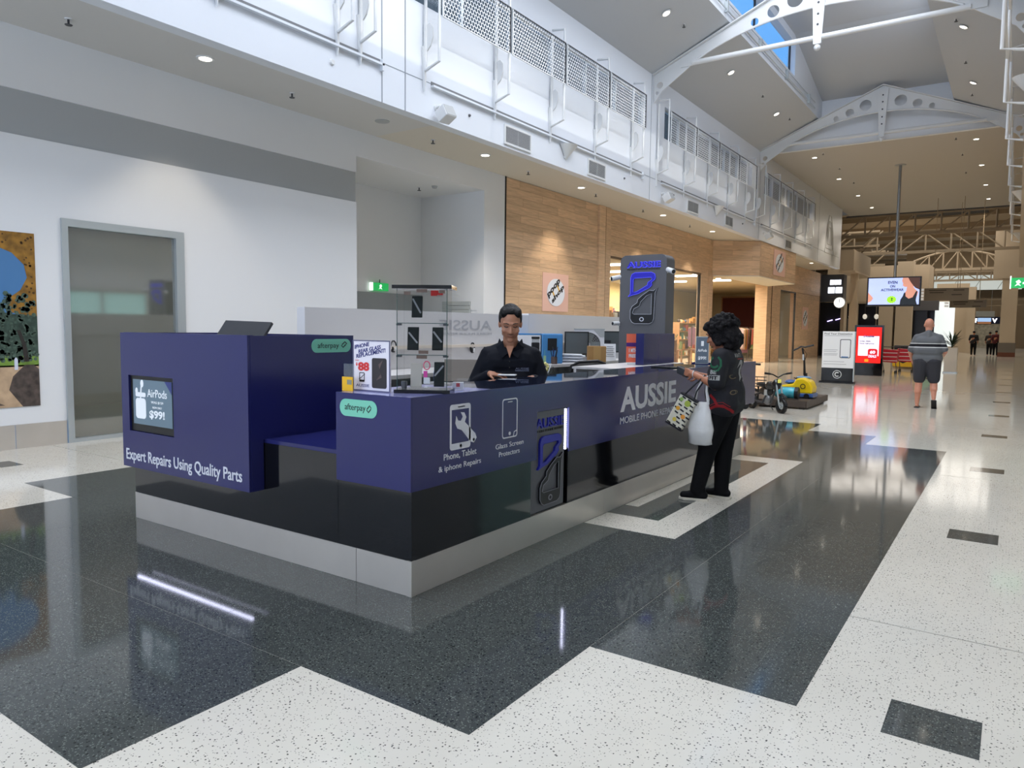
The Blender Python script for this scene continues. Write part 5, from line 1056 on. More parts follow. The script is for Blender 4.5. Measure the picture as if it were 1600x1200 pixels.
# yellow ride-on car
yc = thing('ride_on_car', 'yellow and blue plastic ride-on toy car on the platform', 'toy car', (-3.8, 16.5, .17)); YC = mat('toy_yellow', 'E8C20E', .3); BC = mat('toy_blue', '3E5F9A', .35); cx, cy = -3.83, 16.45
MB().prism([(-.38, .10), (.34, .10), (.36, .22), (.30, .36), (.16, .44), (.02, .42), (-.05, .30), (-.20, .28), (-.36, .24)], (cx, cy - .2, .17), PX, PZ, (0, .42, 0)).build('body_shell', YC, yc, bevel=.035)
MB().prism([(-.40, .03), (.37, .03), (.37, .11), (-.40, .11)], (cx, cy - .21, .17), PX, PZ, (0, .44, 0)).build('chassis', BC, yc, bevel=.01)
MB().ell((cx - .14, cy, .50), .13, .16, .05, 12, 8).build('seat', BC, yc, smooth=True); MB().ell((cx + .10, cy + .12, .60), .16, .12, .03, 12, 8).build('rear_wing', mat('toy_blue2', '6E93B8', .35), yc, smooth=True)
plate('round_badge', [circ(.16, .26, .055, 18), circ(.16, .26, .04, 18)[::-1]], (cx, cy - .215, .17), PX, PZ, .004, BLACK, yc)
for sx in (-.25, .24):
    for sy in (-.2, .2): MB().cyl((cx+sx, cy+sy-.02, .225), (cx+sx, cy+sy+.02, .225), .055, n=14).build('wheel', BLACK, yc)
MB().tube([(cx - .05, cy - .1, .60), (cx + .0, cy, .56), (cx - .05, cy + .1, .60)], .012, 6).build('steering_bar', BLACK, yc)
tc_ = thing('gas_cylinder', 'teal and pink toy cylinder lying at the front of the platform', 'cylinder', (-3.95, 15.9, .3)); MB().cap((-4.06, 15.88, .31), .12, (-3.78, 15.86, .31), .12, 16).build('cylinder_body', mat('iridescent_teal', '3F9FB0', .2, var=.4, vscale=6), tc_, smooth=True); MB().cyl((-3.73, 15.86, .31), (-3.66, 15.86, .31), .125, n=16).build('end_ring', BLACK, tc_)
ks = thing('kick_scooter', 'black kick scooter standing upright at the back of the platform', 'scooter', (-3.9, 17.2, .17)); kx, ky = -3.86, 17.2
MB().tube([(kx, ky, .62), (kx - .02, ky, .95), (kx - .07, ky, 1.22)], [.03, .022, .02], 8).build('steering_post', BLACK, ks); MB().tube([(kx + .02, ky, .17), (kx + .02, ky, .66)], .04, 8).build('folding_joint', BLACK, ks)
MB().tube([(kx - .25, ky - .05, 1.16), (kx - .10, ky, 1.25), (kx - .02, ky, 1.24), (kx + .16, ky + .05, 1.29)], .018, 8).build('handlebar', BLACK, ks); MB().cyl((kx - .035, ky - .03, .95), (kx - .04, ky - .03, 1.08), .018, n=8).build('white_label', WHITE, ks)
MB().tube([(kx - .05, ky, 1.2), (kx + .03, ky, 1.08), (kx - .02, ky, .9)], .006, 5).build('brake_cable', BLACK, ks)
B(kx - .05, kx + .20, ky - .08, ky + .08, .17, .21).build('deck', mat('toy_blue2', '6E93B8', .35), ks, bevel=.01); MB().cyl((kx + .02, ky - .02, .25), (kx + .02, ky + .02, .25), .07, n=14).build('wheel', BLACK, ks)
rs = thing('kick_scooter', 'red and white kick scooter at the left of the motorbike', 'scooter', (-4.5, 15.2, 0)); rx, ry = -4.47, 14.9
for i in range(6): MB().cyl((rx + .002*i, ry, .12 + i*.11), (rx + .002*(i+1), ry, .12 + (i+1)*.11), .032, n=10).build('post_section', WHITE if i % 2 else mat('scooter_red', 'A82A30', .4), rs)
MB().tube([(rx + .01, ry, .78), (rx + .06, ry, .92), (rx + .03, ry, .95)], .02, 8).build('red_stem', MATS['scooter_red'], rs); MB().tube([(rx - .10, ry, .88), (rx + .03, ry, .93), (rx + .28, ry, .92)], .02, 8).build('handlebar', BLACK, rs)
B(rx - .55, rx, ry - .05, ry + .05, .10, .13).build('deck', BLACK, rs); MB().cyl((rx, ry - .02, .08), (rx, ry + .02, .08), .08, n=14).build('wheel', BLACK, rs); MB().cyl((rx - .5, ry - .02, .08), (rx - .5, ry + .02, .08), .08, n=14).build('wheel', BLACK, rs)
bk_ = thing('wire_basket', 'black wire basket behind the motorbike seat', 'basket', (-4.35, 15.35, .6))
for z in (.50, .57, .64): MB().tube([(-4.5, 15.3, z), (-4.22, 15.3, z), (-4.22, 15.5, z), (-4.5, 15.5, z), (-4.5, 15.3, z)], .006, 4).build('basket_wire', BLACK, bk_)
for x in (-4.5, -4.36, -4.22): MB().cyl((x, 15.3, .45), (x, 15.3, .64), .006, n=4).build('basket_wire', BLACK, bk_)
B(-4.5, -4.22, 15.3, 15.5, .44, .45).build('basket_floor', BLACK, bk_); MB().cyl((-4.36, 15.4, .17), (-4.36, 15.4, .44), .02, n=6).build('basket_post', BLACK, bk_)
# ================================================================== PEOPLE
def blob(name, mb, m, parent, voxel=.008, smooth=4, kind=None):
    o = mb.build(name, m, None); r = o.modifiers.new('r', 'REMESH'); r.mode = 'VOXEL'; r.voxel_size = voxel; r.use_smooth_shade = True
    s = o.modifiers.new('s', 'SMOOTH'); s.factor = .6; s.iterations = smooth
    dg = bpy.context.evaluated_depsgraph_get(); me = bpy.data.meshes.new_from_object(o.evaluated_get(dg)); o.modifiers.clear(); old = o.data; o.data = me; bpy.data.meshes.remove(old); me.name = name
    off = Vector((0, 0, 0)); q = parent
    while q is not None: off += q.location; q = q.parent
    me.transform(Matrix.Translation(-off)); me.polygons.foreach_set('use_smooth', [True] * len(me.polygons)); o.parent = parent; return o
class Fr:   # local frame: l (subject's left), f (forward), u (up)
    def __init__(s, o, f, tilt=0, roll=0, turn=0, sc=1.0):
        s.s = sc; s.o = Vector(o); s.f = Vector(f).normalized(); s.u = Vector((0, 0, 1)); s.l = s.u.cross(s.f)
        if turn: R = Matrix.Rotation(turn, 3, s.u); s.f = R @ s.f; s.l = R @ s.l
        if tilt: R = Matrix.Rotation(-tilt, 3, s.l); s.f = R @ s.f; s.u = R @ s.u
        if roll: R = Matrix.Rotation(roll, 3, s.f); s.l = R @ s.l; s.u = R @ s.u
        s.M = Matrix((s.l, s.f, s.u)).transposed()
    def __call__(s, l, f, u): return s.o + (s.l * l + s.f * f + s.u * u) * s.s
def head(mb_, H, neck):
    k = H.s
    class _Q:
        def ell(q, c, a, b, c2, *r): mb_.ell(c, a*k, b*k, c2*k, *r)
        def cap(q, p, r0, p1, r1, *r): mb_.cap(p, r0*k, p1, r1*k, *r)
    mb = _Q()
    E = lambda l, f, u, a, b, c: mb.ell(H(l, f, u), a, b, c, 20, 14, H.M)
    E(0, -.012, .03, .076, .096, .094); E(0, .022, -.03, .064, .072, .085); E(0, .058, -.104, .028, .026, .02)
    mb.cap(H(-.038, .016, -.072), .024, H(.038, .016, -.072), .024); mb.cap(H(0, .086, .008), .009, H(0, .106, -.028), .0145)
    mb.ell(H(.013, .094, -.031), .009, .01, .008, 8, 6, H.M); mb.ell(H(-.013, .094, -.031), .009, .01, .008, 8, 6, H.M)
    for s in (-1, 1):
        mb.ell(H(s*.077, -.008, -.008), .011, .024, .032, 10, 8, H.M); mb.cap(H(s*.012, .083, .028), .012, H(s*.048, .066, .026), .012); mb.ell(H(s*.042, .062, -.03), .024, .022, .022, 10, 8, H.M)
    E(0, .09, -.058, .022, .010, .006); E(0, .087, -.070, .020, .010, .006)
    mb.cap(H(0, -.02, -.06), .052, neck, .058)
def facebits(H, par, brow, lidclosed=True):
    for s in (-1, 1):
        MB().tube([H(s*.014, .092, .030), H(s*.033, .089, .036), H(s*.052, .074, .030)], [.0035, .004, .002], 6).build('eyebrow', brow, par)
        MB().tube([H(s*.018, .083, .006), H(s*.032, .085, .002), H(s*.047, .073, .006)], .0035, 6).build('eye', BLACK, par)
    MB().tube([H(-.022, .092, -.064), H(0, .099, -.062), H(.022, .092, -.064)], .0028, 6).build('mouth', mat('lip', '7A4238', .5), par)
def hand(mb, w, d, n, side=1, curl=.5, s=1.0):
    """w wrist, d direction to the fingertips, n palm normal (palm side), side +1 thumb on d x n"""
    d = Vector(d).normalized(); n = (Vector(n) - d * Vector(n).dot(d)).normalized(); a = d.cross(n) * side; w = Vector(w)
    mb.cap(w, .026*s, w + d*.03*s, .026*s)
    for k in range(4):
        o = a * (.030 - .020*k) * s; mb.cap(w + d*.02*s + o*.6, .016*s, w + d*.085*s + o, .012*s)
        L = (.043, .048, .045, .035)[k]*s; p = w + d*.088*s + o; dd = d.copy(); r = .0092*s
        for j in range(3):
            dd = (dd * math.cos(curl) + n * math.sin(curl)).normalized(); q = p + dd * L * (1, .7, .55)[j]; mb.cap(p, r, q, r*.92, 10); p = q; r *= .92; n2 = n; n = (n - dd * n.dot(dd)).normalized() if abs(n.dot(dd)) < .99 else n
        n = (Vector(n2) - d * Vector(n2).dot(d)).normalized() if (Vector(n2) - d * Vector(n2).dot(d)).length > .01 else n
    t0 = w + d*.02*s + a*.03*s; t1 = t0 + (a*.8 + d*.7 + n*.35).normalized()*.045*s; t2 = t1 + (a*.25 + d*.85 + n*.5).normalized()*.03*s
    mb.cap(t0, .015*s, t1, .0115*s, 10); mb.cap(t1, .0115*s, t2, .0095*s, 10)
def shoe(F, ank, toe, par, up_m, sole_m):
    a = Vector(ank); t = Vector(toe).normalized(); s_ = t.cross(PZ).normalized(); g = V(a.x, a.y, 0)
    b = MB(); b.cap(g + t*-.03 + PZ*.055, .042, g + t*.15 + PZ*.045, .036); b.cap(g + PZ*.08 - t*.01, .042, g + PZ*.12 - t*.01, .04); b.cap(g + t*.05 + PZ*.07, .036, g + t*.13 + PZ*.045, .034)
    sb = blob('shoe', b, up_m, par, .006, 3)
    pts = [(-.075, -.03), (-.04, -.042), (.06, -.040), (.15, -.046), (.195, -.02), (.195, .02), (.15, .046), (.06, .040), (-.04, .042), (-.075, .03)]
    MB().prism(pts, g + PZ*.001, t, s_, PZ*.024).build('shoe_sole', sole_m, sb, bevel=.004)
def decal(name, loops, tgt, o, right, up, m, par, off=.004, grid=.02):
    """flat artwork (2D loops) pressed onto a garment"""
    me = tgt.data; bv = BVHTree.FromPolygons([tgt.matrix_world @ v.co if tgt.parent is None else v.co + tgt.parent.matrix_world.translation + (tgt.parent.parent.matrix_world.translation if tgt.parent.parent else V(0,0,0)) for v in me.vertices], [tuple(p.vertices) for p in me.polygons])
    ob = plate('tmp', loops, (0, 0, 0), PX, PY, .0, m, None) if not isinstance(loops, str) else text('tmp', loops, (0, 0, 0), PX, PY, *grid, .0, m, None, thick=.03)
    bm = bmesh.new(); bm.from_mesh(ob.data)
    if not isinstance(loops, str):
        bmesh.ops.triangulate(bm, faces=bm.faces[:])
        for _ in range(3):
            es = [e for e in bm.edges if e.calc_length() > grid]
            if not es: break
            bmesh.ops.subdivide_edges(bm, edges=es, cuts=1); bmesh.ops.triangulate(bm, faces=bm.faces[:])
    o, right, up = Vector(o), Vector(right).normalized(), Vector(up).normalized(); n = right.cross(up)
    good = {}; vs = []
    for i, v in enumerate(bm.verts):
        p = o + right * v.co.x + up * v.co.y; h = bv.ray_cast(p, -n)
        if h[0] is not None: good[v] = len(vs); vs.append(h[0] + n * off)
    fs = [tuple(good[v] for v in f.verts) for f in bm.faces if all(v in good for v in f.verts)]
    bm.free(); me2 = ob.data; bpy.data.objects.remove(ob); bpy.data.meshes.remove(me2)
    if fs: return MB().add(vs, fs).build(name, m, par)
SKIN1 = mat('skin_olive', 'B07C60', .5, var=.05, vscale=20); SKIN2 = mat('skin_tan', 'A96F52', .5, var=.05, vscale=20); SKIN3 = mat('skin_pink', 'C98B72', .5, var=.05, vscale=20)
HAIRB = mat('black_hair', '080708', .55, spec=.3, bump=.8, bscale=70); HAIRW = mat('curly_black_hair', '0C090B', .7, spec=.25, bump=1.0, bscale=50)
NAVY = mat('navy_shirt', '0D1019', .8, spec=.25, bump=.5, bscale=7); BLK = mat('black_cloth', '0A0A0C', .85, spec=.25, bump=.4, bscale=8)
bpy.context.view_layer.update()
# ---- the man behind the counter
def seller():
    base = V(-3.68, 5.33, 0); fd = (.53, -.848, 0); t = thing('person', 'person in a dark navy polo shirt looking down behind the counter', 'person', base)
    F = Fr(base, fd, sc=1.06); H = Fr(F(.0, .085, 1.545), fd, tilt=-.40, turn=.08, sc=1.20); K = F.s
    b = MB(); head(b, H, F(0, .0, 1.36))
    SL, SR = F(.185, -.01, 1.28), F(-.185, -.01, 1.28); EL, ER = F(.285, .02, 1.02), F(-.30, .02, 1.03); WL, WR = F(.19, .20, 1.10), F(-.15, .235, 1.135)
    for s0, e, w in ((SL, EL, WL), (SR, ER, WR)): b.cap(s0, .05, e, .042); b.cap(e, .040, w, .030)
    b.cap(F(-.08, -.02, 1.24), .09, F(.08, -.02, 1.24), .09); b.cap(F(0, -.02, 1.15), .10, F(0, -.02, .95), .11); b.cap(F(0, 0, 1.38), .066, F(0, -.01, 1.28), .08)
    for s in (-1, 1): b.cap(F(s*.09, 0, .90), .085, F(s*.10, .01, .50), .06); b.cap(F(s*.10, .01, .50), .055, F(s*.10, 0, .12), .04); b.cap(F(s*.1, 0, .06), .035, F(s*.1, .12, .04), .03)
    hand(b, WR, F.f*.45 + F.l*.85 + V(0, 0, -.05), V(0, 0, -1), -1, .30, 1.05); hand(b, WL, F.f*.4 - F.l*.9 + V(0, 0, -.05), V(0, 0, -1), 1, .30, 1.05)
    blob('body', b, SKIN1, t, .0065, 3)
    c = MB(); c.cap(F(-.10, -.01, 1.22), .135*K, F(.10, -.01, 1.22), .135*K); c.cap(F(-.07, .01, 1.05), .145*K, F(.07, .01, 1.05), .145*K); c.cap(F(-.07, .02, .90), .15*K, F(.07, .02, .90), .15*K)
    c.cap(F(0, -.015, 1.30), .095, F(0, -.02, 1.37), .075)
    for s in (-1, 1): c.cap(F(s*.05, -.02, 1.345), .062, F(s*.17, -.015, 1.285), .072); c.cap(F(s*.14, .0, 1.2), .12, F(s*.15, .0, 1.05), .11)
    for s0, e, w in ((SL, EL, WL), (SR, ER, WR)): c.cap(s0, .078, e, .068); c.cap(e, .066, e.lerp(w, .88), .048)
    sh = blob('polo_shirt', c, NAVY, t, .009, 5)
    for s in (-1, 1): MB().add([F(s*.012, .125, 1.305), F(s*.07, .075, 1.385), F(s*.095, .0, 1.42), F(s*.115, .05, 1.345), F(s*.065, .135, 1.262)], [(0, 1, 2, 3, 4) if s < 0 else (4, 3, 2, 1, 0)]).build('collar', NAVY, sh).modifiers.new('so', 'SOLIDIFY').thickness = .006
    MB().add([F(-.032, .098, 1.355), F(.032, .098, 1.355), F(0, .140, 1.262)], [(0, 1, 2)]).build('neck_opening', SKIN1, t).modifiers.new('so', 'SOLIDIFY').thickness = .012
    for z in (1.235, 1.185): MB().ell(F(0, .152, z), .006, .006, .006, 8, 6).build('button', BLACK, sh)
    bpy.context.view_layer.update()
    decal('chest_logo', 'AUSSIE', sh, F(.045, .4, 1.165), F.l, PZ, mat('pale_print', '8A94AC', .6), sh, grid=(.12, .02)); decal('chest_logo', [[(0, 0), (.12, 0), (.12, .006), (0, .006)]], sh, F(.045, .4, 1.155), F.l, PZ, MATS['pale_print'], sh)
    d = MB()
    for s in (-1, 1): d.cap(F(s*.08, 0, .88), .10, F(s*.10, .01, .5), .085); d.cap(F(s*.10, .01, .5), .08, F(s*.10, 0, .1), .065)
    blob('trousers', d, BLK, t, .012, 3)
    for s in (-1, 1): shoe(F, F(s*.1, 0, 0), F.f, t, BLACK, BLACK)
    h = MB(); q = H.s; E = lambda l, f, u, a, b_, c_: h.ell(H(l, f, u), a*q, b_*q, c_*q, 20, 14, H.M)
    E(0, -.03, .050, .083, .098, .086); E(0, -.075, -.01, .070, .052, .078); E(0, .012, .102, .058, .050, .028)
    for s in (-1, 1): E(s*.048, .008, .088, .032, .055, .036); E(s*.074, -.03, .03, .012, .05, .05)
    E(0, -.125, .0, .03, .03, .035); blob('hair', h, HAIRB, t, .006, 2)
    facebits(H, t, BLACK); MB().tube([H(-.026, .095, -.050), H(0, .104, -.046), H(.026, .095, -.050)], [.002, .004, .002], 6).build('moustache', mat('stubble', '4A342B', .8), t)
    p = thing('smartphone', 'pale smartphone lying under the hand of the man behind the counter', 'phone', F(.02, .31, 1.2)); MB().obox(F(-.01, .31, 1.135), F.l*.075 + F.f*.01, F.f*.036 - F.l*.005, V(0, 0, .005)).build('phone_body', WHITE, p, bevel=.003)
seller()
# ---- the woman in the patterned jersey
def woman():
    base = V(-2.30, 6.72, 0); f = V(-.995, -.02, 0); t = thing('person', 'person in a black patterned jersey holding bags at the counter', 'person', base)
    F = Fr(base - f.normalized()*.10, f); H = Fr(F(.0, .085, 1.555), f, tilt=-.33, turn=-.05, sc=1.08)
    b = MB(); head(b, H, F(0, .01, 1.42))
    SL, SR = F(.175, .0, 1.355), F(-.175, .0, 1.375); EL, ER = F(.235, .02, 1.10), F(-.22, .06, 1.10); WL, WR = F(.12, .27, 1.185), F(-.06, .28, 1.17)
    for s0, e, w in ((SL, EL, WL), (SR, ER, WR)): b.cap(s0, .055, e, .046); b.cap(e, .046, w, .027)
    b.cap(F(-.07, -.01, 1.28), .085, F(.07, -.01, 1.28), .085); b.cap(F(0, -.01, 1.15), .10, F(0, -.01, .95), .10)
    KL, KR = F(.10, .12, .50), F(-.09, .03, .50); AL, AR = F(.13, .20, .10), F(-.09, .04, .10)
    for s, k, a in ((1, KL, AL), (-1, KR, AR)): b.cap(F(s*.085, 0, .92), .09, k, .06); b.cap(k, .055, a, .036)
    hand(b, WL, F.f*.9 - F.l*.25 + V(0, 0, .18), -F.l, 1, .45, .95); hand(b, WR, F.f*.9 + F.l*.25 + V(0, 0, .1), F.l, -1, .45, .95)
    blob('body', b, SKIN2, t, .0065, 3)
    JM = mat('jersey_black', '15141A', .75, var=.25, vscale=30, bump=.4, bscale=8)
    c = MB(); c.cap(F(-.105, -.01, 1.32), .115, F(.105, -.01, 1.32), .115); c.cap(F(-.06, .0, 1.12), .135, F(.06, .0, 1.12), .135); c.cap(F(-.10, -.01, 1.0), .14, F(.10, -.01, 1.0), .14); c.cap(F(-.10, -.01, .93), .145, F(.10, -.01, .93), .145); c.cap(F(-.10, .02, 1.2), .125, F(.10, .02, 1.2), .125); c.cap(F(0, -.02, 1.38), .09, F(0, -.01, 1.43), .068)
    c.ell(F(0, .09, 1.22), .13, .07, .09, 16, 10, F.M); c.ell(F(0, .01, 1.02), .19, .185, .2, 18, 12, F.M)
    for s0, e in ((SL, EL), (SR, ER)): c.cap(s0, .086, s0.lerp(e, .86), .082)
    sh = blob('jersey', c, JM, t, .009, 3)
    d = MB()
    for s, k, a in ((1, KL, AL), (-1, KR, AR)): d.cap(F(s*.075, -.01, .90), .118, k, .092); d.cap(k, .09, a, .068)
    blob('trousers', d, BLK, t, .011, 3)
    SO = mat('shoe_sole', 'C9C2B2', .6)
    shoe(F, F(.13, .20, 0) - F.f*.03, F.f + F.l*.25, t, BLK, SO); shoe(F, F(-.09, .04, 0) - F.f*.02, F.f - F.l*.05, t, BLK, SO)
    h = MB(); h.ell(H(0, -.04, .045), .125, .135, .122, 20, 14, H.M); h.ell(H(0, -.10, -.055), .125, .10, .13, 18, 12, H.M); h.ell(H(0, .05, .095), .075, .06, .05, 16, 10, H.M); random.seed(5)
    for k in range(420):
        a = random.random() * 2 * PI; e = random.uniform(-.9, 1.5); dv = V(math.cos(a) * math.cos(e), math.sin(a) * math.cos(e), math.sin(e))
        if dv.y > .45 and dv.z < .55: continue
        if dv.z < -.3 and dv.y > -.1: continue
        p = V(dv.x * .122, dv.y * .135 - .05, dv.z * .125 + (.03 if dv.z > 0 else -.05)); rr = random.uniform(.010, .021); p = p * random.uniform(.94, 1.06); h.ell(H(*p), rr, rr*1.2, rr*1.3, 8, 6, H.M)
    for s in (-1, 1): h.ell(H(s*.085, -.01, -.02), .030, .055, .085, 12, 8, H.M); h.ell(H(s*.045, .07, .085), .04, .034, .032, 10, 8, H.M)
    blob('hair', h, HAIRW, t, .0065, 1)
    facebits(H, t, BLACK)
    bpy.context.view_layer.update()
    WH = mat('jersey_white', 'CFCFCB', .6); RD = mat('jersey_red', 'B5262C', .6); GR = mat('jersey_green', '2E7A55', .6)
    L = F.l; side_r = -F.f     # seen from her left, right-hand direction is backwards
    sw = lambda pts, w: [stroke(pts, w)]
    for off_, w in ((0, .020), (.016, .006)):
        pts = [(.00 + .045*math.cos(a), .045*math.sin(a)) for a in [PI*.6 + PI*1.2*k/12 for k in range(13)]]
        decal('green_motif', sw(pts, w), sh, F(.6, .03, 1.31), side_r, PZ, GR, sh, off=.004)
    decal('green_motif', sw([(.02, .05), (.045, .02), (.05, -.03), (.03, -.07), (-.02, -.08)], .018), sh, F(.6, .02, 1.31), side_r, PZ, GR, sh)
    decal('sleeve_lettering', 'BE', sh, F(.6, .062, 1.205), side_r, PZ, WH, sh, grid=(.06, .036)); decal('sleeve_patch', [[(0, 0), (.10, 0), (.10, .045), (0, .045)]], sh, F(.6, .07, 1.15), side_r, PZ, WH, sh)
    decal('sleeve_lettering', 'FIT', sh, F(.6, .062, 1.155), side_r, PZ, BLK, sh, off=.008, grid=(.075, .034))
    for q in ((-.10, 1.18), (-.12, 1.04)): decal('ring_motif', [circ(0, 0, .022, 14), circ(0, 0, .014, 14)[::-1]], sh, F(.6, q[0], q[1]), side_r, PZ, mat('jersey_gold', '8A7A5A', .6), sh)
    decal('red_motif', sw([(-.10, .03), (-.05, -.01), (-.02, -.06), (.05, -.07)], .026), sh, F(.6, -.02, .98), side_r, PZ, RD, sh); decal('red_motif', sw([(-.10, -.02), (-.04, .01), (.03, .02), (.09, -.02), (.11, -.06)], .024), sh, F(.6, -.02, .90), side_r, PZ, RD, sh)
    decal('red_motif', sw([(-.10, -.02), (-.04, .01), (.03, .02), (.09, -.02)], .006), sh, F(.6, -.02, .93), side_r, PZ, RD, sh)
    bn_ = (F.l*.42 - F.f*.90).normalized(); brr = PZ.cross(bn_).normalized() 
    o_ = F.o + bn_*.7
    decal('back_number', '2', sh, o_ + PZ*1.13 + brr*(.02), brr, PZ, WH, sh, grid=(.12, .20)); decal('back_lettering', 'AUNTY', sh, o_ + PZ*1.355 - brr*.07, brr, PZ, WH, sh, grid=(.16, .035)); decal('red_piping', [[(0, 0), (.14, 0), (.14, .008), (0, .008)]], sh, o_ + PZ*1.335 - brr*.02, brr, PZ, RD, sh)
    wl = thing('wallet', 'black wallet held open in both hands by the woman at the counter', 'wallet', F(.04, .38, 1.2)); MB().obox(F(.03, .40, 1.20), F.l*.055, F.f*.05 + V(0, 0, .02), V(0, 0, .035)).build('wallet_body', BLACK, wl, bevel=.006)
    wb_ = MB().tube([WL + (F.l*math.cos(a) + V(0, 0, math.sin(a)) ) * .031 for a in [2*PI*k/12 for k in range(13)]], .005, 6).build('wristband', WHITE, t)
    # bags hanging from the left forearm
    fa = EL.lerp(WL, .45)
    bg_ = thing('tote_bag', 'striped tote bag with fruit print hanging from the woman\'s arm', 'bag', fa)
    c0 = fa + F.f*.20 + F.l*.05 + V(0, 0, -.30); ax = (V(0, 0, 1) * .82 - F.f*.42 + V(0,0,0)).normalized(); rt = ax.cross(F.l).normalized(); 
    hw, hh, th = .085, .155, .03
    MB().obox(c0, rt*hw, ax*hh, F.l*th).build('bag_body', mat('tote_cream', 'DCD8C4', .7), bg_, bevel=.012)
    nf = F.l; so = c0 + nf*(th + .001); DK = mat('tote_black', '16161C', .7); random.seed(9)
    for r_ in range(8):
        v0 = -hh + .012 + r_*.039
        for q in range(3):
            u0 = -hw + .01 + q*.06 + (.02 if r_ % 2 else 0)
            if random.random() < .85: MB().prism([(u0, v0), (u0+.038, v0-.004), (u0+.038, v0+.010), (u0, v0+.014)], so, rt, ax, nf*.002).build('dark_stripe', DK, bg_)
    for (u0, v0, r_, cm_) in ((.02, .10, .03, 'A8B84A'), (-.04, .02, .02, 'E0A030'), (.04, -.03, .022, 'E89A3A'), (-.02, -.09, .02, 'D8C050'), (-.05, .11, .018, '8FB05A')): MB().prism(circ(u0, v0, r_, 12), so + nf*.001, rt, ax, nf*.002).build('fruit_print', mat('fruit_' + cm_, cm_, .6), bg_)
    for s in (-1, 1): MB().tube([c0 + ax*hh + rt*(.05*s) + nf*.01, c0 + ax*(hh+.08) + rt*(.03*s), fa + V(0, 0, .04) + rt*.01*s, fa - nf*.04 + V(0, 0, .0)], .008, 6).build('strap', DK, bg_)
    for vv in (-1, 1): MB().obox(c0 + ax*hh*vv, rt*hw*1.02, ax*.008, nf*th*1.08).build('bag_trim', DK, bg_)
    pb = thing('plastic_bag', 'white plastic carrier bag hanging behind the striped tote', 'bag', fa)
    c1 = fa + F.f*.03 + F.l*.01 + V(0, 0, -.40)
    m_ = MB(); n_ = 20; rings = [(-.20, .075, .035), (-.19, .105, .055), (-.05, .115, .06), (.08, .10, .045), (.17, .085, .03), (.20, .08, .02)]; vs = []; random.seed(3)
    for z, a_, b_ in rings:
        for k in range(n_):
            th_ = 2*PI*k/n_; w_ = 1 + .08*math.sin(5*th_ + z*20) + random.uniform(-.03, .03); vs.append(c1 + F.f*(a_*math.cos(th_)*w_) + F.l*(b_*math.sin(th_)*w_) + PZ*z)
    fs_ = [(i*n_ + k, i*n_ + (k+1) % n_, (i+1)*n_ + (k+1) % n_, (i+1)*n_ + k) for i in range(len(rings)-1) for k in range(n_)] + [tuple(range(n_))[::-1]]
    m_.add(vs, fs_); PBM = mat('white_plastic', 'D9D8D4', .35, bump=.5, bscale=18); m_.build('bag_body', PBM, pb, smooth=True)
    for s in (-1, 1): MB().tube([c1 + F.f*.07*s + PZ*.18, c1 + F.f*.045*s + PZ*.30, fa + F.f*.015*s + V(0, 0, .045)], [.02, .012, .01], 6).build('handle', PBM, pb)
woman()
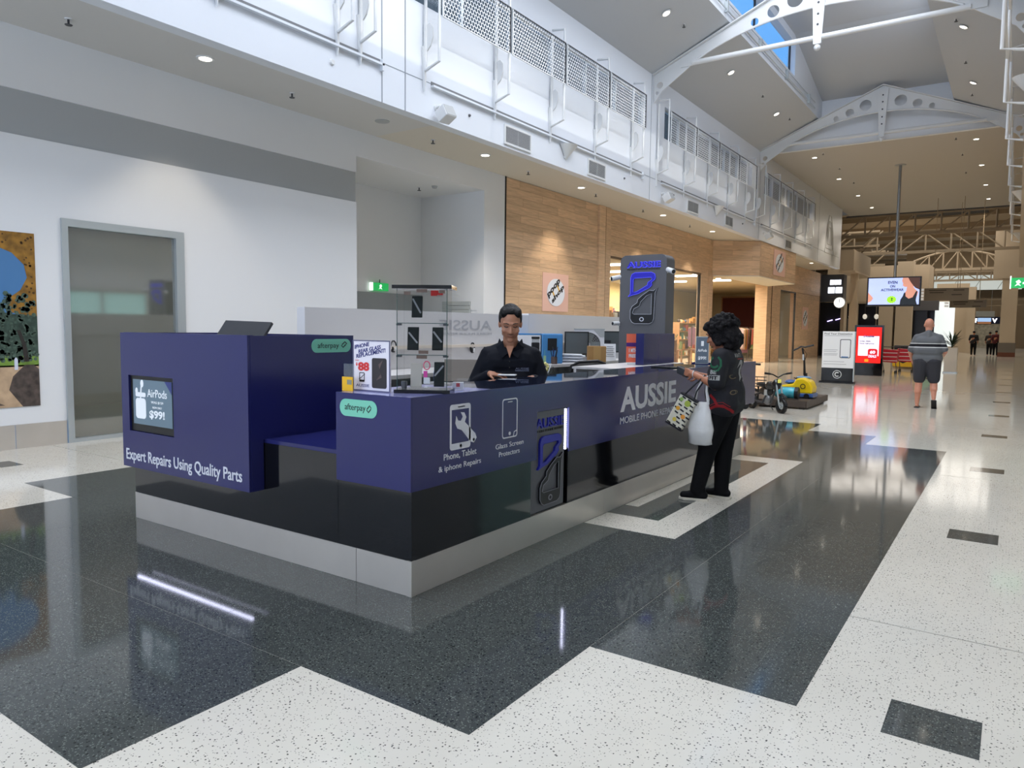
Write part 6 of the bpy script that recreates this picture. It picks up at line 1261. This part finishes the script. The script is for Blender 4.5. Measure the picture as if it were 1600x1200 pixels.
# ---- the bald man walking away
def walker():
    base = V(-1.52, 17.7, 0); f = V(-.03, 1, 0); t = thing('person', 'bald person in a striped grey polo shirt and dark shorts walking away', 'person', base)
    F = Fr(base, f); H = Fr(F(.0, .03, 1.755), f, tilt=-.1, sc=1.13); b = MB(); head(b, H, F(0, .0, 1.59))
    SL, SR = F(.20, 0, 1.48), F(-.20, 0, 1.48); EL, ER = F(.32, .03, 1.18), F(-.31, .0, 1.20); WL, WR = F(.29, .16, 1.00), F(-.30, .22, 1.15)
    for s0, e, w in ((SL, EL, WL), (SR, ER, WR)): b.cap(s0, .06, e, .052); b.cap(e, .052, w, .034)
    hand(b, WL, V(.2, .5, -1), -F.l, 1, .4, 1.1); hand(b, WR, V(0, .9, .2), F.l, -1, .6, 1.1)
    b.cap(F(-.09, 0, 1.42), .10, F(.09, 0, 1.42), .10); b.cap(F(0, .02, 1.2), .13, F(0, .02, 1.05), .12)
    KL, KR = F(.135, .05, .56), F(-.14, .06, .56); AL, AR = F(.15, .02, .09), F(-.16, -.10, .22)
    for s, k, a in ((1, KL, AL), (-1, KR, AR)): b.cap(F(s*.12, .03, .92), .08, k, .075); b.cap(k + V(0, -.02, -.04), .074, k.lerp(a, .45) + V(0, -.03, 0), .072); b.cap(k.lerp(a, .4) + V(0, -.02, 0), .068, a, .040)
    b.cap(AL + V(0, -.02, -.05), .032, AL + V(.0, .16, -.065), .03); b.cap(AR + V(0, -.03, -.04), .032, AR + V(0.01, .10, -.16), .03)
    blob('body', b, SKIN3, t, .009, 3)
    PM_ = bpy.data.materials.new('striped_polo'); PM_.use_nodes = True; n = PM_.node_tree.nodes; Lk = PM_.node_tree.links; bs = n['Principled BSDF']; bs.inputs['Roughness'].default_value = .8
    g = n.new('ShaderNodeTexCoord'); sx = n.new('ShaderNodeSeparateXYZ'); Lk.new(g.outputs['Object'], sx.inputs[0]); cr = n.new('ShaderNodeValToRGB'); cr.color_ramp.interpolation = 'CONSTANT'
    mr = n.new('ShaderNodeMapRange'); mr.inputs['From Min'].default_value = 0; mr.inputs['From Max'].default_value = 2; Lk.new(sx.outputs[2], mr.inputs[0]); Lk.new(mr.outputs[0], cr.inputs[0])
    e = cr.color_ramp.elements; GY = (*lin('616366'), 1); WT = (*lin('D8D8D6'), 1); NV = (*lin('14141E'), 1); e[0].color = GY; e[1].position = .640; e[1].color = WT
    for p, c in ((.648, NV), (.678, WT), (.686, GY)): q = e.new(p); q.color = c
    Lk.new(cr.outputs[0], bs.inputs[0])
    c = MB(); c.cap(F(-.12, -.01, 1.40), .145, F(.12, -.01, 1.40), .145); c.cap(F(-.11, .0, 1.22), .17, F(.11, .0, 1.22), .17); c.cap(F(-.11, .02, 1.06), .175, F(.11, .02, 1.06), .175); c.cap(F(0, -.03, 1.50), .09, F(0, -.02, 1.59), .075)
    for s in (-1, 1): c.cap(F(s*.05, -.02, 1.56), .06, F(s*.19, 0, 1.49), .075)
    for s0, e_ in ((SL, EL), (SR, ER)): c.cap(s0, .088, s0.lerp(e_, .8), .085)
    sh = blob('polo_shirt', c, PM_, t, .012, 3)
    d = MB()
    for s, k in ((1, KL), (-1, KR)): d.cap(F(s*.11, .0, .98), .165, F(s*.135, .03, .63), .12)
    blob('shorts', d, mat('shorts_grey', '34343A', .8), t, .013, 3)
    MB().obox(AL + V(0, .06, -.10+.022), V(.05, 0, 0), V(0, .14, 0), V(0, 0, .011)).build('flip_flop', BLACK, t, bevel=.01); MB().obox(AR + V(.01, .0, -.14), V(.052, 0, 0), V(0, .085, -.11), V(0, .010, .009)).build('flip_flop', BLACK, t, bevel=.01)
walker()
# ---- small dark figures at the far shop
def far_person(x, y, col, lab, h=1.7):
    base = V(x, y, 0); t = thing('person', lab, 'person', base, 'distant shoppers'); F = Fr(base, (0, 1, 0)); s = h/1.7; b = MB(); Hh = Fr(F(0, .02, 1.58*s), (0, 1, 0)); head(b, Hh, F(0, 0, 1.42*s))
    for q in (-1, 1): b.cap(F(q*.19, 0, 1.36*s), .05, F(q*.25, .0, 1.08*s), .04); b.cap(F(q*.25, 0, 1.08*s), .04, F(q*.24, .1, .86*s), .03); b.cap(F(q*.1, 0, .9*s), .09, F(q*.1, .05*q, .48*s), .06); b.cap(F(q*.1, .05*q, .48*s), .055, F(q*.1, 0, .08), .04); b.cap(F(q*.1, 0, .04), .035, F(q*.1, .14, .035), .03)
    b.cap(F(-.1, 0, 1.3*s), .1, F(.1, 0, 1.3*s), .1); b.cap(F(0, 0, 1.15*s), .13, F(0, 0, .95*s), .13); blob('body', b, SKIN2, t, .016, 2)
    c = MB(); c.cap(F(-.12, 0, 1.32*s), .13, F(.12, 0, 1.32*s), .13); c.cap(F(-.07, 0, 1.1*s), .15, F(.07, 0, .92*s), .15)
    for q in (-1, 1): c.cap(F(q*.19, 0, 1.36*s), .08, F(q*.25, .0, 1.1*s), .07)
    blob('jacket', c, mat('far_' + col, col, .8), t, .018, 2); d = MB()
    for q in (-1, 1): d.cap(F(q*.09, 0, .9*s), .11, F(q*.1, .05*q, .48*s), .085); d.cap(F(q*.1, .05*q, .48*s), .08, F(q*.1, 0, .1), .06)
    blob('trousers', d, BLK, t, .018, 2); h_ = MB(); h_.ell(Hh(0, -.02, .04), .088, .105, .09, 14, 10, Hh.M); blob('hair', h_, HAIRB, t, .016, 1)
far_person(-2.45, 61, '16161A', 'distant person in black standing left in the far shop opening', 1.75); far_person(-1.55, 63, '2A2220', 'distant person in dark brown in the middle of the far shop opening', 1.7); far_person(-1.15, 61.5, '4A1518', 'distant person in dark red at the right of the far shop opening', 1.8)
# ================================================================== THINGS ON THE COUNTER AND BENCH
RC = V(.824, .567, 0); NC = V(.567, -.824, 0)      # right / towards the viewer
def cbox(c, w, d, h, r=None):   # box with base centre c, facing n
    r = (r or RC).normalized(); n = V(r.y, -r.x, 0); c = Vector(c) + PZ*h/2; return MB().obox(c, r*w/2, n*d/2, PZ*h/2)
# poster in acrylic stand
Yp = 3.30; ps = thing('price_poster', 'acrylic counter poster advertising rear glass replacement, left of the glass case', 'poster', (-3.35, 3.3, 1.1875))
B(-3.507, -3.186, Yp, Yp+.012, 1.189, 1.508).build('poster_panel', mat('poster_white', 'DAD6DC', .3, emit='DAD6DC', es=.12), ps)
plate('poster_frame', [[(-3.51, 1.188), (-3.183, 1.188), (-3.183, 1.511), (-3.51, 1.511)], [(-3.503, 1.195), (-3.503, 1.504), (-3.19, 1.504), (-3.19, 1.195)]], (0, Yp, 0), PX, PZ, .003, mat('poster_edge', '5C5C78', .4), ps)
B(-3.49, -3.20, Yp, Yp+.10, 1.188, 1.191).build('stand_foot', GLASS, ps)
NB = mat('poster_navy', '232B72', .5); RP = mat('poster_red', 'D63434', .5)
ru = V(.985, 0, .17)
for s_, x, z, w_ in (('IPHONE', -3.492, 1.452, .13), ('REAR GLASS', -3.458, 1.424, .20), ('REPLACEMENT!', -3.478, 1.394, .26)): text('poster_lettering', s_, (x, Yp-.001, z), ru, PZ, w_, .026 if s_ == 'IPHONE' else .026, .001, NB, ps, thick=.025)
text('poster_lettering', 'ONLY', (-3.488, Yp-.001, 1.378), PX, PZ, .035, .007, .001, RP, ps); text('poster_lettering', '$', (-3.482, Yp-.001, 1.345), PX, PZ, .014, .022, .001, RP, ps, thick=.05); text('poster_lettering', '88', (-3.463, Yp-.001, 1.315), PX, PZ, .10, .056, .001, RP, ps, thick=.05)
MB().prism(rrect(-3.338, 1.21, -3.212, 1.40, .014), (0, Yp-.003, 0), PX, PZ, (0, .0025, 0)).build('phone_picture', mat('phone_pic', '2B2526', .3), ps); MB().prism([(-3.30, 1.26), (-3.26, 1.30), (-3.28, 1.36), (-3.24, 1.39), (-3.27, 1.33), (-3.25, 1.28)], (0, Yp-.004, 0), PX, PZ, (0, .001, 0)).build('crack_picture', mat('crack', '5A4A46', .4), ps)
plate('phone_outline', [rrect(-3.452, 1.245, -3.405, 1.305, .006), rrect(-3.447, 1.258, -3.410, 1.300, .003)[::-1]], (0, Yp-.001, 0), PX, PZ, .001, BLACK, ps); plate('phone_outline', [stroke([(-3.455, 1.262), (-3.43, 1.275), (-3.42, 1.285), (-3.402, 1.295)], .004)], (0, Yp-.0015, 0), PX, PZ, .001, BLACK, ps)
text('poster_lettering', 'AUSSIE', (-3.482, Yp-.001, 1.213), PX, PZ, .12, .018, .001, NB, ps, thick=.0)
# glass display case
G0_ = V(-3.057, 3.48, 1.1885); r = V(.86, .51, 0).normalized(); n = V(r.y, -r.x, 0); dc = thing('display_case', 'three tier glass display case holding phones on the counter corner', 'display case', G0_)
def gb(u, d, z, w, dd, h): return MB().obox(G0_ + r*u + n*d + PZ*(z + h/2), r*w/2, n*dd/2, PZ*h/2)
gb(0, 0, 0, .35, .21, .022).build('base_board', BLACKG, dc); gb(0, 0, .643, .37, .22, .022).build('top_board', BLACKG, dc)
for u, d, w_, dd in ((0, .098, .31, .004), (0, -.098, .31, .004), (.153, 0, .004, .19), (-.153, 0, .004, .19)): gb(u, d, .022, w_, dd, .621).build('glass_panel', GLASSG, dc)
for z in (.235, .43): gb(0, 0, z, .305, .19, .004).build('glass_shelf', GLASSG, dc); gb(0, .098, z, .31, .006, .004).build('shelf_edge', mat('glass_edge', '2F4A46', .2), dc)
for u in (-.155, .155):
    gb(u, .099, .022, .004, .004, .621).build('glass_edge', MATS['glass_edge'], dc)
    for z in (.235, .43): gb(u*.94, .08, z-.012, .03, .03, .012).build('shelf_clip', DGREY, dc)
for u, z, w_ in ((-.09, .605, .04), (.0, .62, .065), (.125, .615, .035), (.01, .245, .06), (.0, .215, .065)): gb(u, .102, z, w_, .006, .02).build('bronze_clip', mat('bronze', '5A4A40', .35, metal=.5), dc)
def phone(u, z, w_, h, m, lab, st, tilt=.12, par=None, lean=0):
    t = thing('smartphone', lab, 'phone', G0_ + r*u + PZ*z, 'phones in the glass case'); up = (PZ - n*tilt).normalized(); c = G0_ + r*u + n*.02 + PZ*(z + h/2 + .002); nn = r.cross(up)
    MB().obox(c, r*w_/2, up*h/2, nn*.004).build('phone_body', m, t, bevel=.003)
    if st:
        a, b = Vector((st[0], st[1])), Vector((st[2], st[3])); d = (b-a); L = d.length; d.normalize(); cc = c + r*((a.x+b.x)/2) + up*((a.y+b.y)/2) + nn*.0055
        MB().obox(cc, (r*d.x + up*d.y)*L/2, (r*-d.y + up*d.x)*.005, nn*.001).build('price_strip', mat('strip_grey', '8E8E90', .4), t)
PB = mat('phone_black', '050506', .4, spec=.2)
phone(-.045, .465, .068, .135, PB, 'black phone standing alone on the top tier of the glass case', (-.028, .05, .024, -.04)); phone(-.07, .262, .072, .145, PB, 'black phone at the left of the middle tier of the glass case', (-.028, .038, .028, -.028)); phone(.085, .262, .070, .145, PB, 'black phone at the right of the middle tier of the glass case', (-.028, .045, .026, -.022))
phone(-.05, .03, .072, .15, mat('phone_beige', 'B5AFA2', .3), 'beige phone at the left of the bottom tier of the glass case', None); phone(.095, .035, .066, .155, PB, 'black phone at the right of the bottom tier of the glass case', (-.028, -.01, .026, .055))
ab = thing('accessory_pack', 'pink ringed accessory pack between the phones on the bottom tier', 'accessory', G0_); c = G0_ + r*.018 + n*.03 + PZ*.17
MB().tube([c + r*.020*math.cos(a) + PZ*.026*math.sin(a) for a in [2*PI*k/16 for k in range(17)]], .0035, 6).build('pink_ring', mat('pink', 'D8486E', .4), ab); MB().obox(c - PZ*.055 + r*-.008, r*.012, PZ*.02, n*.002).build('pink_tag', mat('magenta', 'C8308E', .4), ab); MB().obox(c - PZ*.095, r*.02, PZ*.02, n*.003).build('white_card', WHITE, ab); MB().obox(c - PZ*.135, r*.014, PZ*.003, n*.02).build('card_foot', WHITE, ab)
lk = thing('case_lock', 'small round grey lock inside the lower left of the glass case', 'lock', G0_); MB().cyl(G0_ - r*.12 + n*.05 + PZ*.024, G0_ - r*.12 + n*.05 + PZ*.07, .016, .02, 12).build('lock_body', GREYP, lk)
# card holder, yellow leaflet stand
ch = thing('card_holder', 'clear acrylic business card holder right of the glass case', 'card holder', (-2.98, 3.72, 1.1875)); cbox((-3.0, 3.74, 1.188), .085, .05, .045).build('holder_body', GLASS, ch); cbox((-3.0, 3.745, 1.195), .07, .03, .045).build('card_stack', WHITE, ch); MB().obox(V(-3.0, 3.745, 1.222) + NC*.0165, RC*.012, NC*.001, PZ*.012).build('red_logo', mat('card_red', 'B82A34', .4), ch); cbox((-3.0, 3.80, 1.188), .085, .02, .075).build('holder_back', GLASS, ch)
yl = thing('leaflet_stand', 'clear leaflet stand with a yellow payment panel by the tall cabinet', 'leaflet stand', (-3.5, 3.4, 1.1875)); cbox((-3.475, 3.22, 1.188), .095, .006, .09, PX).build('leaflet_panel', mat('yellow_panel', 'EFB71C', .4), yl); MB().obox(V(-3.455, 3.216, 1.245), PX*.02, PY*.001, PZ*.015).build('grey_block', mat('print_block', '8A8A78', .5), yl); cbox((-3.475, 3.235, 1.19), .10, .004, .17, PX).build('clear_holder', GLASS, yl)
# things on the work bench
Zb = 1.101
lp = thing('laptop', 'open grey brown laptop left of the man behind the counter', 'laptop', (-4.25, 5.35, 1.0)); up = (PZ*.95 - NC*.28).normalized(); MB().obox(V(-4.22, 5.33, 1.20), RC*.17, up*.105, up.cross(RC)*.005).build('laptop_lid', mat('laptop_taupe', '7D766E', .4), lp, bevel=.004); MB().obox(V(-4.22, 5.33, 1.095) - NC*.11, RC*.17, NC*.11, PZ*.008).build('laptop_base', DGREY, lp, bevel=.003)
dk = thing('inner_shelf', 'white inner shelf unit under the laptop behind the counter', 'shelf', (-4.2, 5.4, 0)); B(-4.5, -3.95, 5.15, 5.75, 1.06, 1.086).build('shelf_top', MATS['bench_white'], dk); B(-4.5, -4.46, 5.15, 5.75, .24, 1.06).build('shelf_side', MATS['bench_white'], dk); B(-3.99, -3.95, 5.15, 5.75, .24, 1.06).build('shelf_side', MATS['bench_white'], dk)
bb = thing('box', 'small blue box beside the laptop', 'box', (-4.4, 5.25, 1.09)); cbox((-4.44, 5.24, 1.087), .075, .06, .10).build('box_body', mat('box_blue', '2A5FB0', .4), bb, bevel=.003)
pr = thing('laser_machine', 'blue and white benchtop engraving machine behind the seller', 'machine', (-5.55, 9.0, Zb)); cbox((-5.50, 9.0, Zb), .30, .40, .42).build('machine_body', mat('machine_blue', '4482B8', .35), pr, bevel=.015); MB().obox(V(-5.50, 9.0, Zb+.27) + NC*.203, RC*.065, NC*.004, PZ*.085).build('machine_window', BLACK, pr)
cbox(V(-5.50, 9.0, Zb) - RC*.34 - NC*.0, .36, .36, .40).build('machine_side', mat('machine_white', 'D4D4D6', .4), pr, bevel=.01); cbox(V(-5.50, 9.0, Zb+.40) - RC*.34, .36, .36, .02).build('machine_lid', MATS['machine_blue'], pr)
def bitem(x, y, f_): return f_
t = thing('speaker', 'tall black speaker column with a grey top on the bench', 'speaker', (-5.42, 8.45, Zb)); cbox((-5.42, 8.45, Zb), .11, .10, .30).build('speaker_body', BLACK, t, bevel=.008); cbox((-5.42, 8.45, Zb+.30), .10, .09, .05).build('speaker_top', STRIP, t, bevel=.006); cbox((-5.42, 8.45, Zb+.35), .11, .10, .03).build('speaker_cap', BLACK, t)
t = thing('bottle', 'thin green topped bottle beside the black speaker', 'bottle', (-5.33, 8.55, Zb)); MB().cyl((-5.33, 8.55, Zb), (-5.33, 8.55, Zb+.12), .02, n=12).build('bottle_body', mat('bottle_green', '8FAF8A', .3), t); MB().cyl((-5.33, 8.55, Zb+.12), (-5.33, 8.55, Zb+.2), .008, n=8).build('bottle_tube', mat('bottle_blue', '4A90A8', .3), t)
t = thing('pen_cup', 'dark pen cup full of tools on the bench', 'cup', (-5.3, 8.75, Zb)); MB().cyl((-5.3, 8.75, Zb), (-5.3, 8.75, Zb+.10), .045, n=14).build('cup_body', mat('cup_brown', '4E3F3A', .5), t)
for k in range(6): MB().cyl((-5.3 + .02*math.cos(k), 8.75 + .02*math.sin(k), Zb+.03), (-5.3 + .05*math.cos(k*1.3), 8.75 + .05*math.sin(k*1.3), Zb+.2 + .02*(k % 3)), .006, n=6).build('tool', [BLACK, BLUE, DGREY][k % 3], t)
t = thing('paper_pile', 'heap of white papers on the bench before the blue machine', 'papers', (-5.4, 9.5, Zb))
for k in range(6): MB().obox(V(-5.42 + .02*math.sin(k*2), 9.45 + .03*math.cos(k*3), Zb + .012 + k*.02), RC*.16 + NC*.01*k, NC*.10, PZ*.009 + RC*.001*k).build('paper_sheet', mat('paper', 'DCDDE0', .6), t)
def monitor(x, y, w_, h, z, lab, back=False):
    t = thing('monitor', lab, 'monitor', (x, y, Zb), 'black monitors on the bench'); c = V(x, y, z + h/2); MB().obox(c, RC*w_/2, NC*.02, PZ*h/2).build('screen_frame', BLACK, t, bevel=.004); MB().obox(c + NC*.021, RC*(w_/2 - .018), NC*.001, PZ*(h/2 - .02)).build('display_panel', mat('screen_off', '50575A', .15), t); MB().obox(V(x, y, (z + Zb)/2) - NC*.02, RC*.03, NC*.015, PZ*((z - Zb)/2 + .03)).build('stand', BLACK, t); cbox((x, y, Zb), .2, .14, .012).build('stand_base', BLACK, t)
monitor(-5.68, 10.05, .38, .36, 1.19, 'dark switched off monitor left of the box fan'); monitor(-5.72, 11.2, .42, .36, 1.2, 'black monitor half hidden behind the box fan')
# box fan
fn = thing('box_fan', 'white and grey square box fan on the bench', 'fan', (-5.60, 10.35, Zb)); fc = V(-5.60, 10.30, Zb + .245)
def FP(x, z, d=0): return fc + RC*x + PZ*z + NC*d
FW_ = mat('fan_white', 'D8D8DC', .35)
plate('fan_housing', [[(-.235, -.24), (.235, -.24), (.235, .24), (-.235, .24)], circ(-.02, 0, .195, 32)[::-1]], fc, RC, PZ, .09, FW_, fn); MB().obox(FP(0, 0, -.01), RC*.23, PZ*.235, NC*.008).build('fan_back', GREYP, fn)
plate('fan_panel', [[(.17, .12), (.235, .12), (.235, .24), (.06, .24)]], FP(0, 0, .091), RC, PZ, .004, STRIP, fn); MB().obox(FP(0, .243, .045), RC*.24, PZ*.008, NC*.05).build('fan_top', STRIP, fn)
for k in range(7): MB().tube([FP(-.02 + (.02 + k*.029)*math.cos(a), (.02 + k*.029)*math.sin(a), .095) for a in [2*PI*j/28 for j in range(29)]], .0025, 4).build('grille_ring', STRIP, fn)
for k in range(24): a = 2*PI*k/24; MB().cyl(FP(-.02 + .03*math.cos(a), .03*math.sin(a), .095), FP(-.02 + .195*math.cos(a + .5), .195*math.sin(a + .5), .095), .002, n=4).build('grille_wire', STRIP, fn)
MB().cyl(FP(-.02, 0, .085), FP(-.02, 0, .10), .035, n=18).build('grille_hub', FW_, fn)
for k in range(5): a = 2*PI*k/5; MB().obox(FP(-.02 + .1*math.cos(a), .1*math.sin(a), .045), (RC*math.cos(a) + PZ*math.sin(a))*.085, (RC*-math.sin(a) + PZ*math.cos(a))*.045 + NC*.015, NC*.003).build('fan_blade', mat('fan_blade', '8E9898', .4), fn)
bx2 = thing('cardboard_box', 'brown cardboard box right of the box fan', 'box', (-5.10, 9.80, Zb)); cbox((-5.22, 9.85, Zb), .27, .2, .235).build('box_body', mat('cardboard', 'A9814F', .8, var=.08), bx2, bevel=.004); MB().obox(V(-5.22, 9.85, Zb+.118) + NC*.101 + RC*.0, RC*.055, NC*.001, PZ*.118).build('packing_tape', mat('tape_tan', 'B8925C', .3), bx2)
t = thing('notice', 'white printed notice leaning beside the cardboard box', 'notice', (-5.2, 10.2, Zb)); MB().obox(V(-5.22, 10.30, Zb+.135), RC*.09, PZ*.13 - NC*.03, NC*.002).build('notice_sheet', mat('paper', 'DCDDE0', .6), t)
for k in range(6): MB().obox(V(-5.22, 10.30, Zb+.22 - k*.03) + NC*(-.018 + k*.0075 + .006), RC*(.05 + .015*(k % 2)), PZ*.003, NC*.001).build('notice_line', GP, t)
def spray(x, y, col, cap_, lab, h=.24):
    t = thing('spray_bottle', lab, 'bottle', (x, y, Zb), 'spray bottles on the bench'); MB().tube([(x, y, Zb), (x, y, Zb+.02), (x, y, Zb+h*.6), (x, y, Zb+h*.72), (x, y, Zb+h*.8)], [.03, .034, .034, .018, .014], 14).build('bottle_body', mat('spray_' + col, col, .15, alpha=.85), t, smooth=True)
    c = V(x, y, Zb+h*.86); MB().obox(c, RC*.014, NC*.012, PZ*.022).build('spray_head', mat('cap_' + cap_, cap_, .4), t, bevel=.004); MB().cyl(c + PZ*.012, c - RC*.045 + PZ*.014, .007, n=8).build('nozzle', MATS['cap_' + cap_], t); MB().obox(c - RC*.022 - PZ*.02, RC*.004, NC*.005, PZ*.018).build('trigger', MATS['cap_' + cap_], t)
spray(-5.28, 10.95, '2E6FA8', 'D03A30', 'blue spray bottle with a red head on the bench', .30); spray(-5.25, 11.2, 'C8CCD8', 'E4E4E8', 'clear spray bottle with a white head on the bench', .32)
t = thing('poster', 'orange and purple price poster standing left of the blue upright box', 'poster', (-3.75, 7.7, 1.1)); c = V(-3.66, 7.80, 1.38)
OG = mat('poster_orange', 'E2694C', .5)
MB().obox(c, RC*.075, NC*.003, PZ*.165).build('poster_board', OG, t); MB().obox(c + NC*.004 + PZ*.04, RC*.076, NC*.001, PZ*.022).build('purple_band', mat('poster_purple', '4A1F6E', .5), t); text('poster_lettering', '1 MTH', c + NC*.0045 - RC*.045 - PZ*.05, RC, PZ, .09, .045, .001, WHITE, t, thick=.04); text('poster_lettering', 'FREE', c + NC*.0045 - RC*.045 - PZ*.11, RC, PZ, .08, .04, .001, WHITE, t, thick=.04); MB().obox(V(c.x, c.y, 1.2), RC*.06, NC*.03, PZ*.012).build('poster_foot', WHITE, t)
t = thing('shelf_board', 'white raised shelf behind the far counter carrying the poster', 'shelf', (-3.7, 8.0, 1.1)); B(-3.95, -3.41, 6.9, 8.75, 1.165, 1.187).build('shelf_top', MATS['bench_white'], t); B(-3.93, -3.90, 6.9, 8.75, .24, 1.165).build('shelf_side', MATS['bench_white'], t)
# price sign at the far end
t = thing('price_sign', 'small slate sign with white earphone case and price at the far counter end', 'sign', (-3.1, 8.6, 1.1875)); c = V(-3.12, 8.60, 1.19 + .165)
MB().obox(c, RC*.08, NC*.003, PZ*.165).build('sign_frame', ALU, t); MB().obox(c + NC*.0035, RC*.072, NC*.001, PZ*.156).build('sign_panel', EM('sign_slate', '566270', .3), t); MB().obox(c + NC*.005 + PZ*.08, RC*.016, NC*.001, PZ*.03).build('case_picture', Wt, t)
text('sign_lettering', 'AirPods', c + NC*.0045 - RC*.055 - PZ*.02, RC, PZ, .11, .035, .001, Wt, t, thick=.02); text('sign_lettering', '$99!', c + NC*.0045 - RC*.05 - PZ*.12, RC, PZ, .10, .045, .001, Wt, t, thick=.03); MB().obox(V(c.x, c.y, 1.193), RC*.09, NC*.06, PZ*.004).build('sign_foot', GLASSG, t)
# mesh office chair
oc = thing('office_chair', 'black mesh backed office chair behind the counter', 'chair', (-4.15, 7.6, 0)); c = V(-4.15, 7.62, 1.02)
P = [c + RC*x + PZ*z for x, z in ((-.20, -.28), (-.22, -.05), (-.19, .14), (-.10, .185), (.12, .20), (.20, .17), (.21, .05), (.19, -.28))]
MB().tube(P + [P[0]], .018, 8).build('back_frame', BLACK, oc); MB().add([p for p in P], [tuple(range(8))]).build('mesh_back', mat('chair_mesh', '2B2B2F', .8, alpha=.75), oc)
MB().ell(c - PZ*.40 + NC*.18, .25, .25, .05, 18, 8).build('seat', BLACK, oc, smooth=True); MB().cyl((c.x, c.y, .12), (c.x, c.y, .6), .03, n=10).build('gas_column', DGREY, oc)
for k in range(5): a = 2*PI*k/5; MB().cyl((c.x, c.y, .12), (c.x + .28*math.cos(a), c.y + .28*math.sin(a), .07), .02, n=6).build('leg', BLACK, oc); MB().ell((c.x + .28*math.cos(a), c.y + .28*math.sin(a), .03), .028, .028, .028, 10, 6).build('castor', BLACK, oc)
MB().obox(c - PZ*.34 - NC*.02, RC*.03, NC*.02, PZ*.12).build('back_support', BLACK, oc)
# on the partition: hooks, headsets, charger
for i, (y, z, lab) in enumerate(((7.66, 1.33, 'black and white headset hanging on the partition left of the seller'), (6.17, 1.37, 'small dark headset hanging on the partition left of the glass case'))):
    t = thing('headset', lab, 'headset', (-5.92, y, z), 'headsets on the partition'); MB().tube([V(-5.90, y + .045*math.cos(a), z + .065*math.sin(a)) for a in [PI*k/10*2 for k in range(11)]], .009, 6).build('headband', BLACK, t); MB().ell((-5.89, y - .03, z - .03), .02, .022, .035, 10, 8).build('ear_cup', BLACK, t); MB().ell((-5.89, y + .02, z - .03), .015, .02, .03, 10, 8).build('ear_cup', WHITE, t)
t = thing('power_adaptor', 'black plug adaptor on the partition between cabinet and poster', 'plug', (-5.92, 5.42, 1.24)); B(-5.93, -5.88, 5.39, 5.45, 1.205, 1.275).build('adaptor_body', BLACK, t, bevel=.008); B(-5.93, -5.915, 5.47, 5.54, 1.21, 1.27).build('socket_plate', WHITE, t)
for i, (y, z) in enumerate(((7.95, 1.335), (8.15, 1.345), (8.9, 1.33))): t = thing('cable_clip', 'tiny black clip under the partition rail, %s' % ordn[i], 'clip', (-5.9, y, z), 'clips under the rail'); B(-5.93, -5.89, y, y+.04, z-.02, z+.01).build('clip_body', BLACK, t)
t = thing('flower', 'pale yellow paper flower on tangled cables at the bench end', 'flower', (-4.6, 7.3, 1.1)); 
for k in range(9): a = 2*PI*k/9; MB().ell(V(-4.95, 7.95, 1.10) + RC*.035*math.cos(a) + PZ*.045*math.sin(a), .02, .02, .024, 8, 6).build('petal', mat('petal_yellow', 'D8D08A', .6), t)
random.seed(2)
t = thing('cable_tangle', 'tangle of cables hanging at the bench edge behind the seller', 'cables', (-5.1, 8.0, 1.0))
for k in range(14):
    y0 = 7.7 + random.random()*.7; MB().tube([V(-5.17, y0 + random.uniform(-.15, .15), 1.10 - q*.09 + random.uniform(-.03, .03)) + V(random.uniform(0, .05), 0, 0) for q in range(5)], .006, 5).build('cable', [BLACK, STRIP, WHITE][k % 3], t)
for i, (y, w_, m_, lab) in enumerate(((11.0, .14, 'box_black', 'small black box on the bench behind the fan'), (11.35, .12, 'box_black', 'second small black box near the grey tower'))): t = thing('box', lab, 'box', (-5.6, y, Zb)); cbox((-5.65, y, Zb + .18), w_, .1, .13).build('box_body', mat(m_, '1A1C24', .5), t); cbox((-5.65, y, Zb), w_*1.1, .12, .18).build('box_base', MATS['paper'], t)
